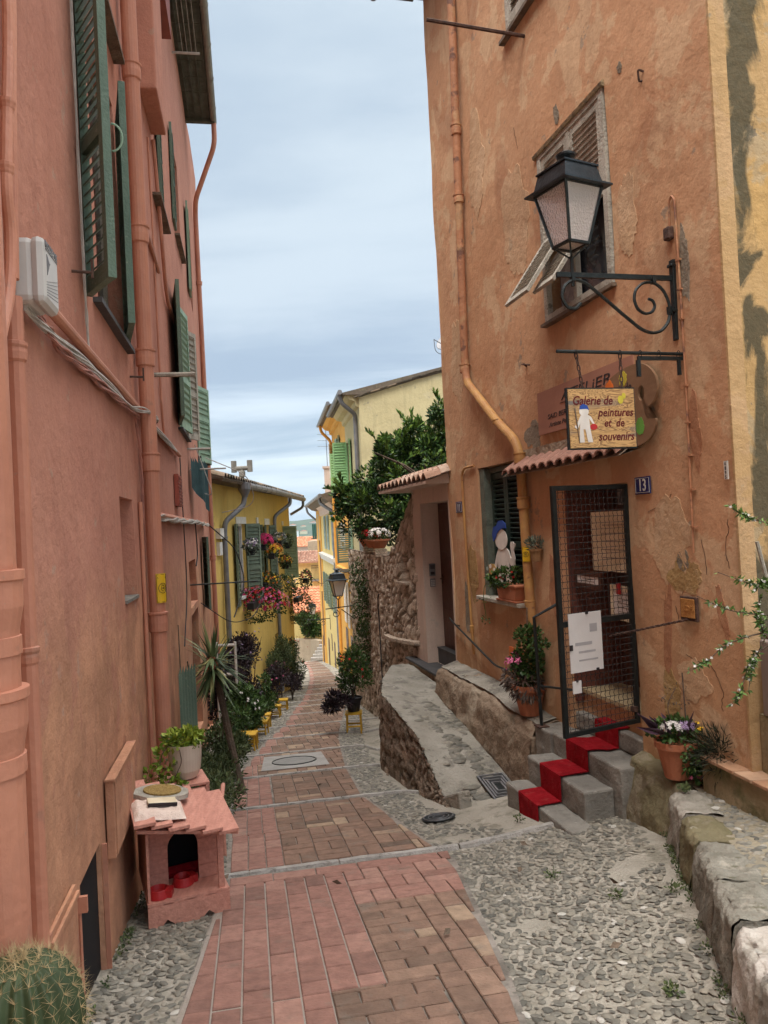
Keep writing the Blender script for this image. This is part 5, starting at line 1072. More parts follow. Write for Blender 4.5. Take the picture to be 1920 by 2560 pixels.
# ------------------------------------------------------------------ plinth, ramp, doorway 11
def skin(mb, P, nu, nv, amp, sc, seed, tint=None):
    """sheet over P(a,b) (0..1) pushed along its normal by noise"""
    ids = {}
    for i in range(nu+1):
        for j in range(nv+1):
            a, b_ = i/nu, j/nv; q = P(a, b_); e = .01; d = (P(min(1, a+e), b_)-P(max(0, a-e), b_)).cross(P(a, min(1, b_+e))-P(a, max(0, b_-e)))
            d = d.normalized() if d.length > 1e-9 else Z
            edge = 1
            q2 = q+d*amp*(noise.noise(q*sc+Vector((seed, 0, 0)))+.5*noise.noise(q*sc*2.7+Vector((0, seed, 0))))*edge
            ids[i, j] = len(mb.v); mb.v.append(q2)
    for i in range(nu):
        for j in range(nv): mb.f.append([ids[i, j], ids[i+1, j], ids[i+1, j+1], ids[i, j+1]]); mb.mi.append(mb.m); mb.t.append(.5 if tint is None else tint)
def rampz(t): return itp([(2.4, -1.04), (3.1, -.92), (4.0, -.76), (4.9, -.64), (5.5, -.56), (7.6, -.50)], t)
PL = thing('plinth_wall', RW.p(4, .15, -.9), 'rough low plinth wall along the orange house above the stone ramp', 'wall')
pb = MB()
def plp(a, b_):
    t_ = 2.59+a*3.05; path = [(.0, -.22), (.20, -.255), (.27, -.29), (.31, -.36), (.335, -.6), (.35, rampz(t_)-.05)]
    x = b_*(len(path)-1); i = min(int(x), len(path)-2); f = x-i; n = path[i][0]+(path[i+1][0]-path[i][0])*f; z = path[i][1]+(path[i+1][1]-path[i][1])*f
    r_ = 0
    if a > .93: n *= math.sqrt(max(0, 1-((a-.93)/.07)**2))*.98+.02
    z -= .08*sm(a, .5, 0)
    return RW.p(t_, n, z)
skin(pb, plp, 70, 26, .03, 6, 3.3); pb.build('body', M['plinth'], PL, smooth=True)
mb = MB(); mb.fbox(RW, 2.572, 2.72, 0, .31, -1.15, -.42); mb.build('end_block', M['plinth'], PL, bevel=.02)
cap = MB()
def plc(a, b_):
    t_ = 2.62+a*2.85; return RW.p(t_, .0+b_*(.235+.03*noise.noise(Vector((t_*2, 0, 4)))), -.212-b_*.045-.08*sm(a, .5, 0)+.018)
skin(cap, plc, 60, 8, .014, 7, 8.1); cap.build('capping', M['capstone'], PL, smooth=True)
RM = thing('ramp', RW.p(4.5, .7, -1.1), 'cracked stone ramp walled in dark rubble climbing to doorway 11', 'ramp')
# outer edge of the ramp (world x,y, ztop)
OUT = [(.50, 7.10, -1.03), (.42, 7.45, -.98), (.33, 7.75, -.80), (.24, 8.25, -.66), (.02, 9.1, -.57), (-.15, 9.75, -.50), (-.14, 10.6, -.49), (0.0, 11.5, -.46)]
INNR = [(2.45, .36), (2.75, .36), (3.3, .36), (4.0, .36), (4.9, .35), (5.5, .33), (5.75, .16), (7.3, .16)]
def rp(a, b_):
    x = a*(len(OUT)-1); i = min(int(x), len(OUT)-2); f = x-i
    A = Vector(OUT[i]).lerp(Vector(OUT[i+1]), f); t_ = INNR[i][0]+(INNR[i+1][0]-INNR[i][0])*f; n = INNR[i][1]+(INNR[i+1][1]-INNR[i][1])*f
    B = RW.p(t_, n, rampz(t_)); return A.lerp(B, b_)
rb = MB(); skin(rb, rp, 90, 30, .022, 4, 5.2); rb.build('surface', M['capstone'], RM, smooth=True)
random.seed(5); pbm = MB()
for _ in range(900):
    a = random.uniform(.05, .62); b_ = random.uniform(.25, .95)
    if noise.noise(Vector((a*9, b_*5, 2))) < .12: continue
    q = rp(a, b_); L_ = random.uniform(.03, .085); pbm.blob(q-Z*.004, L_, L_*.5, L_*.32, min(.8, max(0, random.gauss(.35, .2))), ax=random.gauss(.3, .5), seg=7, ring=3, top=True)
pbm.build('pebble_inlay', M['pebble'], RM, kind='stuff', smooth=True)
def rubble(mb, P, length, height, cell=.24, amp=.045, res=.035, seed=0):
    nu, nv = max(2, int(length/res)), max(2, int(height/res)); ids = {}
    for i in range(nu+1):
        for j in range(nv+1):
            a, b_ = i/nu, j/nv; q, nrm = P(a, b_); c = Vector((a*length/cell, b_*height/cell*1.45, seed)); c += Vector((noise.noise(c*1.3), noise.noise(c*1.3+Vector((7, 0, 0))), 0))*.28
            d, pts = noise.voronoi(Vector((c.x, c.y, 0.5)), distance_metric='DISTANCE', exponent=2.5); k = min(1, (d[1]-d[0])/.17); k = k*k*(3-2*k)
            h = amp*(k-.5)+amp*.8*(noise.noise(pts[0]*3.1))*k+amp*.25*noise.noise(c*4)
            ids[i, j] = (len(mb.v), 0 if k < .45 else min(1, max(.3, .62+.95*noise.noise(pts[0]*5.7+Vector((seed, 3, 1)))))); mb.v.append(q+nrm*h)
    for i in range(nu):
        for j in range(nv):
            f = [ids[i, j], ids[i+1, j], ids[i+1, j+1], ids[i, j+1]]; mb.f.append([x[0] for x in f]); mb.mi.append(mb.m); mb.t.append(sum(x[1] for x in f)/4)
rw_ = MB()
def pw(a, b_):
    x = .001+a*(len(OUT)-2.001); i = min(int(x)+0, len(OUT)-2); A = Vector(OUT[i]).lerp(Vector(OUT[i+1]), x-i); B = Vector(OUT[i+1])-Vector(OUT[i]); nn = Vector((-B.y, B.x, 0)).normalized()
    zb = gz(A.x, A.y)-.08; zt = A.z+.01; q = Vector((A.x, A.y, zb+(zt-zb)*b_))+nn*(.06*(1-b_)); return q, nn
rubble(rw_, pw, 4.6, .95, .22, .03, .035, 2.2); rw_.build('retaining_wall', M['darkrubble'], RM, smooth=True)
mb = MB(); mb.prism([(0, 0), (.46, 0), (.40, .10), (.05, .25)], Vector((.56, 6.98, -1.08)), Vector((-.35, .94, 0)), Z, Vector((.12, .05, 0))); mb.build('end_stone', M['kerb'], RM, bevel=.02)
# doorway 11
DW = thing('doorway', RW.p(6.3, 0, -.4), 'off white rendered doorway 11 with dark wooden door and tiled hood', 'doorway')
mb = MB(); wall(mb, RW, 5.47, 7.23, -.9, 2.20, [(5.53, 6.80, -.44, 1.91, .32)], .3, .3, .004); mb.build('render', M['offwhite'], DW)
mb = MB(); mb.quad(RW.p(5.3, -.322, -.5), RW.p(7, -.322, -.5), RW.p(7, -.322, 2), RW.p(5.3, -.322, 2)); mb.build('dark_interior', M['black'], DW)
mb = MB(); mb.fbox(RW, 5.60, 6.78, -.315, -.265, -.22, 1.905); dd = mb.build('door', M['doorwood'], DW)
mb = MB()
for (a, c_) in ((-.15, .35), (.45, 1.10), (1.2, 1.8)):
    for (x0, x1) in ((5.70, 6.15), (6.25, 6.70)): mb.fbox(RW, x0, x1, -.265, -.252, a, c_)
mb.build('panel', M['doorwood'], dd, bevel=.008)
mb = MB(); mb.fbox(RW, 6.66, 6.69, -.25, -.235, .72, .86); mb.tube([RW.p(6.67, -.25, .80), RW.p(6.67, -.21, .80), RW.p(6.60, -.20, .80)], .007, 6); mb.build('handle', M['rust'], dd)
mb = MB(); mb.fbox(RW, 5.54, 6.79, -.30, -.16, -.44, -.225); mb.fbox(RW, 5.54, 6.79, -.31, -.15, -.225, -.205); mb.build('step', M['slate'], DW)
mb = MB(); mb.fbox(RW, 5.50, 7.5, -.15, .16, -.47, -.435); mb.build('slate_step', M['slate'], DW, bevel=.006)
mb = MB(); mb.fbox(RW, 5.48, 7.45, -.1, .12, -1.0, -.472); mb.build('step_riser', M['plinth'], DW)
ic = thing('intercom', RW.p(6.79, -.12, .84), 'grey door intercom with speaker slots on the white jamb', 'intercom')
mb = MB(); mb.fbox(RW, 6.77, 6.797, -.175, -.085, .84, 1.02); mb.build('case', M['zinc'], ic, bevel=.006)
mb = MB()
for i in range(5): mb.fbox(RW, 6.765, 6.771, -.165, -.095, .945+i*.012, .951+i*.012)
mb.fbox(RW, 6.765, 6.771, -.16, -.10, .86, .90); mb.build('speaker_slots', M['darkink'], ic)
ic = thing('keypad', RW.p(6.79, -.13, .68), 'small grey keypad below the intercom on the white jamb', 'keypad')
mb = MB(); mb.fbox(RW, 6.77, 6.797, -.17, -.09, .68, .80); mb.build('case', M['zinc'], ic, bevel=.006)
mb = MB()
for i in range(3):
    for j in range(4): mb.fbox(RW, 6.765, 6.771, -.162+i*.023, -.145+i*.023, .69+j*.025, .707+j*.025)
mb.build('keys', M['whiteplastic'], ic)
def tileroof(mb, P, n, rows, r_, seed=0):
    """curved tiles: P(a,b) -> point, a along the eave, b up the slope"""
    random.seed(seed)
    for j in range(rows):
        for i in range(n):
            a = (i+.5)/n; w = .5/n; b0, b1 = j/rows, min(1, (j+1.25)/rows); lift = .012*(1); tn = random.random()
            A0, A1 = P(a-w*1.06, b0), P(a+w*1.06, b0); B0, B1 = P(a-w, b1), P(a+w, b1); up = Z
            k = 5; ra = (A1-A0).length/2*.75
            for m_ in range(k):
                x0, x1 = m_/k, (m_+1)/k
                def q(s0, s1, x, dz): return s0.lerp(s1, x)+up*(ra*math.sin(math.pi*x)+dz)
                mb.quad(q(A0, A1, x0, lift), q(A0, A1, x1, lift), q(B0, B1, x1, 0), q(B0, B1, x0, 0), tn)
                mb.quad(q(A0, A1, x0, lift), q(A0, A1, x1, lift), q(A0, A1, x1, lift-.02), q(A0, A1, x0, lift-.02), tn*.5)
            # channel tile between
            mb.quad(P(a+w*.6, b0), P(a+w*1.4, b0), P(a+w*1.4, b1), P(a+w*.6, b1), tn*.6)
hd = MB()
def hp(a, b_): return RW.p(8.05-a*2.7, .34-b_*.62, 2.18+b_*.20)
tileroof(hd, hp, 12, 3, .1, 4); hd.build('roof_tiles', M['rooftile'], DW)
mb = MB(); mb.prism([(.33, 2.17), (.33, 2.13), (-.28, 2.13), (-.28, 2.36)], RW.p(5.4, 0, 0), RW.n, Z, RW.t*2.6); mb.build('hood_base', M['offwhite'], DW)
# ------------------------------------------------------------------ rubble garden wall with niche
GWL = thing('stone_wall', (0, 13.5, -1.9), 'brown rubble stone garden wall with a small arched niche beside doorway 11', 'wall')
GP_ = [tuple(RW.p(7.12, -.03, 0))[:2], (.30, 12.2), (.12, 12.75), (-.06, 13.9), (-.5, 17.0), (-1.0, 20.6)]
GL = [0]
for a, c_ in zip(GP_, GP_[1:]): GL.append(GL[-1]+math.hypot(a[0]-c_[0], a[1]-c_[1]))
def gpos(d):
    for i in range(len(GL)-1):
        if d <= GL[i+1] or i == len(GL)-2:
            f = (d-GL[i])/(GL[i+1]-GL[i]); a, c_ = GP_[i], GP_[i+1]; e = Vector((c_[0]-a[0], c_[1]-a[1], 0)).normalized(); return Vector((a[0]+(c_[0]-a[0])*f, a[1]+(c_[1]-a[1])*f, 0)), Vector((-e.y, e.x, 0))
def gtop(d): return itp([(0, 2.12), (.25, 1.98), (.6, 1.65), (1.0, 1.30), (1.5, 1.10), (2.0, 1.06), (9.5, 1.02)], d)
wl = MB(); TL = GL[-1]
def gw(a, b_):
    d = a*TL; q, nn = gpos(d); zb = min(-.55, gz(q.x, q.y)-.1); zt = gtop(d); z = zb+(zt-zb)*b_
    n = 0
    if .42 < d < .74 and .70 < z < 1.14-(abs(d-.58)/.16)**2*.06: n = -.14
    return q+nn*n+Z*z, nn
rubble(wl, gw, TL, 3.3, .21, .042, .025, 1.7); wl.build('masonry', M['rubble'], GWL, smooth=True)
mb = MB()
for d0, d1, z_ in ((.38, .80, .69),): 
    q0, n0 = gpos(d0); q1, n1 = gpos(d1); mb.obox((q0+q1)/2+Z*z_+n0*.03, (q1-q0)/2, n0*.06, Z*.018)
mb.build('niche_sill', M['rubble'], GWL)
for z0_, dd0, dd1 in ((-.20, .05, 1.9),):
    mb = MB(); n = 14
    for i in range(n):
        a = dd0+(dd1-dd0)*i/n; c_ = a+(dd1-dd0)/n*.96; qa, na = gpos(a); qb, nb = gpos(c_); zz = z0_-.12*(a-dd0)/(dd1-dd0); mb.obox((qa+qb)/2+Z*zz+na*.05, (qb-qa)/2, na*.07, Z*.03)
    mb.build('ledge', M['rubble'], GWL, bevel=.008)
# curved dark edging running up to the hood, and top coping
mb = MB(); mb.tube([gpos(d)[0]-gpos(d)[1]*.02+Z*(gtop(d)+.01) for d in frange(0, TL, .25)], .022, 6); mb.build('coping', M['brownwood'], GWL)
q, nn = gpos(3.6); mb = MB(); mb.tube(arc([gpos(2.2)[0]+nn*.12+Z*.4, gpos(2.4)[0]+nn*.12+Z*.3, gpos(2.5)[0]+nn*.10-Z*.2, gpos(2.45)[0]+nn*.10-Z*1.95]), .012, 6); mb.build('hanging_cable', M['cableb'], GWL)
# garden ground behind the wall
mb = MB(); mb.add([Vector((-.95, 20.6, .8)), Vector((-.45, 17, .8)), Vector((0, 13.9, .8)), Vector((.4, 12.3, .8)), Vector((1.2, 11.9, .8)), Vector((7, 13, .8)), Vector((7, 24.6, .8)), Vector((-.7, 24.3, .8))], [tuple(range(8))]); tag(mb.build('garden_bed', M['soil']), kind='structure')
# ------------------------------------------------------------------ right foreground: mossy block, kerb stones, upper pavement, terrace
BK = MB()
def ring(cx): pass
def blk(a, b_):
    A = Vector((1.66, 5.93, 0)); B = Vector((1.80, 5.22, 0)); base = A.lerp(B, a); nn = Vector((-.98, -.2, 0))
    path = [(.0, gz(base.x, base.y)-.05), (-.02, -.50), (-.06, -.34), (-.12, -.245), (-.25, -.225), (-.55, -.22)]
    x = b_*(len(path)-1); i = min(int(x), len(path)-2); f = x-i; n = path[i][0]+(path[i+1][0]-path[i][0])*f; z = path[i][1]+(path[i+1][1]-path[i][1])*f
    k = 1-.5*(1-math.sqrt(max(0, 1-max(0, (.12-a)/.12)**2)))
    return base+nn*n*1+Vector((0, 0, z))+Vector((.14*(1-k), 0, 0))
skin(BK, blk, 30, 30, .035, 4, 1.7)
for a in (0, 1):
    pts = [blk(a, j/30) for j in range(31)]; low = [Vector((q.x, q.y, -1.0)) for q in pts]
    for j in range(30): BK.quad(pts[j], pts[j+1], low[j+1], low[j])
tag(BK.build('stone_block', M['mossy'], smooth=True), 'big mossy rounded stone block between the steps and the kerb stones', 'stone block')
KB = [(1.80, 5.16, -.25), (1.695, 4.68, -.225), (1.60, 4.25, -.20), (1.44, 3.62, -.115), (1.34, 3.18, -.08), (1.27, 2.80, -.06), (1.16, 2.25, -.02), (1.0, 1.6, .04)]
labs = ['pale rough kerb stone at the top end against the mossy block', 'greenish worn kerb stone, second from the mossy block', 'long grey kerb stone in the middle of the kerb line', 'dark grey kerb stone just above the bright white one', 'bright white rough kerb stone near the lower right corner', 'brownish kerb stone at the bottom right corner below the white one', 'kerb stone nearest the camera at the bottom right edge']
km = [M['kerb'], M['mossy'], mat('grey_kerb_stone', (.25, .235, .195), .9, (.15, .14, .11), 6, 1.0, 35, spots=[(5, .56, .62, (.36, .33, .27), .7), (9, .62, .68, (.09, .085, .05), .8)]), mat('grey_kerb_stone', (.2, .2, .18)), mat('white_kerb_stone', (.55, .52, .47), .85, (.42, .38, .33), 5, .9, 30, spots=[(4, .58, .66, (.2, .18, .14), .6)]), M['kerb'], M['kerb']]
for i, (a, c_) in enumerate(zip(KB, KB[1:])):
    A, B = Vector(a), Vector(c_); d = (B-A); d.z = 0; ln = d.length; d.normalize(); inn = Vector((-d.y, d.x, 0)); inn = inn if inn.x > 0 else -inn
    mb = MB(); rz_ = random.uniform(-.012, .012)
    def kp(x, y):
        x = .012+x*(1-.024/ln); q = A.lerp(B, x); zb = gz(q.x, q.y)-.04
        path = [(-.03, zb), (-.008, -.10+q.z), (.005, q.z-.025), (.035, q.z), (.17, q.z+.004), (.235, q.z-.01), (.24, q.z-.1)]
        w = y*(len(path)-1); k = min(int(w), len(path)-2); f = w-k
        n = path[k][0]+(path[k+1][0]-path[k][0])*f; z = path[k][1]+(path[k+1][1]-path[k][1])*f; r_ = max(0, abs(x-.5)-.42)/.08
        return q+inn*(n+.02*r_*r_*(1 if y < .5 else 0))+Vector((0, 0, z-q.z-.012*r_*r_*(y > .3)+rz_))
    skin(mb, kp, 30, 30, .026, 8, i*2.3)
    for x in (0, 1):
        pts = [kp(x, j/26) for j in range(27)]; cpt = sum(pts, Vector())/27; mb.add([cpt]+pts, [(0, 1+j, 2+j) for j in range(26)])
    tag(mb.build('kerb_stone', km[i], smooth=True), labs[i], 'kerb stone', 'kerb stones beside the cobbles')
def upz(x, y): return itp([(1.0, .04), (2.25, -.03), (3.18, -.09), (3.62, -.125), (4.25, -.21), (5.16, -.255), (6, -.26)], y)
mb = MB(); ids = {}
for i in range(41):
    for j in range(61):
        y = 1.2+4.6*j/60; xk = itp([(c_[1], c_[0]) for c_ in reversed(KB)], y)+.2; x = xk+(3.2-xk)*i/40; ids[i, j] = len(mb.v); mb.v.append(Vector((x, y, upz(x, y)+.006*noise.noise(Vector((x*3, y*3, 0))))))
for i in range(40):
    for j in range(60): mb.f.append([ids[i, j], ids[i+1, j], ids[i+1, j+1], ids[i, j+1]]); mb.mi.append(0); mb.t.append(.5)
tag(mb.build('upper_pavement', mat('yellowish_cement', (.30, .26, .185), .92, (.2, .175, .13), 4, .7, 40, spots=[(6, .58, .64, (.11, .10, .06), .6)]), smooth=True), kind='structure')
random.seed(9); mb = MB(); cell = {}
for _ in range(5200):
    y = random.uniform(1.8, 5.3); xk = itp([(c_[1], c_[0]) for c_ in reversed(KB)], y)+.24; x = random.uniform(xk, 2.5)
    key = (int(x/.06), int(y/.042))
    if key in cell: continue
    cell[key] = 1; L_ = random.uniform(.02, .04); mb.blob((x, y, upz(x, y)-.004), L_, L_*.5, L_*.4, 1 if random.random() < .05 else min(.85, max(0, random.gauss(.4, .18))), ax=random.gauss(.1, .5), seg=7, ring=3, top=True)
mb.build('upper_pavement_pebbles', M['pebble'], kind='stuff', smooth=True, label='pebbles set in the raised pavement behind the kerb stones', cat='pebbles')
TE = thing('terrace', (2.5, 4.6, -.3), 'low plastered terrace edged with terracotta tiles under the buff wall', 'terrace')
tm = mat('terrace_plaster', (.33, .26, .16), .9, (.22, .18, .10), 4, .6, 40, spots=[(3, .52, .62, (.10, .105, .045), .8)])
mb = MB(); mb.prism([(2.03, 5.15), (2.15, 4.45), (2.22, 3.9), (2.4, 2.9), (3.6, 2.9), (3.6, 5.1), (2.25, 4.76)], Vector((0, 0, -.5)), Vector((1, 0, 0)), Vector((0, 1, 0)), Z*.475); mb.build('wall', tm, TE)
mb = MB()
ed = [(2.02, 5.12), (2.145, 4.43), (2.215, 3.88), (2.39, 2.88)]
for k in range(12):
    f0, f1 = k/12, (k+1)/12
    def E_(f): x = f*3; i = min(int(x), 2); return Vector(ed[i]).lerp(Vector(ed[i+1]), x-i)
    a, c_ = E_(f0+.002), E_(f1-.002)
    for r_ in range(3):
        w0, w1 = r_*.24-.015, r_*.24+.225; v = [Vector((a.x+w0, a.y, -.004)), Vector((a.x+w1, a.y, -.004)), Vector((c_.x+w1, c_.y, -.004)), Vector((c_.x+w0, c_.y, -.004))]
        mb.add([q-Z*.022 for q in v]+v, [(0, 1, 2, 3), (4, 5, 6, 7), (0, 1, 5, 4), (1, 2, 6, 5), (2, 3, 7, 6), (3, 0, 4, 7)], random.random())
mb.build('edge_tiles', mat('terracotta_floor_tile', (.4, .2, .12), .8, (.3, .15, .09), 6, .4, 40, tint=((.36, .19, .11), (.46, .27, .16), (.48, .31, .20)), spots=[(5, .58, .66, (.26, .2, .13), .6)]), TE, bevel=.004)
mb = MB(); mb.prism([(2.24, 4.745), (2.26, 4.35), (3.4, 4.2), (3.4, 4.9)], Vector((0, 0, -.03)), Vector((1, 0, 0)), Vector((0, 1, 0)), Z*.38); mb.build('upper_block', tm, TE)
# ================================================================== YELLOW HOUSE (left, beyond)
random.seed(31)
YH = thing('house', YA.p(5, -.3, -3.2), 'yellow house with flower boxes and green shutters beyond the rose house', 'house')
yh = [(2.24, 3.13, -.08, 1.86), (5.90, 6.35, -.06, 1.83), (8.9, 9.6, -.1, 1.75), (6.6, 7.15, -3.6, -1.7, .3)]
mb = MB(); wall(mb, YA, -1.2, 10.2, -5, 2.95, yh, .18, .5, .01); mb.quad(YA.p(10.2, 0, -6), YA.p(10.2, -5, -6), YA.p(10.2, -5, 2.95), YA.p(10.2, 0, 2.95)); mb.quad(YA.p(-1.2, 0, -6), YA.p(-1.2, -5, -6), YA.p(-1.2, -5, 2.95), YA.p(-1.2, 0, 2.95)); mb.build('wall', M['yellow'], YH)
mb = MB()
for h in yh: mb.quad(YA.p(h[0], -.185, h[2]), YA.p(h[1], -.185, h[2]), YA.p(h[1], -.185, h[3]), YA.p(h[0], -.185, h[3]))
mb.build('dark_interior', M['curtain'], YH)
for (t0, t1, z0, z1) in ((2.24, 3.13, -.08, 1.86), (5.90, 6.35, -.06, 1.83)):
    mb = MB(); mb.fbox(YA, t0, t0+.05, -.15, -.08, z0, z1); mb.fbox(YA, t1-.07, t1, -.15, -.08, z0, z1); mb.fbox(YA, t0+.05, t1-.07, -.15, -.08, z1-.06, z1); mb.fbox(YA, (t0+t1)/2-.03, (t0+t1)/2+.03, -.152, -.08, z0, z1-.06); mb.build('window', M['whitepaint'], YH)
    mb = MB(); mb.fbox(YA, t0-.12, t1+.12, 0, .03, z1+.0, z1+.19); mb.build('lintel', M['whitepaint'], YH)
    mb = MB(); mb.fbox(YA, t0-.12, t1+.12, -.1, .09, z0-.07, z0); mb.build('sill', M['whitepaint'], YH)
mb = MB(); mb.fbox(YA, 4.62, 4.85, 0, .03, 1.86, 2.05); mb.build('lintel', M['whitepaint'], YH); mb = MB(); mb.fbox(YA, 8.65, 8.9, 0, .03, 1.8, 1.95); mb.build('lintel', M['whitepaint'], YH)
dg = mat('green_grey_paint', (.15, .19, .135), .6, (.12, .155, .11), 8, .2, 60)
shutter('shutter', YA, (2.22, .02), (1.72, .10), -.30, 1.86, dg, YH, lou=.1, th=.05); shutter('shutter', YA, (3.15, .02), (3.55, .33), -.25, 1.86, dg, YH, lou=.1, th=.05)
shutter('shutter', YA, (4.75, .02), (4.78, .16), -.25, 1.83, dg, YH, lou=.1, th=.05)
shutter('shutter', YA, (5.88, .02), (5.45, .10), -.1, 1.82, dg, YH, lou=.1, th=.05); shutter('shutter', YA, (6.38, .02), (6.62, .18), -.1, 1.81, dg, YH, lou=.1, th=.05)
shutter('shutter', YA, (8.72, .02), (8.80, .50), -.05, 1.77, M['sage'], YH, lou=.085, th=.05, mid=[.72, 1.3]); 
mb = MB(); mb.prism([(-.1, 2.95), (.52, 2.80), (.56, 2.86), (.52, 2.90), (-.1, 3.08)], YA.p(-1.0, 0, 0), YA.n, Z, YA.t*11.4)
mb.build('eave', M['brownwood'], YH)
gp = [YA.p(t_, .56, 2.80-.012*max(0, t_-5)) for t_ in frange(.95, 10.35, .35)]
mb = MB(); mb.tube(gp, .085, 10)
for q in gp[1:-1:2]: mb.lathe(q, [(.092, -.02), (.092, .02)], 10, ax=YA.t)
mb.build('gutter', M['zinc'], YH)
mb = MB(); mb.lathe(YA.p(1.05, .54, 2.5), [(.07, 0), (.08, .04), (.16, .2), (.17, .36), (.15, .36)], 12); mb.build('rain_hopper', M['zinc'], YH)
pipe('downpipe', arc([YA.p(1.05, .54, 2.55), YA.p(1.02, .5, 2.3), YA.p(.62, .12, 1.9), YA.p(.6, .1, 1.6), YA.p(.6, .1, -3)]), .065, M['zinc'], YH, [(YA.p(.6, .1, 1.5), .075, .06)])
pipe('downpipe', arc([YA.p(7.5, .55, 2.75), YA.p(7.5, .55, 2.5), YA.p(6.95, .1, 2.1), YA.p(6.92, .1, 1.7), YA.p(6.95, .1, -3.6)]), .06, M['zinc'], YH, [(YA.p(6.92, .1, 1.6), .07, .06)])
pipe('downpipe', arc([YA.p(10.2, .55, 2.75), YA.p(10.2, .55, 2.45), YA.p(10.3, .05, 2.2)]), .05, M['zinc'], YH)
mb = MB(); random.seed(8)
def yr(a, b_): return YA.p(-1+11.4*a, .58-2.2*b_, 2.88-.1*a+.72*b_)
tileroof(mb, yr, 46, 6, .1, 2); mb.build('roof', M['oldtile'], YH)
mb = MB(); mb.prism([(.5, 2.86), (-2.4, 3.80), (-6, 2.6), (-6, 2.4)], YA.p(-1.1, 0, 0), YA.n, Z, YA.t*11.4); mb.build('roof_body', M['oldtile'], YH)
mb = MB(); c = YA.p(5.7, -.6, 3.0); mb.lathe(c, [(.06, 0), (.06, .35), (.10, .36), (.10, .52), (.07, .54), (.07, .6)], 12); mb.tube([c+Z*.62-YA.n*.28-YA.t*0, c+Z*.62+YA.n*.28], .075, 10)
for s_ in (-1, 1): mb.tube([c+YA.n*.25*s_+Z*.5, c+YA.n*.25*s_+Z*.86], .085, 10)
mb.build('chimney_cowl', M['concrete'], YH)
mb = MB(); mb.fbox(YA, .15, .5, .0, .12, 1.5, 1.75); mb.fbox(YA, .2, .45, 0, .08, 1.1, 1.42); mb.build('meter_box', M['whitepaint'], YH)
# arched painted niche low on the wall
def flowerbox(t0, t1, z, petal, n, size, label, hang=.0, nleaf=500, n_=.24, box='blackpot', leafm=None, rz_=.22, cat='flower box', grp=None):
    c = YA.p((t0+t1)/2, n_, z); o = thing('flower_pot' if t1-t0 < .4 else 'flower_box', c, label, 'flower pot' if t1-t0 < .4 else 'flower box', grp)
    mb = MB(); w = t1-t0
    if w < .4: mb.lathe(c, [(w*.30, 0), (w*.42, .2), (w*.46, .2), (w*.4, .17)], 12)
    else: mb.fbox(YA, t0, t1, n_-.09, n_+.09, z, z+.17)
    mb.build('pot' if w < .4 else 'trough', M[box], o)
    mb = MB(); cc = c+Z*(.24-hang*.4); clump(mb, cc, w*.58, .24, rz_+hang*.5, nleaf, .085, .025); mb.build('foliage', leafm or leaf_green, o)
    mb = MB()
    for k, f in enumerate(petal): 
        bloom(o, f, cc+YA.n*.03, w*.58, .27, rz_+hang*.5, n//len(petal), size)
    return o
flowerbox(2.3, 2.65, 1.0, ['white', 'lilac'], 90, .03, 'pot of pale lilac daisies hung high at the first window of the yellow house', n_=.30, leafm=leaf_grey, nleaf=260)
flowerbox(3.75, 4.15, 1.08, ['magenta', 'magenta'], 220, .045, 'pot of bright magenta flowers hung between the first and second windows', n_=.35, nleaf=160)
flowerbox(4.9, 5.35, .78, ['yellow', 'orange'], 120, .045, 'pot of yellow and orange pansies below the magenta pot', n_=.35, nleaf=220)
flowerbox(5.9, 6.3, 1.12, ['lilac', 'white'], 40, .03, 'pot of faint lilac flowers at the second window', n_=.35, nleaf=200, leafm=leaf_grey)
flowerbox(7.25, 7.55, 1.02, ['yellow'], 12, .03, 'dark pot of trailing leaves on the far grey downpipe', n_=.4, nleaf=260, leafm=leaf_weed)
flowerbox(2.1, 3.5, -.42, ['magenta', 'red', 'pink'], 330, .05, 'big trailing box of magenta and red flowers under the first window', hang=.5, n_=.30, nleaf=1200)
flowerbox(4.1, 4.75, -.05, ['orange', 'yellow'], 60, .04, 'box of rusty orange flowers beside the big magenta box', hang=.1, n_=.30, nleaf=420, leafm=leaf_weed)
flowerbox(5.2, 6.4, -.2, ['yellow', 'lilac'], 70, .035, 'green trailing box with few yellow flowers under the second window', hang=.15, n_=.28, nleaf=700, leafm=leaf_weed)
flowerbox(7.25, 7.6, .35, ['yellow', 'orange'], 60, .035, 'pot of mixed yellow flowers beyond the second window', n_=.30, nleaf=350, leafm=leaf_weed)
o = flowerbox(9.1, 10.0, -.95, ['red', 'pink'], 12, .035, 'dark hanging ivy box below the far pale green shutter', hang=.9, n_=.3, nleaf=1200, leafm=leaf_weed)
flowerbox(10.1, 10.5, -.35, ['magenta', 'red'], 25, .04, 'hanging basket at the far corner of the yellow house', hang=.3, n_=.5, nleaf=420, leafm=leaf_weed)
mb = MB(); mb.tube(arc([YA.p(10.2, .5, .1), Vector((-2.9, 34, -.9)), PH.p(7, .1, -.75)], 8), .012, 5); tag(mb.build('overhead_cable', M['cableb']), 'black cable strung across the lane between the yellow houses', 'cable')
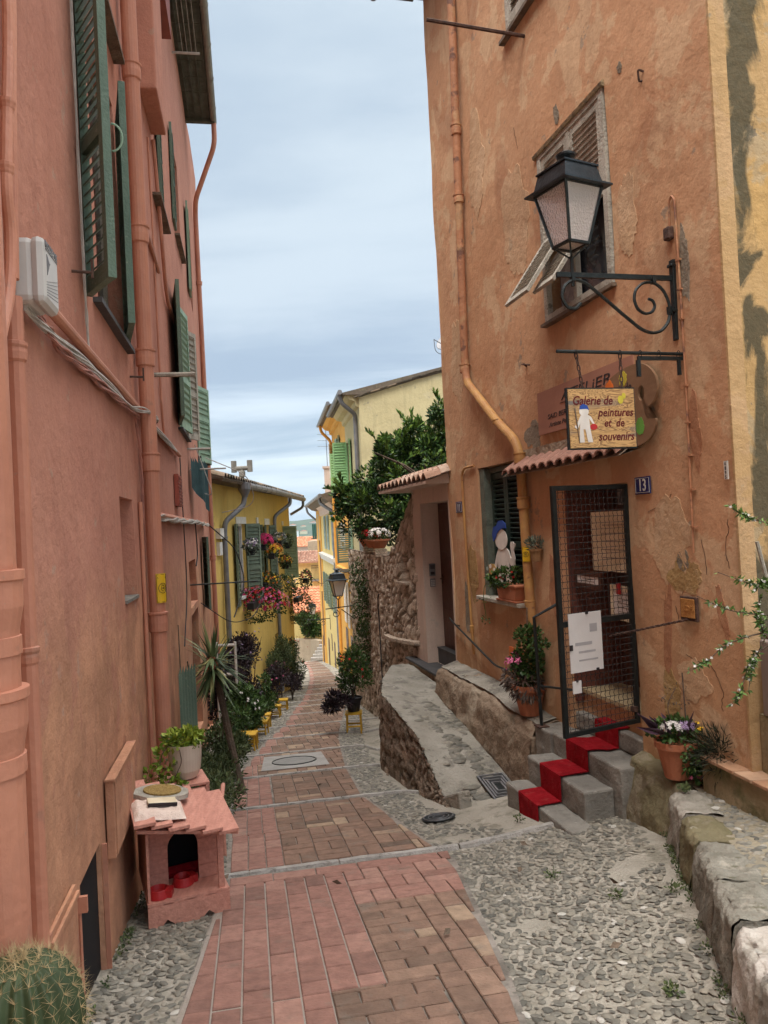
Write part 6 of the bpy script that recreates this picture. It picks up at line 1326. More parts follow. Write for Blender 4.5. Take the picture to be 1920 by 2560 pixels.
# ================================================================== FAR RIGHT HOUSES
def row_window(par, fr, t0, t1, z0, z1, m, closed=True, frame=True):
    mb = MB(); 
    if closed: shutter('shutter', fr, (t0, .04), ((t0+t1)/2-.01, .04), z0, z1, m, par, lou=.12, th=.05); shutter('shutter', fr, (t1, .04), ((t0+t1)/2+.01, .04), z0, z1, m, par, lou=.12, th=.05)
    else: shutter('shutter', fr, (t0, .04), (t0-.5, .08), z0, z1, m, par, lou=.12, th=.05); shutter('shutter', fr, (t1, .04), (t1+.5, .08), z0, z1, m, par, lou=.12, th=.05)
AH = thing('house', PH.p(-2, -1, -2), 'tall house with cream gable and amber front behind the citrus tree', 'house')
mb = MB(); wall(mb, PH, -2.7, 3.5, -7, 6.35, [(-.2, .5, 3.7, 5.4), (.9, 1.5, 3.9, 5.3)], .2, .6, .01); mb.build('amber_wall', M['amber'], AH)
mb = MB(); wall(mb, PH, -7.66, -2.7, -7, 5.9, [(-4.4, -3.5, 3.3, 4.75)], .2, .6, .01)
GB = Fr(tuple(PH.p(-7.66, 0, 0))[:2], 81.7, 1)
wall(mb, GB, 0, 7, -2, 5.8, (), .1, .5, .01, ztop=lambda t_: 5.72+.285*t_); mb.build('cream_wall', M['cream'], AH)
mb = MB(); mb.quad(PH.p(3.5, 0, -9), PH.p(3.5, -5, -9), PH.p(3.5, -5, 6.35), PH.p(3.5, 0, 6.35)); mb.build('amber_wall', M['amber'], AH)
mb = MB()
for h in ((-.2, .5, 3.7, 5.4), (.9, 1.5, 3.9, 5.3), (-4.4, -3.5, 3.3, 4.75)): mb.quad(PH.p(h[0], -.18, h[2]), PH.p(h[1], -.18, h[2]), PH.p(h[1], -.18, h[3]), PH.p(h[0], -.18, h[3]))
mb.build('dark_interior', M['black'], AH)
for t0, t1, zz in ((-7.7, -2.7, 5.98), (-2.7, 3.7, 6.45)):
    mb = MB(); mb.prism([(-.05, zz-.16), (.5, zz-.16), (.55, zz-.1), (-7, zz+1.66), (-7, zz+1.5)], PH.p(t0, 0, 0), PH.n, Z, PH.t*(t1-t0)); mb.build('roof', M['oldtile'], AH)
    mb = MB(); mb.tube([PH.p(t0-.05, .60, zz-.08), PH.p(t1, .60, zz-.08)], .08, 8); mb.build('gutter', M['zinc'], AH)
    mb = MB(); mb.prism([(0, zz-.55), (.1, zz-.5), (.12, zz-.35), (.3, zz-.3), (.45, zz-.13), (0, zz-.13)], PH.p(t0+.1, 0, 0), PH.n, Z, PH.t*(t1-t0-.2)); mb.build('cornice', M['cream'] if t0 < -5 else M['amber'], AH)
mb = MB()
for i in range(26): 
    a = i*.27; q = GB.p(a, .03, 5.76+.285*a); e = (GB.t+Z*.285).normalized(); mb.obox(q+Z*(.02+.02*(i % 2)), e*.15, GB.n*.09, Z*.018, random.random())
mb.build('verge_tiles', M['oldtile'], AH)
pipe('downpipe', arc([PH.p(-7.5, .6, 5.9), PH.p(-7.5, .55, 5.6), PH.p(-7.3, .1, 5.25), PH.p(-7.2, .09, 5), PH.p(-7.2, .09, -4)]), .07, M['zinc'], AH)
pipe('downpipe', arc([PH.p(3.1, .55, 6.3), PH.p(3.1, .5, 6.0), PH.p(3.1, .1, 5.6), PH.p(3.1, .09, 5.2), PH.p(3.1, .09, -5)]), .07, mat('amber_painted_pipe', (.66, .33, .06), .6, (.58, .28, .05), 5, .1, 30), AH)
row_window(AH, PH, -4.4, -3.5, 3.25, 4.75, M['mint'], False); row_window(AH, PH, -.2, .5, 3.7, 5.4, M['palegreen'], False); shutter('shutter', PH, (2.2, .04), (1.7, .3), 3.8, 5.3, M['whitepaint'], AH, lou=.12)
shutter('shutter', PH, (-3.3, .04), (-3.25, .55), 3.2, 4.8, M['mint'], AH, lou=.1, th=.05); shutter('shutter', PH, (-1.2, .04), (-1.1, .5), 3.0, 4.6, M['mint'], AH, lou=.1, th=.05)
shutter('shutter', PH, (.9, .04), (-.9, .05), .72, 1.82, M['whitepaint'], AH, lou=.07, th=.05, mid=[1.1, 1.5]); shutter('shutter', PH, (-3.0, .04), (-3.1, .55), .3, 1.6, dg, AH, lou=.08, th=.05); shutter('shutter', PH, (-2.9, .04), (-3.9, .06), .3, 1.6, M['palegreen'], AH, lou=.08, th=.05)
mb = MB()
for k in range(4): mb.fbox(PH, -4.8+k*1.4, -3.9+k*1.4, .0, .5, .02-.04*k, .045-.04*k)
mb.build('iron_rods', M['iron'], AH)
mb = MB(); mb.prism([(0, -.22), (.12, -.18), (.14, -.06), (0, -.04)], PH.p(-2.5, 0, 0), PH.n, Z, PH.t*5.6); mb.build('string_course', M['amber'], AH)
shutter('shutter', PH, (.6, .04), (-.3, .06), -2.3, -.5, M['whitepaint'], AH, lou=.09, th=.05); shutter('shutter', PH, (-.9, .04), (-1.5, .06), -2.4, -.6, M['whitepaint'], AH, lou=.09, th=.05)
mb = MB(); mb.fbox(PH, .0, .9, -.02, .02, -4.4, -2.6); mb.fbox(PH, -2.0, -1.1, -.02, .02, -4.3, -2.7); mb.build('door', M['doorwood'], AH)
mb = MB(); mb.tube(arc([GB.p(1.6, .03, 2.9), GB.p(.8, .03, 3.2), GB.p(2.6, .03, 3.9), GB.p(4.1, .03, 6.7)], 6), .012, 4); mb.tube([GB.p(.9, .03, 3.05), GB.p(3.4, .03, 2.95)], .01, 4); mb.build('wall_cable', M['cabler'], AH)
mb = MB(); mb.obox(GB.p(3.95, -.5, 7.1), GB.t*.25, GB.n*.4, Z*.65); mb.build('chimney', M['offwhite'], AH)
o = thing('satellite_dish', GB.p(4.0, .0, 7.35), 'grey satellite dish on the chimney at the edge of the orange house', 'dish')
mb = MB(); mb.lathe(GB.p(2.98, .1, 7.42), [(.02, 0), (.22, .03), (.38, .10), (.36, .11), (.2, .05)], 20, ax=(GB.n*.5-GB.t*.6+Z*.5).normalized()); mb.build('dish', M['zinc'], o)
mb = MB(); mb.tube([GB.p(3.1, .05, 6.5), GB.p(3.1, .05, 7.4)], .03, 5); mb.tube([GB.p(3.1, .05, 7.2), GB.p(2.5, .2, 7.5)], .015, 5); mb.tube(arc([GB.p(2.5, .2, 7.5), GB.p(2.55, .1, 7.1), GB.p(3.0, .0, 7.0)]), .012, 5); mb.build('arm', M['zinc'], o)
PHs = thing('house', PH.p(9, -1, -5), 'pale yellow house with blue green shutters and white cornice down the lane', 'house')
mb = MB(); wall(mb, PH, 3.5, 18.4, -9, 2.75, (), .2, .8, .01); mb.build('wall', M['pale'], PHs)
mb = MB(); mb.quad(PH.p(18.4, 0, -10), PH.p(18.4, -6, -10), PH.p(18.4, -6, 2.75), PH.p(18.4, 0, 2.75)); mb.fbox(PH, 14.6, 18.4, -.1, .06, -9, 2.75); mb.build('corner_bay', M['amber'], PHs)
mb = MB(); mb.prism([(-.05, 2.75), (.3, 2.85), (.6, 3.1), (.64, 3.2), (-3, 4.1), (-3, 2.8)], PH.p(3.5, 0, 0), PH.n, Z, PH.t*15.6); mb.build('roof', M['oldtile'], PHs)
mb = MB(); mb.prism([(0, 2.35), (.06, 2.4), (.1, 2.7), (.28, 2.85), (0, 2.85)], PH.p(3.6, 0, 0), PH.n, Z, PH.t*11); mb.build('eave_cornice', M['offwhite'], PHs)
mb = MB(); mb.tube([PH.p(3.5, .68, 3.15), PH.p(19.3, .68, 3.15)], .09, 8); mb.build('gutter', M['zinc'], PHs)
mb = MB(); mb.prism([(0, -.2), (.10, -.16), (.14, .02), (.2, .06), (.24, .2), (0, .24)], PH.p(3.6, 0, 0), PH.n, Z, PH.t*11); mb.build('cornice', M['whitepaint'], PHs)
for t0 in (10.4, 8.1, 4.8): row_window(PHs, PH, t0, t0+.95, .5, 2.3, M['bluegreen'], True)
for t0 in (12.3, 10.4, 8.1, 5.2): row_window(PHs, PH, t0, t0+.8, -2.6, -.9, dg, False)
row_window(PHs, PH, 16, 17, .9, 2.5, M['bluegreen'], True); mb = MB(); mb.fbox(PH, 15.2, 15.5, .06, .12, -1.9, .9); mb.fbox(PH, 15.2, 15.5, .06, .12, -5.5, -2.2); mb.build('wall_strip', M['boardbrown'], PHs)
for t0, w_, z0, h_ in ((5.0, .9, -6.4, 2.2), (7.6, .8, -6.4, 2.1), (9.6, .5, -5.0, .9), (12, .9, -6.9, 2.2), (16.3, .9, -7.3, 2.2)):
    mb = MB(); mb.fbox(PH, t0, t0+w_, -.03, .015 if t0 < 14 else .075, z0, z0+h_); mb.build('door', M['doorwood'], PHs)
pipe('downpipe', arc([PH.p(4.6, .65, 3.05), PH.p(4.6, .6, 2.8), PH.p(4.0, .1, 2.4), PH.p(3.8, .1, 2.1), PH.p(3.8, .1, -6)]), .08, M['zinc'], PHs)
pipe('downpipe', arc([PH.p(18.6, .65, 3.05), PH.p(18.6, .6, 2.7), PH.p(18.3, .1, 2.2)]), .07, M['zinc'], PHs)
mb = MB(); mb.obox((-2.55, 39, 3.9), Vector((.35, 0, 0)), Vector((0, .5, 0)), Z*.75); mb.obox((-2.55, 39, 4.68), Vector((.42, 0, 0)), Vector((0, .56, 0)), Z*.05); mb.build('chimney', M['offwhite'], PHs)
o = thing('tv_antenna', (-2.8, 39, 4.3), 'thin television aerial beside the far chimney', 'antenna')
mb = MB(); mb.tube([Vector((-2.75, 39, 4.0)), Vector((-2.75, 39, 6.6))], .02, 5)
for z_ in (6.4, 6.1, 5.8): mb.tube([Vector((-3.2, 39, z_)), Vector((-2.4, 39, z_-.05))], .012, 4)
mb.build('mast', M['zinc'], o)
# houses below the end of the lane
def block(name, label, x0, x1, y0, y1, z0, z1, m, roof, rh, rm, tiles=True):
    o = thing(name, ((x0+x1)/2, y0, z0), label, 'house'); mb = MB(); mb.obox(((x0+x1)/2, (y0+y1)/2, (z0+z1)/2), Vector(((x1-x0)/2, 0, 0)), Vector((0, (y1-y0)/2, 0)), Z*((z1-z0)/2)); mb.build('wall', m, o)
    mb = MB(); random.seed(int(x0*7)); nx_ = int((x1-x0)/.22); ny = 9
    for i in range(nx_):
        for j in range(ny):
            xa = x0-.2+(x1-x0+.4)*i/nx_; xb = x0-.2+(x1-x0+.4)*(i+1)/nx_; ya = y0-.35+(roof)*j/ny; yb = y0-.35+roof*(j+1)/ny; za = z1+rh*j/ny+.05; zb = z1+rh*(j+1)/ny+.05; tn = random.random(); xm = (xa+xb)/2
            mb.quad((xa, ya, za), (xm, ya, za+.07), (xm, yb, zb+.03), (xa, yb, zb-.04), tn); mb.quad((xm, ya, za+.07), (xb, ya, za), (xb, yb, zb-.04), (xm, yb, zb+.03), tn)
    mb.quad((x0-.2, y0-.35, z1-.02), (x1+.2, y0-.35, z1-.02), (x1+.2, y0-.35, z1+.06), (x0-.2, y0-.35, z1+.06)); mb.quad((x0-.2, y0-.35+roof, z1+rh), (x1+.2, y0-.35+roof, z1+rh), (x1+.2, y0+2*roof, z1-.2), (x0-.2, y0+2*roof, z1-.2)); mb.build('roof', rm, o); return o
b1 = block('house', 'yellow house with iron balcony rail and brown tiled roof below the lane end', -9.5, -3.5, 62, 66, -9, -1.05, M['pale'], 2.2, .85, M['farbrown'])
mb = MB(); 
for k in range(7): mb.tube([Vector((-6.02+.1*k, 61.7, -2.4)), Vector((-6.02+.1*k, 61.7, -1.3))], .015, 4)
for z_ in (-1.3, -1.5, -2.4): mb.tube([Vector((-6.05, 61.7, z_)), Vector((-5.3, 61.7, z_))], .02, 4)
mb.build('balcony_rail', M['iron'], b1); mb = MB(); mb.obox((-5.6, 61.85, -2.5), Vector((.45, 0, 0)), Vector((0, .2, 0)), Z*.06); mb.build('balcony_slab', M['concrete'], b1)
block('house', 'low house with bright orange tiled roof just above the fig tree', -9.0, -4.2, 54, 57, -9, -4.15, M['pale'], 3.2, 1.5, M['fartile'])
block('house', 'distant house with pinkish orange roof near the bay', -16, -9.5, 108, 112, -9, -.75, M['offwhite'], 6, 1.3, M['fartile'])
o = thing('house', (-5.5, 72, -5), 'beige house carrying a dark green roof awning below the headland', 'house')
mb = MB(); mb.obox((-4.7, 71, -3.0), Vector((2.3, 0, 0)), Vector((0, 2, 0)), Z*3.55); mb.build('wall', M['beige'], o)
mb = MB(); 
for i in range(10): mb.obox((-6.2+i*.16+.1*(0), 66.5, 1.42), Vector((.07, 0, 0)), Vector((0, .04, 0)), Z*.62)
mb.obox((-5.4, 66.6, .78), Vector((1.0, 0, 0)), Vector((0, .3, 0)), Z*.04); mb.build('green_awning', mat('deep_green_sheet', (.01, .075, .055), .5, (.008, .05, .04), 6, .1, 30), o)
mb = MB(); wallx = [(-7.6, 53.4), (-5.3, 52.6), (-4.6, 51.6)]
for a, c_ in zip(wallx, wallx[1:]):
    A, B = Vector((*a, -9)), Vector((*c_, -9)); e = (B-A)/2; mb.obox((A+B)/2+Z*1.55, e, Vector((-e.y, e.x, 0)).normalized()*.2, Z*1.6)
tag(mb.build('retaining_wall', M['beige']), 'stained beige wall closing the far end of the lane under the fig tree', 'wall')
mb = MB()
for k in range(5): mb.obox((-4.75+.12*k, 50.4+.25*k, -6.85+.17*k), Vector((.5, 0, 0)), Vector((0, .14, 0)), Z*.09)
tag(mb.build('far_steps', M['stripstone']), 'small pale steps at the far end of the lane beside the pale yellow house', 'steps')
# ================================================================== LAMPS
def lantern(par, base, s, yaw, up=True):
    """four-sided lantern; base = bottom centre of the glass body, s = scale"""
    c, sn_ = math.cos(yaw), math.sin(yaw); ex, ey = Vector((c, sn_, 0)), Vector((-sn_, c, 0))
    def P(x, y, z): return base+ex*x*s+ey*y*s+Z*z*s
    mb = MB(); b0, t0, h = .090, .170, .40
    cs = [(-1, -1), (1, -1), (1, 1), (-1, 1)]
    for (x, y) in cs: mb.tube([P(x*b0, y*b0, 0), P(x*t0, y*t0, h)], .013*s, 4)
    for (a, q) in zip(cs, cs[1:]+cs[:1]):
        mb.tube([P(a[0]*b0, a[1]*b0, 0), P(q[0]*b0, q[1]*b0, 0)], .014*s, 4); mb.tube([P(a[0]*t0, a[1]*t0, h), P(q[0]*t0, q[1]*t0, h)], .017*s, 4)
        mb.tube([P(a[0]*b0, a[1]*b0, 0), P(0, 0, -.10)], .008*s, 4)
    mb.tube([P(0, 0, -.30), P(0, 0, -.08)], .014*s, 6); mb.build('frame', M['iron'], par)
    mb = MB(); b1, t1 = b0-.004, t0-.004
    for (a, q) in zip(cs, cs[1:]+cs[:1]): mb.quad(P(a[0]*b1, a[1]*b1, 0), P(q[0]*b1, q[1]*b1, 0), P(q[0]*t1, q[1]*t1, h), P(a[0]*t1, a[1]*t1, h))
    mb.quad(*[P(a[0]*b1, a[1]*b1, 0.004) for a in cs]); mb.build('glass', M['gl'], par)
    mb = MB(); lv = [(.225, h-.005), (.225, h+.008), (.175, h+.03), (.15, h+.145), (.16, h+.148), (.16, h+.16), (.12, h+.165), (.05, h+.21), (.03, h+.215)]
    vs = [P(x*w, y*w, z) for (w, z) in lv for (x, y) in cs]; mb.add(vs, [(i*4+k, i*4+(k+1) % 4, (i+1)*4+(k+1) % 4, (i+1)*4+k) for i in range(len(lv)-1) for k in range(4)]+[(0, 1, 2, 3), tuple(len(vs)-4+k for k in range(4))])
    mb.lathe(P(0, 0, h+.21), [(.035*s, 0), (.045*s, .01*s), (.03*s, .03*s), (.07*s, .045*s), (.075*s, .06*s), (.03*s, .085*s)], 16)
    mb.build('cap', mat('lamp_cap_metal', (.055, .068, .078), .38, (.035, .045, .052), 14, .15, 50, metal=.6, spots=[(22, .68, .74, (.28, .27, .25), .5)]), par)
    mb = MB(); mb.lathe(P(0, 0, .10), [(.02*s, 0), (.035*s, .05*s), (.03*s, .13*s), (.01*s, .16*s)], 10); mb.build('bulb', M['whiteplastic'], par)
def scroll(c, r0, r1, a0, turns, ea, eb, n=40): return [c+(ea*math.cos(a0+turns*math.tau*k/n)+eb*math.sin(a0+turns*math.tau*k/n))*(r0+(r1-r0)*k/n) for k in range(n+1)]
LP = thing('street_lamp', RW.p(.48, 0, 2.78), 'large black wall lantern on a scrolled bracket in front of the upper window', 'lamp')
mb = MB(); mb.fbox(RW, .455, .50, .0, .03, 2.78, 3.33); mb.fbox(RW, .452, .503, .0, .045, 3.28, 3.30); mb.fbox(RW, .452, .503, .0, .05, 2.97, 2.99); mb.build('wall_plate', M['iron'], LP, bevel=.004)
mb = MB(); mb.obox(RW.p(.48, .455, 3.205), RW.t*.012, RW.n*.43, Z*.016); mb.build('arm', M['iron'], LP)
mb = MB()
sp1 = scroll(RW.p(.48, .21, 3.05), .045, .13, math.pi*1.35, -1.75, RW.n, Z, 50)
main = [RW.p(.48, .05, 2.98), RW.p(.48, .07, 2.90), RW.p(.48, .13, 2.84), RW.p(.48, .20, 2.825), RW.p(.48, .28, 2.85), RW.p(.48, .40, 2.94), RW.p(.48, .55, 3.06), RW.p(.48, .68, 3.16), RW.p(.48, .76, 3.18), RW.p(.48, .83, 3.14), RW.p(.48, .86, 3.06), RW.p(.48, .82, 2.99), RW.p(.48, .76, 2.98), RW.p(.48, .72, 3.02)]
mb.tube(arc(main, 3), .0115, 6)
sp = [(.05, 2.98), (.06, 3.05), (.10, 3.13), (.17, 3.175), (.25, 3.17), (.31, 3.12), (.325, 3.05), (.30, 2.985), (.245, 2.955), (.19, 2.97), (.165, 3.01), (.18, 3.05), (.215, 3.06)]
mb.tube(arc([RW.p(.48, a, z_) for a, z_ in sp], 3), .0105, 6); mb.build('scroll', M['iron'], LP)
mb = MB()
for (n_, z_) in ((.17, 3.19), (.77, 3.19), (.055, 2.985)): mb.obox(RW.p(.48, n_, z_), RW.t*.018, RW.n*.012, Z*.026)
mb.build('band', M['iron'], LP)
lantern(LP, RW.p(.48, .77, 3.40), .90, R_(14+14))
LP2 = thing('street_lamp', (-1.25, 19.5, -.4), 'black wall lantern halfway down the lane before the pale shutters', 'lamp')
lantern(LP2, Vector((-1.27, 19.5, -.10)), 1.0, .35)
mb = MB(); mb.tube([Vector((-1.6, 19.5, -.42)), Vector((-.75, 19.8, -.38))], .014, 6); mb.tube([Vector((-1.2, 19.5, -.44)), Vector((-.75, 19.8, -.85))], .012, 6); mb.tube([Vector((-1.27, 19.5, -.42)), Vector((-1.27, 19.5, -.3))], .016, 6); mb.tube(scroll(Vector((-1.35, 19.5, -.55)), .03, .1, 0, 1.2, Vector((1, 0, 0)), Z, 20), .01, 5); mb.build('bracket', M['iron'], LP2)
LP3 = thing('street_lamp', PH.p(11, .3, -3.4), 'farthest black lantern on a curled bracket near the orange roof', 'lamp')
bq = PH.p(10.6, .95, -3.05); lantern(LP3, bq, 1.0, .35)
mb = MB(); mb.tube([bq-Z*.3-PH.n*.95, bq-Z*.3+PH.n*.35], .02, 5); mb.tube(scroll(bq-Z*.5-PH.n*.55, .06, .2, 0, 1.4, PH.n, Z, 24), .016, 5); mb.tube(scroll(bq-Z*.45+PH.n*.2, .04, .14, 0, -1.2, PH.n, Z, 24), .014, 5); mb.tube([bq-PH.n*.95-Z*.9, bq-PH.n*.95-Z*.1], .02, 5); mb.build('bracket', M['iron'], LP3)
o = thing('globe_lamp', PH.p(-1.2, .2, -.9), 'small dome wall light on the amber house below the string course', 'lamp'); mb = MB(); mb.blob(Vector((-1.02, 22.5, .02)), .13, .13, .12, seg=12, ring=5, top=True); mb.build('shade', M['cream'], o); mb = MB(); mb.tube([Vector((-1.02, 22.5, -.15)), Vector((-1.02, 22.5, .04))], .05, 8); mb.build('socket', M['darkgreen'], o)
# ================================================================== CITRUS TREE behind the wall
TR_ = thing('citrus_tree', (.9, 15, .8), 'dense glossy dark green citrus tree overhanging the stone wall', 'tree')
mb = MB(); random.seed(2)
mb.tube([Vector((1.1, 15.2, .7)), Vector((1.0, 15.1, 1.5)), Vector((.85, 15, 2.1))], [.12, .10, .08], 8)
for k in range(9):
    a = random.random()*6.3; q = Vector((.9, 15, 1.6+.1*k)); mb.tube([q, q+Vector((math.cos(a)*.6, math.sin(a)*.4, .35)), q+Vector((math.cos(a)*1.3, math.sin(a)*.8, .6))], [.05, .03, .012], 6)
mb.build('trunk', M['bark'], TR_)
mb = MB(); cl = []
CC = [(-.45, 14.6, 1.75, .55), (-.25, 14.7, 2.35, .55), (.15, 14.6, 2.75, .5), (.1, 14.5, 1.7, .6), (.55, 14.6, 2.35, .6), (.65, 14.8, 3.0, .5), (1.0, 14.7, 2.6, .6), (1.25, 14.9, 3.2, .5), (.75, 14.5, 1.8, .6), (1.3, 14.7, 2.2, .6), (.35, 14.9, 3.15, .3), (.62, 14.9, 3.45, .22), (1.35, 14.8, 3.75, .38), (1.55, 14.9, 4.1, .3), (1.6, 15, 3.4, .5), (-.65, 14.7, 2.0, .3), (1.0, 15.6, 2.8, .8), (.2, 15.6, 2.2, .8), (1.6, 14.6, 2.8, .5), (-.72, 14.7, 2.25, .25), (.05, 14.6, 3.1, .25), (1.75, 14.6, 2.0, .5)]
for (x, y, z, r_) in CC:
    for _ in range(3+int(r_*10)):
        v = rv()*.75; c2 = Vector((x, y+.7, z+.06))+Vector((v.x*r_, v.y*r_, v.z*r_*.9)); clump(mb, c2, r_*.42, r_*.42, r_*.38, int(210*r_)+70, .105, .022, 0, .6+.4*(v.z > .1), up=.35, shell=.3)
    for _ in range(4):
        v = rv().normalized(); 
        if v.z < -.1: v.z = -v.z
        q = Vector((x, y+.7, z+.06))+v*r_*.9
        for k in range(26): leaf(mb, q+v*(k*.010)+rv()*.02, v*.6+rv()*.7+Z*.5, .12, .022, random.uniform(.45, 1))
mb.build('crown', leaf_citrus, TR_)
random.seed(5)
for i, (d, col, lb) in enumerate([(4.3, 'yellow', 'bowl of yellow flowers on the garden wall, leftmost of three'), (3.45, 'red', 'bowl of red flowers on the garden wall between yellow and white'), (2.6, 'white', 'bowl of white flowers on the garden wall nearest the doorway')]):
    q, nn = gpos(d); c = q+nn*.02+Z*1.20; o = thing('flower_bowl', c, lb, 'flower pot', 'flower bowls on the garden wall'); mb = MB(); potlathe(mb, c, .19, .11, .17); mb.build('bowl', M['terra'], o)
    mb = MB(); clump(mb, c+Z*.23, .19, .15, .10, 160, .06, .02); mb.build('foliage', leaf_green, o); mb = MB(); flowers(mb, c+Z*.25, .20, .17, .12, 60, .042); mb.build('flower', FLW[col], o)
for i, d in enumerate((4.3, 2.6)):
    q, nn = gpos(d); mb = MB(); [mb.obox(q+Z*(1.07+.05*k), Vector((.11, .02, 0)), Vector((-.02, .1, 0)), Z*.021) for k in range(3)]; tag(mb.build('stone_pedestal', M['rubble'], bevel=.006), 'small stacked stone pedestal under the '+['yellow', 'white'][i]+' flower bowl on the garden wall', 'pedestal')
# creeper and shrub below the wall
mb = MB(); 
for k in range(26):
    d = random.uniform(4.6, 5.5); q, nn = gpos(d); z = .75-2.3*k/25; clump(mb, q+nn*.12+Z*z, .16+.1*math.sin(k*.8), .3, .16, 150, .06, .014, 0, .8, up=-.2)
tag(mb.build('creeper', leaf_green), 'thin green creeper hanging down the far end of the stone wall', 'creeper')
def bush(name, c, rx, ry, rz, n, l, w, leafm, label, cat='shrub', fl=None, nf=20, fs=.03, group=None, stems=True, sub=7, seed=0, pot=None):
    random.seed(seed+int(abs(c[0]*31+c[1]*7))); gzv = gz(c[0], c[1]); o = thing(name, (c[0], c[1], gzv), label, cat, group); C = Vector(c)
    base = gzv
    if pot:
        pm, pr_, ph, pz = pot; mb = MB(); potlathe(mb, (c[0], c[1], gzv+pz), pr_, pr_*.7, ph); mb.build('pot', M[pm], o); base = gzv+pz+ph*.8
    mb = MB()
    for _ in range(sub):
        v = rv()*.8; cc = C+Vector((v.x*rx, v.y*ry, v.z*rz)); clump(mb, cc, rx*.5, ry*.5, rz*.42, n//sub, l, w, 0, .95, shell=.2)
    mb.build('foliage', leafm, o)
    if stems:
        mb = MB()
        for k in range(6): v = rv(); mb.tube([Vector((c[0], c[1], base)), C+Vector((v.x*rx*.4, v.y*ry*.4, 0)), C+Vector((v.x*rx*.9, v.y*ry*.9, rz*.7))], [.014, .01, .004], 5)
        mb.build('stem', M['bark'], o)
    if fl: bloom(o, fl, C, rx, ry, rz, nf, fs)
    return o
g_ = lambda x, y, d: (x, y, gz(x, y)+d)
SHG = 'potted plants along the left house fronts'
bush('shrub', g_(-.72, 13.8, .98), .30, .3, .45, 2600, .07, .012, leaf_green, 'bushy green shrub in a black pot on a yellow stool, right of the lane', 'potted shrub', 'red', 14, .03, pot=('blackpot', .15, .25, .36))
bush('purple_plant', g_(-1.02, 13.6, .55), .24, .2, .18, 700, .11, .016, leaf_dark, 'dark purple plant spilling left of the yellow stool right of the lane', 'plant', None, stems=False)
def stool(x, y, label, w=.15, h=.34, grp=None):
    z = gz(x, y); o = thing('stool', (x, y, z), label, 'stool', grp); mb = MB(); mb.obox((x, y, z+h), Vector((w, 0, 0)), Vector((0, w*.9, 0)), Z*.014); mb.build('seat', M['yellowpaint'], o)
    for i in (-1, 1):
        for j in (-1, 1): mb = MB(); mb.tube([Vector((x+i*w*.85, y+j*w*.75, z-.02)), Vector((x+i*w*.78, y+j*w*.68, z+h))], .016, 5); mb.build('leg', M['yellowpaint'], o)
    mb = MB()
    for j in (-1, 1): mb.obox((x, y+j*w*.7, z+h*.35), Vector((w*.8, 0, 0)), Vector((0, .008, 0)), Z*.014)
    mb.build('stretcher', M['yellowpaint'], o); return o
stool(-.72, 13.75, 'yellow wooden stool under the black pot right of the lane')
# left side planting from near to far
WX = lambda y: -.85-.178*y
weeds = MB(); random.seed(77)
for k in range(34):
    y = random.uniform(6.9, 9.6); x = WX(y)+random.uniform(.08, .55); clump(weeds, (x, y, gz(x, y)+random.uniform(.05, .42)), .17, .2, .16, 210, .055, .010, 0, .9, shell=.1)
tag(weeds.build('ground_cover', leaf_weed), 'tangle of small green weeds growing from the foot of the rose wall', 'weeds', kind='stuff')
bush('shrub', g_(WX(7.6)+.25, 7.6, .22), .22, .3, .2, 800, .05, .012, leaf_green, 'low dark green bush just behind the pink box', 'shrub', group=SHG)
bush('shrub', g_(WX(9.4)+.35, 9.5, .42), .3, .5, .35, 1500, .06, .014, leaf_weed, 'olive green bush at the foot of the yucca', 'shrub', group=SHG)
bush('shrub', g_(WX(11)+.45, 11, .45), .34, .5, .4, 1700, .07, .016, leaf_green, 'green bush beyond the yucca trunk before the white chair', 'shrub', group=SHG)
bush('shrub', g_(-2.55, 12.9, .55), .36, .5, .42, 2000, .09, .022, leaf_green, 'leafy green shrub with white blossoms by the first yellow stools', 'shrub', 'white', 30, .03, group=SHG)
bush('shrub', g_(-3.0, 14.0, .8), .4, .5, .5, 2000, .09, .02, leaf_dark, 'tall brownish purple shrub behind the terracotta pot', 'shrub', group=SHG)
bush('shrub', g_(-2.62, 14.4, .55), .22, .25, .30, 900, .10, .024, leaf_green, 'broad leaved green plant in the red pot on the yellow bench', 'potted plant', pot=('terra', .17, .26, .36), group=SHG)
bush('shrub', g_(-3.3, 16.2, 1.0), .45, .7, .75, 3200, .08, .02, leaf_dark, 'tall almost black leaved shrub against the yellow wall', 'shrub', 'lilac', 20, .03, group=SHG)
bush('shrub', g_(-3.35, 18.2, 1.25), .42, .8, .9, 3200, .08, .02, leaf_dark, 'big dark purple bush in front of the arched niche', 'shrub', 'lilac', 16, .03, group=SHG)
bush('shrub', g_(-2.95, 17.2, .6), .32, .6, .45, 1800, .08, .018, leaf_green, 'green plant with drooping leaves beyond the red pot', 'shrub', group=SHG)
bush('shrub', g_(-3.1, 20.5, .7), .35, .8, .5, 2200, .07, .018, leaf_dark, 'dark potted shrub halfway along the yellow wall', 'shrub', 'pink', 18, .03, group=SHG)
bush('shrub', g_(-3.4, 23.6, 1.15), .40, 1.0, 1.0, 4200, .08, .018, leaf_weed, 'tall feathery green shrub climbing the far downpipe of the yellow house', 'shrub', None, group=SHG)
bush('shrub', g_(-3.25, 26.3, 1.1), .42, .9, 1.0, 3600, .08, .018, leaf_weed, 'green climbing bush covering the far corner of the yellow house', 'shrub', 'red', 16, .03, group=SHG)
bush('shrub', g_(-2.95, 22.6, .45), .3, .6, .35, 1300, .07, .018, leaf_dark, 'small dark plant at the curb below the feathery shrub', 'shrub', group=SHG)
bush('fig_tree', (-5.6, 52.6, -4.9), 1.1, .8, .9, 2600, .22, .07, leaf_green, 'bright green fig tree above the wall at the lane end', 'tree')
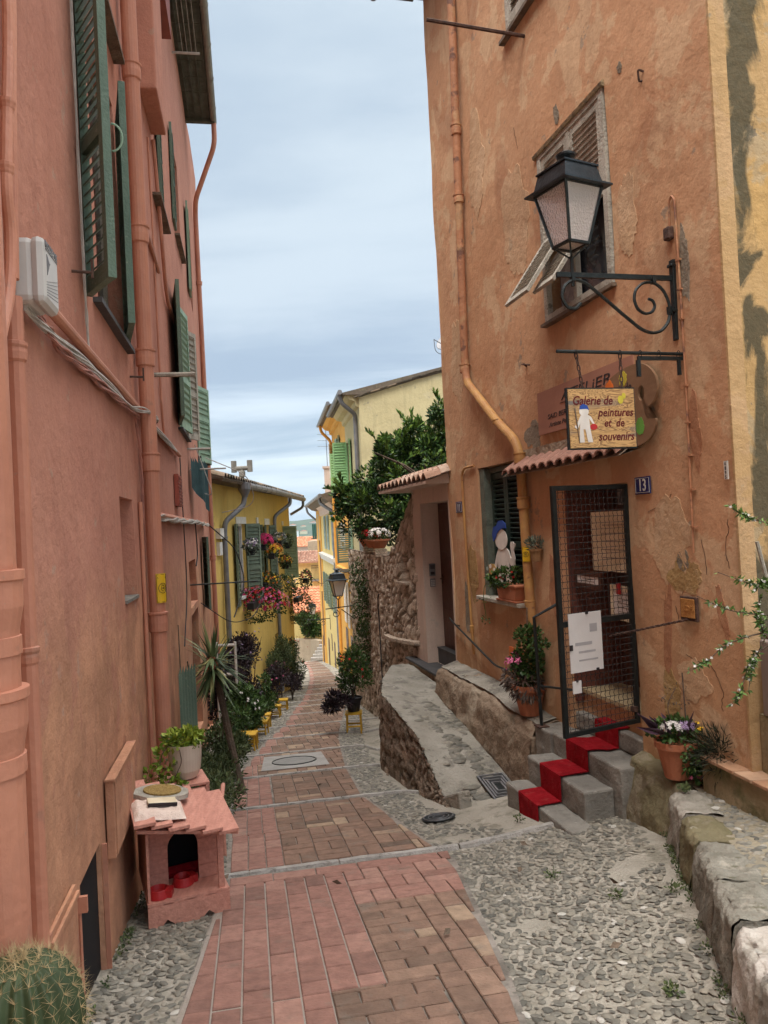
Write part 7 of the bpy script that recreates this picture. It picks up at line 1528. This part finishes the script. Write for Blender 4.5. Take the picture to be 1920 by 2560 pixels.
for i, (x, y, w_, lb) in enumerate([(-2.35, 12.3, .15, 'low yellow stool nearest the camera on the left'), (-2.45, 13.0, .14, 'second yellow stool on the left, beside the white blossoms'), (-2.55, 14.4, .2, 'wide yellow bench carrying the red terracotta pot'), (-2.62, 15.6, .13, 'yellow stool just beyond the red pot'), (-2.7, 17.6, .13, 'yellow stool under the dark plants halfway down'), (-2.78, 19.4, .13, 'farthest yellow stool on the left side')]): stool(x, y, lb, w_, .26, 'yellow stools along the left house fronts')
# yucca
YC = thing('yucca', g_(-2.0, 9.0, 0), 'spiky yucca with a leaning bare trunk beside the rose wall', 'yucca')
mb = MB(); tk = [Vector((-1.72, 8.6, gz(-1.72, 8.6))), Vector((-1.86, 8.8, -.85)), Vector((-1.98, 8.95, -.35)), Vector((-2.08, 9.0, .14))]; mb.tube(arc(tk), .04, 8); mb.build('trunk', M['bark'], YC)
mb = MB(); random.seed(14)
for k in range(150):
    el = random.uniform(-1.2, 1.35); az = random.random()*6.3; d = Vector((math.cos(az)*math.cos(el), math.sin(az)*math.cos(el), math.sin(el))); L_ = random.uniform(.38, .58); c = Vector((-2.08, 9.0, .12+random.uniform(-.12, .08))); sd_v = d.cross(Z).normalized()*.016
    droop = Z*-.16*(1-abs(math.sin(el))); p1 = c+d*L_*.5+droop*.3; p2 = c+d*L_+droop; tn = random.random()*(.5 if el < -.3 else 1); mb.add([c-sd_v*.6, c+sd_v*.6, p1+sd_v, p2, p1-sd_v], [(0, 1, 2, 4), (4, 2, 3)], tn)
mb.build('leaf_crown', leaf_yucca, YC)
mb = MB(); flowers(mb, (-2.08, 8.93, .10), .06, .06, .1, 14, .03); mb.build('flower', mat('rust_bract', (.34, .10, .05), .7, bump=0), YC)
# green corrugated panel, white chair, stakes
o = thing('corrugated_panel', LW.p(8.1, .1, -1.2), 'tall narrow green corrugated panel leaning on the rose wall', 'panel'); mb = MB(); n = 12
for i in range(n):
    a, c_ = i/n, (i+1)/n; q0 = LW.p(7.9+.12*a, .08+.16*a+.012*(i % 2), 0); q1 = LW.p(7.9+.12*c_, .08+.16*c_+.012*((i+1) % 2), 0); mb.quad(q0+Z*-1.15, q1+Z*-1.15, q1+Z*(.30+.02*a), q0+Z*(.22+.02*a))
mb.build('sheet', M['green'], o)
mb = MB(); mb.tube([LW.p(7.95, .10, -.2), LW.p(7.9, .1, .72)], .006, 4); mb.tube([LW.p(8.6, .12, -1.2), LW.p(8.3, .2, .2)], .008, 4); mb.tube([LW.p(9.0, .2, -1.3), LW.p(8.2, .15, .3)], .008, 4); tag(mb.build('plant_stake', M['brownwood']), 'thin dark plant stakes standing behind the green panel', 'stakes')
o = thing('white_chair', (-3.3, 15.0, gz(-3.3, 15)), 'white painted wooden chair frame between yucca and yellow house', 'chair'); mb = MB(); x, y, z = -2.98, 13.2, gz(-2.98, 13.2)
for i in (0, 1): mb.tube([Vector((x+.32*i, y, z)), Vector((x+.32*i, y, z+1.75))], .025, 5)
for zz in (1.70, 1.2, .5): mb.tube([Vector((x, y, z+zz)), Vector((x+.32, y, z+zz))], .03, 5)
mb.build('frame', M['whitepaint'], o); o.location = (x, y, z); 
for c_ in o.children: c_.data.transform(Matrix.Translation(Vector((-3.3, 15.0, gz(-3.3, 15)))-Vector((x, y, z))))
# ================================================================== CAT HOUSE and what stands on it
CX, CY = Vector((.92, .39, 0)).normalized(), Vector((-.39, .92, 0)).normalized(); CO = Vector((-1.53, 4.64, 0)); CH = thing('cat_house', CO+CX*.24+CY*.3+Z*-.72, 'small pink wooden cat house with arched door and board roof by the rose wall', 'cat house')
def cb(mb, x0, x1, y0, y1, z0, z1, t_=.5): mb.obox(CO+CX*(x0+x1)/2+CY*(y0+y1)/2+Z*(z0+z1)/2, CX*(x1-x0)/2, CY*(y1-y0)/2, Z*(z1-z0)/2, t_)
mb = MB(); mb.prism([(0, -.745), (.07, -.735), (.11, -.69), (.17, -.735), (.31, -.735), (.36, -.69), (.42, -.74), (.49, -.735), (.49, -.60), (0, -.60)], CO, CX, Z, CY*.02); mb.build('skirt_board', M['pinkwood'], CH)
mb = MB(); cb(mb, .0, .49, .0, .6, -.595, -.58); 
for k in range(4): cb(mb, .02+.13*k, .10+.13*k-.01, .002, .02, -.60, -.592)
mb.build('floor', M['pinkwood'], CH)
mb = MB(); cb(mb, .005, .02, .02, .62, -.58, -.17); mb.build('side_wall', M['pinkwood'], CH); mb = MB(); cb(mb, .475, .49, .24, .62, -.58, -.22); 
for k in range(4): cb(mb, .49, .497, .24, .62, -.575+.09*k, -.495+.09*k)
mb.build('side_wall', M['pinkwood'], CH)
mb = MB(); cb(mb, .43, .465, .02, .045, -.58, -.20); mb.build('post', M['pinkwood'], CH)
# front wall with arched opening
fw_ = MB(); ar = [(.15, -.58), (.15, -.36)]+[(.245+.095*math.cos(math.pi-k/12*math.pi), -.36+.105*math.sin(math.pi-k/12*math.pi)) for k in range(13)]+[(.34, -.36), (.34, -.58)]
outl = [(.02, -.58), (.02, -.19), (.475, -.21), (.475, -.58)]
def CP(x, y, z): return CO+CX*x+CY*y+Z*z
for y_ in (.22, .235):
    fw_.quad(CP(.02, y_, -.58), CP(.15, y_, -.58), CP(.15, y_, -.36), CP(.02, y_, -.36)); fw_.quad(CP(.34, y_, -.58), CP(.475, y_, -.58), CP(.475, y_, -.36), CP(.34, y_, -.36)); fw_.quad(CP(.02, y_, -.36), CP(.15, y_, -.36), CP(.15, y_, -.19), CP(.02, y_, -.19)); fw_.quad(CP(.34, y_, -.36), CP(.475, y_, -.36), CP(.475, y_, -.19), CP(.34, y_, -.19))
    for (a, c_) in zip(ar[1:-1], ar[2:-1]): fw_.quad(CP(a[0], y_, a[1]), CP(c_[0], y_, c_[1]), CP(c_[0], y_, -.19), CP(a[0], y_, -.19))
for (a, c_) in zip(ar, ar[1:]): fw_.quad(CP(a[0], .22, a[1]), CP(c_[0], .22, c_[1]), CP(c_[0], .235, c_[1]), CP(a[0], .235, a[1]))
for k in range(4): 
    for (x0, x1) in ((.02, .15), (.34, .475)): cb(fw_, x0, x1, .215, .2195, -.575+.085*k, -.497+.085*k)
fw_.build('front_wall', M['pinkwood'], CH)
mb = MB(); cb(mb, .02, .475, .60, .615, -.58, -.2); mb.build('back_wall', M['pinkwood'], CH); mb = MB(); mb.tube([CP(.06, .33, -.56), CP(.4, .36, -.56)], .045, 6); mb.build('cushion', M['redcloth'], CH); mb = MB(); cb(mb, .025, .47, .42, .43, -.58, -.2); mb.build('dark_interior', M['black'], CH)  # black sheet behind the arch stands in for the shade inside
# roof of overlapping boards, sloping to the lane, front ends stepped
random.seed(6)
for k in range(6):
    x0 = -.065+k*.098; x1 = x0+.125; z = -.068-.027*k; y0 = -.085+.012*(k % 2); y1 = .60-.012*k
    mb = MB(); q = [CP(x0, y0, z), CP(x1, y0, z+.004), CP(x1, y1, z+.062), CP(x0, y1, z+.058)]; mb.add(q+[v-Z*.020 for v in q], [(0, 1, 2, 3), (7, 6, 5, 4), (0, 1, 5, 4), (1, 2, 6, 5), (2, 3, 7, 6), (3, 0, 4, 7)]); mb.build('roof_board', M['pinkwood'], CH, bevel=.002)
mb = MB(); q = [CP(-.05, -.05, -.108), CP(.55, -.05, -.225), CP(.55, .56, -.17), CP(-.05, .56, -.05)]; mb.add(q+[v-Z*.02 for v in q], [(0, 1, 2, 3), (7, 6, 5, 4), (0, 1, 5, 4), (1, 2, 6, 5), (2, 3, 7, 6), (3, 0, 4, 7)]); mb.build('roof_underside', M['pinkwood'], CH)
def bowl(x, y, label, yaw, sc=1):
    o = thing('food_bowl', CP(x, y, -.58), label, 'bowl', 'red food bowls in the cat house'); mb = MB(); mb.lathe(CP(x, y, -.579), [(.068*sc, 0), (.07*sc, .003), (.058*sc, .05), (.054*sc, .052), (.045*sc, .02), (.01, .015)], 24); d = CX*math.cos(yaw)+CY*math.sin(yaw); s_ = Vector((-d.y, d.x, 0)); mb.obox(CP(x, y, -.556)+d*.062*sc, d*.022, s_*.04*sc, Z*.022); mb.build('body', M['redplastic'], o, smooth=False, bevel=.002)
bowl(.075, .09, 'red plastic food bowl at the left front of the cat house floor', -.3); bowl(.235, .19, 'red plastic food bowl standing in the arched cat house door', .3)
# towel, book, wooden board with straw mat
def slope(x, y): return -.068-.135*x*1.0+.095*y
tw = MB(); ids = {}
for i in range(33):
    for j in range(25):
        x = -.055+.30*i/32; y = -.03+.27*j/24+.012*noise.noise(Vector((i*.2, 1, 0))); ed_ = min(i/3, (32-i)/3, 1)*min(j/3, (24-j)/4, 1); z = slope(x, y)+.004+ed_*(.032+.012*noise.noise(Vector((x*18, y*34, 2)))+.005*noise.noise(Vector((x*50, y*70, 2)))); ids[i, j] = len(tw.v); tw.v.append(CP(x, y, z))
for i in range(32):
    for j in range(24): tw.f.append([ids[i, j], ids[i+1, j], ids[i+1, j+1], ids[i, j+1]]); tw.mi.append(0); tw.t.append(.5)
o = tw.build('towel', M['towel'], smooth=True); tag(o, 'folded cream pink towel lying on the pink cat house roof', 'towel')
BK_ = thing('book', CP(.13, .1, .0), 'yellowed paperback with black spine lying on the towel', 'book')
def bb(mb, x0, x1, y0, y1, d0, d1): 
    c = CP((x0+x1)/2, (y0+y1)/2, slope((x0+x1)/2, (y0+y1)/2)+(d0+d1)/2); ax = (CX-Z*.135).normalized(); ay = (CY+Z*.095).normalized(); mb.obox(c, ax*(x1-x0)/2, ay*(y1-y0)/2, ax.cross(ay)*(d1-d0)/2)
mb = MB(); bb(mb, .035, .205, .075, .165, .045, .062); mb.build('pages', M['paper'], BK_); mb = MB(); bb(mb, .033, .207, .07, .078, .043, .064); bb(mb, .033, .207, .073, .168, .0425, .0455); mb.build('cover', M['darkink'], BK_)
BD = thing('wooden_board', CP(.15, .32, .0), 'rough oval wooden slice with a round straw mat on the cat house roof', 'board')
mb = MB(); random.seed(12); c0 = CP(.14, .335, slope(.14, .335)+.006); ax = (CX-Z*.135).normalized(); ay = (CY+Z*.095).normalized(); mb.prism([(.175*math.cos(k/26*math.tau)*(1+random.uniform(-.05, .05)), .115*math.sin(k/26*math.tau)*(1+random.uniform(-.06, .06))) for k in range(26)], c0, ax, ay, Z*.028); mb.build('slice', M['greywood'], BD)
mb = MB(); mb.prism([(.12*math.cos(k/30*math.tau), .085*math.sin(k/30*math.tau)) for k in range(30)], c0+Z*.0285+ax*.01, ax, ay, Z*.012); mb.build('straw_mat', M['straw'], BD, bevel=.003)
# pink box and cream pot behind
PB = thing('pink_box', (-1.62, 5.95, -.9), 'pink painted wooden crate behind the cat house carrying the cream pot', 'crate')
def pbx(mb, x0, x1, y0, y1, z0, z1): mb.obox(Vector((-1.62, 5.85, 0))+CX*(x0+x1)/2+CY*(y0+y1)/2+Z*(z0+z1)/2, CX*(x1-x0)/2, CY*(y1-y0)/2, Z*(z1-z0)/2)
mb = MB(); pbx(mb, -.17, .17, -.17, .17, -.235, -.215); mb.build('top', M['pinkwood'], PB, bevel=.003)
for i in (-1, 1):
    for j in (-1, 1): mb = MB(); pbx(mb, i*.155-.012, i*.155+.012, j*.155-.012, j*.155+.012, -.96, -.236); mb.build('leg', M['pinkwood'], PB)
mb = MB(); pbx(mb, -.142, .142, -.165, -.155, -.42, -.25); pbx(mb, .155, .165, -.142, .142, -.42, -.25); pbx(mb, -.165, -.155, -.142, .142, -.42, -.25); mb.build('side_board', M['pinkwood'], PB)
mb = MB(); mb.tube([Vector((-1.40, 6.15, -.95)), Vector((-1.40, 6.15, -.46)), Vector((-1.42, 6.3, -.42))], .018, 6); tag(mb.build('pink_rail', M['pinkwood']), 'small pink painted rail just right of the cream pot', 'rail')
o = thing('plant_pot', (-1.60, 5.86, -.214), 'cream glazed pot of yellow green foliage on the pink crate', 'potted plant'); mb = MB(); mb.lathe((-1.60, 5.86, -.214), [(.055, 0), (.085, .012), (.112, .07), (.122, .16), (.125, .265), (.118, .265), (.112, .235), (.05, .23)], 32); mb.build('pot', M['whitepot'], o, smooth=False)
mb = MB(); random.seed(3); clump(mb, (-1.60, 5.86, .09), .14, .13, .06, 420, .05, .018, 0, 1, shell=.1); clump(mb, (-1.72, 5.75, -.04), .07, .08, .12, 110, .05, .018, 0, .8); clump(mb, (-1.66, 5.70, -.2), .08, .06, .04, 70, .045, .016, 0, .6); clump(mb, (-1.80, 5.7, -.16), .1, .05, .08, 60, .045, .016, 0, .7); mb.build('foliage', leaf_lime, o)
mb = MB(); mb.tube(arc([Vector((-1.70, 5.78, .06)), Vector((-1.74, 5.72, .0)), Vector((-1.76, 5.70, -.18))]), .004, 4); mb.tube(arc([Vector((-1.60, 5.72, .04)), Vector((-1.58, 5.70, -.05)), Vector((-1.65, 5.69, -.18))]), .004, 4); mb.build('stem', M['bark'], o)
# cactus at the lower left corner
CT = thing('barrel_cactus', (-.93, 2.0, .0), 'round golden spined barrel cactus at the lower left corner', 'cactus')
cc = Vector((-.99, 1.98, .405)); Rc = .145; NR = 21; mb = MB(); ids = {}
for i in range(15):
    la = -1.1+(math.pi/2+1.1)*i/14
    for k in range(NR*6):
        az = k/(NR*6)*math.tau; rr = Rc*(1+.085*math.cos(az*NR))*(math.cos(la)**.8 if math.cos(la) > 0 else 0); ids[i, k] = len(mb.v); mb.v.append(cc+Vector((rr*math.cos(az), rr*math.sin(az), Rc*1.12*math.sin(la)-.012*math.exp(-((math.pi/2-la)/.25)**2))))
for i in range(14):
    for k in range(NR*6): k2 = (k+1) % (NR*6); mb.f.append([ids[i, k], ids[i, k2], ids[i+1, k2], ids[i+1, k]]); mb.mi.append(0); mb.t.append(.5)
mb.build('body', M['cactus'], CT, smooth=True)
sp_ = MB(); random.seed(1)
for r__ in range(NR):
    az = r__/NR*math.tau
    for i in range(13):
        la = -.75+2.25*i/12; rr = Rc*1.085*max(.02, math.cos(la))**.8; q = cc+Vector((rr*math.cos(az), rr*math.sin(az), Rc*1.12*math.sin(la))); nn = Vector((math.cos(la)*math.cos(az), math.cos(la)*math.sin(az), math.sin(la)))
        for _ in range(9):
            d = (nn*.55+rv()*.9).normalized(); L_ = random.uniform(.022, .042); s_ = d.orthogonal().normalized()*.0007; s2 = d.cross(s_); sp_.add([q-s_, q+s_, q+s2, q+d*L_], [(0, 1, 3), (1, 2, 3), (2, 0, 3)])
sp_.build('spines', M['spine'], CT)
mb = MB(); potlathe(mb, (-.985, 1.98, .02), .165, .12, .24); mb.build('pot', mat('dark_blue_pot', (.05, .06, .075), .5, (.04, .045, .055), 3, .05, 30), CT)
mb = MB(); mb.lathe((-.985, 1.98, gz(-.9, 2)), [(.17, 0), (.17, .02), (.14, .03), (.14, .28), (.17, .29), (.17, .31)], 16); tag(mb.build('pot_stand', M['concrete']), 'grey stand under the cactus pot at the bottom left', 'stand')
# ================================================================== PLANTS by the shop
bp = RW.p(2.92, .15, -.30); o = thing('potted_plant', bp, 'large terracotta pot of pink flowers and trailing leaves on the plinth', 'potted plant'); mb = MB(); potlathe(mb, bp, .155, .10, .30); mb.build('pot', M['terra'], o)
mb = MB(); random.seed(4); clump(mb, bp+Z*.50+RW.t*-.02, .16, .15, .2, 620, .055, .02, 0, .9, shell=.1); clump(mb, bp+Z*.78+RW.t*-.05, .13, .1, .10, 300, .045, .016, 0, .8, shell=.1); clump(mb, bp+Z*.72+RW.t*-.28, .10, .06, .05, 120, .04, .015, 0, .8); mb.build('foliage', leaf_green, o)
mb = MB(); clump(mb, bp+Z*.33+RW.t*.16+RW.n*.05, .13, .12, .14, 330, .09, .012, 0, 1, up=-.5, shell=.1); clump(mb, bp+Z*.30-RW.t*.12+RW.n*.08, .14, .1, .12, 200, .08, .012, 0, 1, up=-.4); 
for k in range(7): a = random.uniform(-.3, .5); leaf(mb, bp+Z*.32+RW.t*.12, RW.t*(.6+a)+Z*random.uniform(.3, 1)+RW.n*random.uniform(-.1, .6), random.uniform(.16, .28), .02, .9)
mb.build('dry_foliage', leafmat('dry_purple_leaf', ((.05, .035, .03), (.10, .07, .055), (.17, .13, .10)), .7), o)
bloom(o, 'pink', bp+Z*.50+RW.n*.08, .13, .09, .12, 9, .042); mb = MB(); mb.tube([bp+Z*.3, bp+Z*1.05-RW.t*.05], .008, 5); mb.build('stake', M['brownwood'], o)
q = RW.p(2.77, .05, 1.20); o = thing('wall_pot', q, 'tiny terracotta wall pot of lavender hung beside the mesh gate', 'wall pot'); mb = MB(); potlathe(mb, q+RW.n*.02, .062, .045, .12, n=14); mb.build('pot', mat('tan_clay_pot', (.30, .17, .08), .8, (.24, .13, .06), 8, .3, 40), o); mb = MB(); clump(mb, q+RW.n*.02+Z*.17, .09, .07, .06, 150, .05, .008, 0, 1, up=.7, shell=.1); mb.build('foliage', leaf_grey, o); mb = MB(); mb.tube([q-RW.n*.04+Z*.12, q-RW.n*.035+Z*.25], .003, 4); mb.build('hanger', M['rust'], o)
bp = Vector((1.94, 5.36, -.225)); o = thing('potted_plant', bp, 'terracotta pot of white lilac and yellow flowers with purple leaves on the mossy block', 'potted plant'); mb = MB(); potlathe(mb, bp, .135, .085, .26); mb.build('pot', M['terra'], o)
mb = MB(); random.seed(22); clump(mb, bp+Z*.32, .17, .15, .09, 420, .045, .016, 0, .9, shell=.1); clump(mb, bp+Vector((.16, -.12, .12)), .10, .09, .16, 330, .05, .024, 0, .9, up=0, shell=.1); clump(mb, bp+Vector((.05, -.16, .16)), .08, .03, .12, 120, .03, .012, 0, .9, up=-1); mb.build('foliage', leaf_green, o)
mb = MB(); 
for k in range(22):
    az = random.random()*6.3; d = Vector((math.cos(az), math.sin(az)*.6, random.uniform(.1, 1.1))); leaf(mb, bp+Z*.30+Vector((math.cos(az)*.08, math.sin(az)*.06, 0)), d, random.uniform(.15, .26), .022, random.uniform(.2, 1))
mb.build('purple_leaf', leafmat('wandering_purple_leaf', ((.03, .018, .03), (.06, .03, .05), (.10, .055, .075)), .5), o)
for col, dx_, dz_, n in (('white', -.05, .37, 40), ('lilac', .04, .37, 26), ('yellow', .12, .36, 8), ('pink', .10, .02, 9)): bloom(o, col, bp+Vector((dx_, -.09, dz_)), .07, .05, .035, n, .018)
mb = MB(); mb.tube([bp+Z*.26+Vector((.08, 0, 0)), bp+Z*.72+Vector((.07, 0, 0))], .005, 4); mb.tube(arc([bp+Z*.26, bp+Z*.5+Vector((-.05, 0, 0)), bp+Z*.62+Vector((.02, 0, 0))]), .003, 4); clump(mb, bp+Z*.56+Vector((.03, .03, 0)), .12, .06, .09, 60, .03, .004, 0, 1); mb.build('thin_stems', leafmat('dry_purple_leaf', ((.05, .035, .03), (.1, .07, .05))), o)
mb = MB(); clump(mb, (2.12, 5.05, .03), .16, .12, .16, 900, .10, .004, 0, .5, shell=.0); tag(mb.build('grass_tuft', leafmat('dark_grass', ((.015, .018, .01), (.035, .04, .02), (.07, .075, .04)), .7)), 'dark dry grassy tuft against the wall behind the flower pot', 'grass tuft')
# tall planter with flowering branches at the right edge
o = thing('tall_planter', (2.42, 4.5, .35), 'tall taupe planter with long arching branches of tiny white blossoms', 'planter'); mb = MB(); mb.prism([(-.21, -.18), (.25, -.22), (.25, .2), (-.21, .2)], Vector((2.45, 4.5, .352)), Vector((1, 0, 0)), Vector((0, 1, 0)), Z*.46); mb.build('pot', M['taupe'], o, bevel=.01)
random.seed(41); st_, lf, fl_ = MB(), MB(), MB()
def bough(pts, nl, r_=.006):
    P = arc([Vector(q) for q in pts], 6); st_.tube(P, [r_*(1-.75*i/len(P)) for i in range(len(P))], 5)
    for k in range(nl):
        x = random.uniform(.3, 1)**.8*(len(P)-1); i = min(int(x), len(P)-2); q = P[i].lerp(P[i+1], x-i); d = (P[i+1]-P[i]).normalized()
        leaf(lf, q, d*.3+rv(), random.uniform(.02, .045), .007, random.random())
        if random.random() < .14: c_ = q+rv()*.012; flowers(fl_, c_, .004, .004, .004, 2, .009)
b0 = (2.40, 4.5, .78)
bough([b0, (2.28, 4.35, 1.0), (2.05, 4.25, 1.02), (1.85, 4.22, 1.06), (1.68, 4.2, 1.15)], 60); bough([b0, (2.2, 4.4, 1.15), (2.0, 4.3, 1.2), (1.82, 4.25, 1.27)], 45); bough([b0, (2.1, 4.3, .85), (1.95, 4.2, .80), (1.88, 4.2, .60), (1.82, 4.2, .54)], 110); bough([b0, (2.2, 4.2, .95), (1.95, 4.2, .92), (1.82, 4.2, .88), (1.7, 4.2, .78), (1.6, 4.2, .74)], 80)
bough([b0, (2.15, 4.3, 1.0), (1.98, 4.25, .75), (1.93, 4.2, .62)], 90); bough([b0, (2.3, 4.3, 1.3), (2.2, 4.25, 1.5), (1.98, 4.2, 1.56), (1.88, 4.2, 1.64)], 130); bough([b0, (2.15, 4.25, 1.05), (2.05, 4.2, 1.22), (1.98, 4.2, 1.15)], 120); bough([b0, (2.05, 4.2, .9), (1.99, 4.18, 1.0), (2.02, 4.2, 1.12)], 120, .012)
st_.build('branch', M['bark'], o); lf.build('foliage', leafmat('blossom_leaf', ((.04, .08, .02), (.08, .15, .035), (.16, .26, .06)), .5), o); fl_.build('flower', FLW['white'], o); mb = MB(); mb.tube([Vector((2.25, 4.4, .78)), Vector((2.12, 4.4, 1.42))], .011, 6); mb.build('stake', M['greywood'], o)
# tiny weeds between the stones
wd_ = MB(); random.seed(50)
for (x, y, dz, r_, n) in ((1.88, 5.08, .33, .05, 70), (1.2, 4.4, 0, .04, 40), (.95, 4.9, 0, .05, 40), (1.5, 4.3, 0, .05, 50), (1.12, 3.3, .0, .035, 60), (1.75, 4.9, .0, .06, 50), (1.45, 3.6, .0, .05, 40), (.95, 6.2, .01, .05, 40)):
    clump(wd_, (x, y, gz(x, y)+dz+.015), r_, r_, .02, n, .025, .007, .2, 1, shell=.0)
for k in range(46):
    y = random.uniform(2.3, 5.2); xk = itp([(c_[1], c_[0]) for c_ in reversed(KB)], y)-.035; r_ = random.uniform(.012, .035); clump(wd_, (xk+random.uniform(-.02, .01), y, gz(xk, y)+.012), r_, r_*1.6, .014, int(900*r_), .018, .005, 0, 1, shell=.0)
for k in range(30):
    y = random.uniform(3.2, 8.5); x = WX(y)+.04; r_ = random.uniform(.012, .04); clump(wd_, (x, y, gz(x, y)+.012), r_, r_*1.5, .018, int(900*r_), .02, .006, 0, 1, shell=.0)
tag(wd_.build('weeds', leaf_weed), 'tiny green weeds between cobbles and kerb stones', 'weeds', kind='stuff')
mb = MB()
for (x, y, a) in ((.98, 3.75, .3), (.75, 5.0, 1.2), (-.95, 6.2, .4), (1.25, 4.5, 2.2), (.2, 4.1, .9), (-.4, 5.1, 2.9), (.1, 6.8, .2), (-1.25, 5.4, 1.1), (.9, 5.5, 2.4), (-.9, 8.6, .7), (1.1, 2.9, 1.7), (-.1, 8.9, 2.0)): leaf(mb, Vector((x, y, gz(x, y)+.03)), Vector((math.cos(a), math.sin(a), .15)), .07, .018, .3)
tag(mb.build('fallen_leaves', M['brownwood']), 'few dry brown fallen leaves on the cobbles', 'leaves', kind='stuff')
# ================================================================== HAZE
hz = MB(); hz.obox((0, 3400, 100), Vector((5200, 0, 0)), Vector((0, 3500, 0)), Z*145)
hm = bpy.data.materials.new('haze'); hm.use_nodes = True; tt = hm.node_tree; tt.nodes.clear(); oo = tt.nodes.new('ShaderNodeOutputMaterial'); vo = tt.nodes.new('ShaderNodeVolumePrincipled'); vo.inputs['Color'].default_value = (.78, .86, .95, 1); vo.inputs['Density'].default_value = .00008; tt.links.new(vo.outputs[0], oo.inputs['Volume'])
hz.build('haze', hm, kind='stuff')
SC.cycles.volume_bounces = 0
bpy.context.view_layer.update()
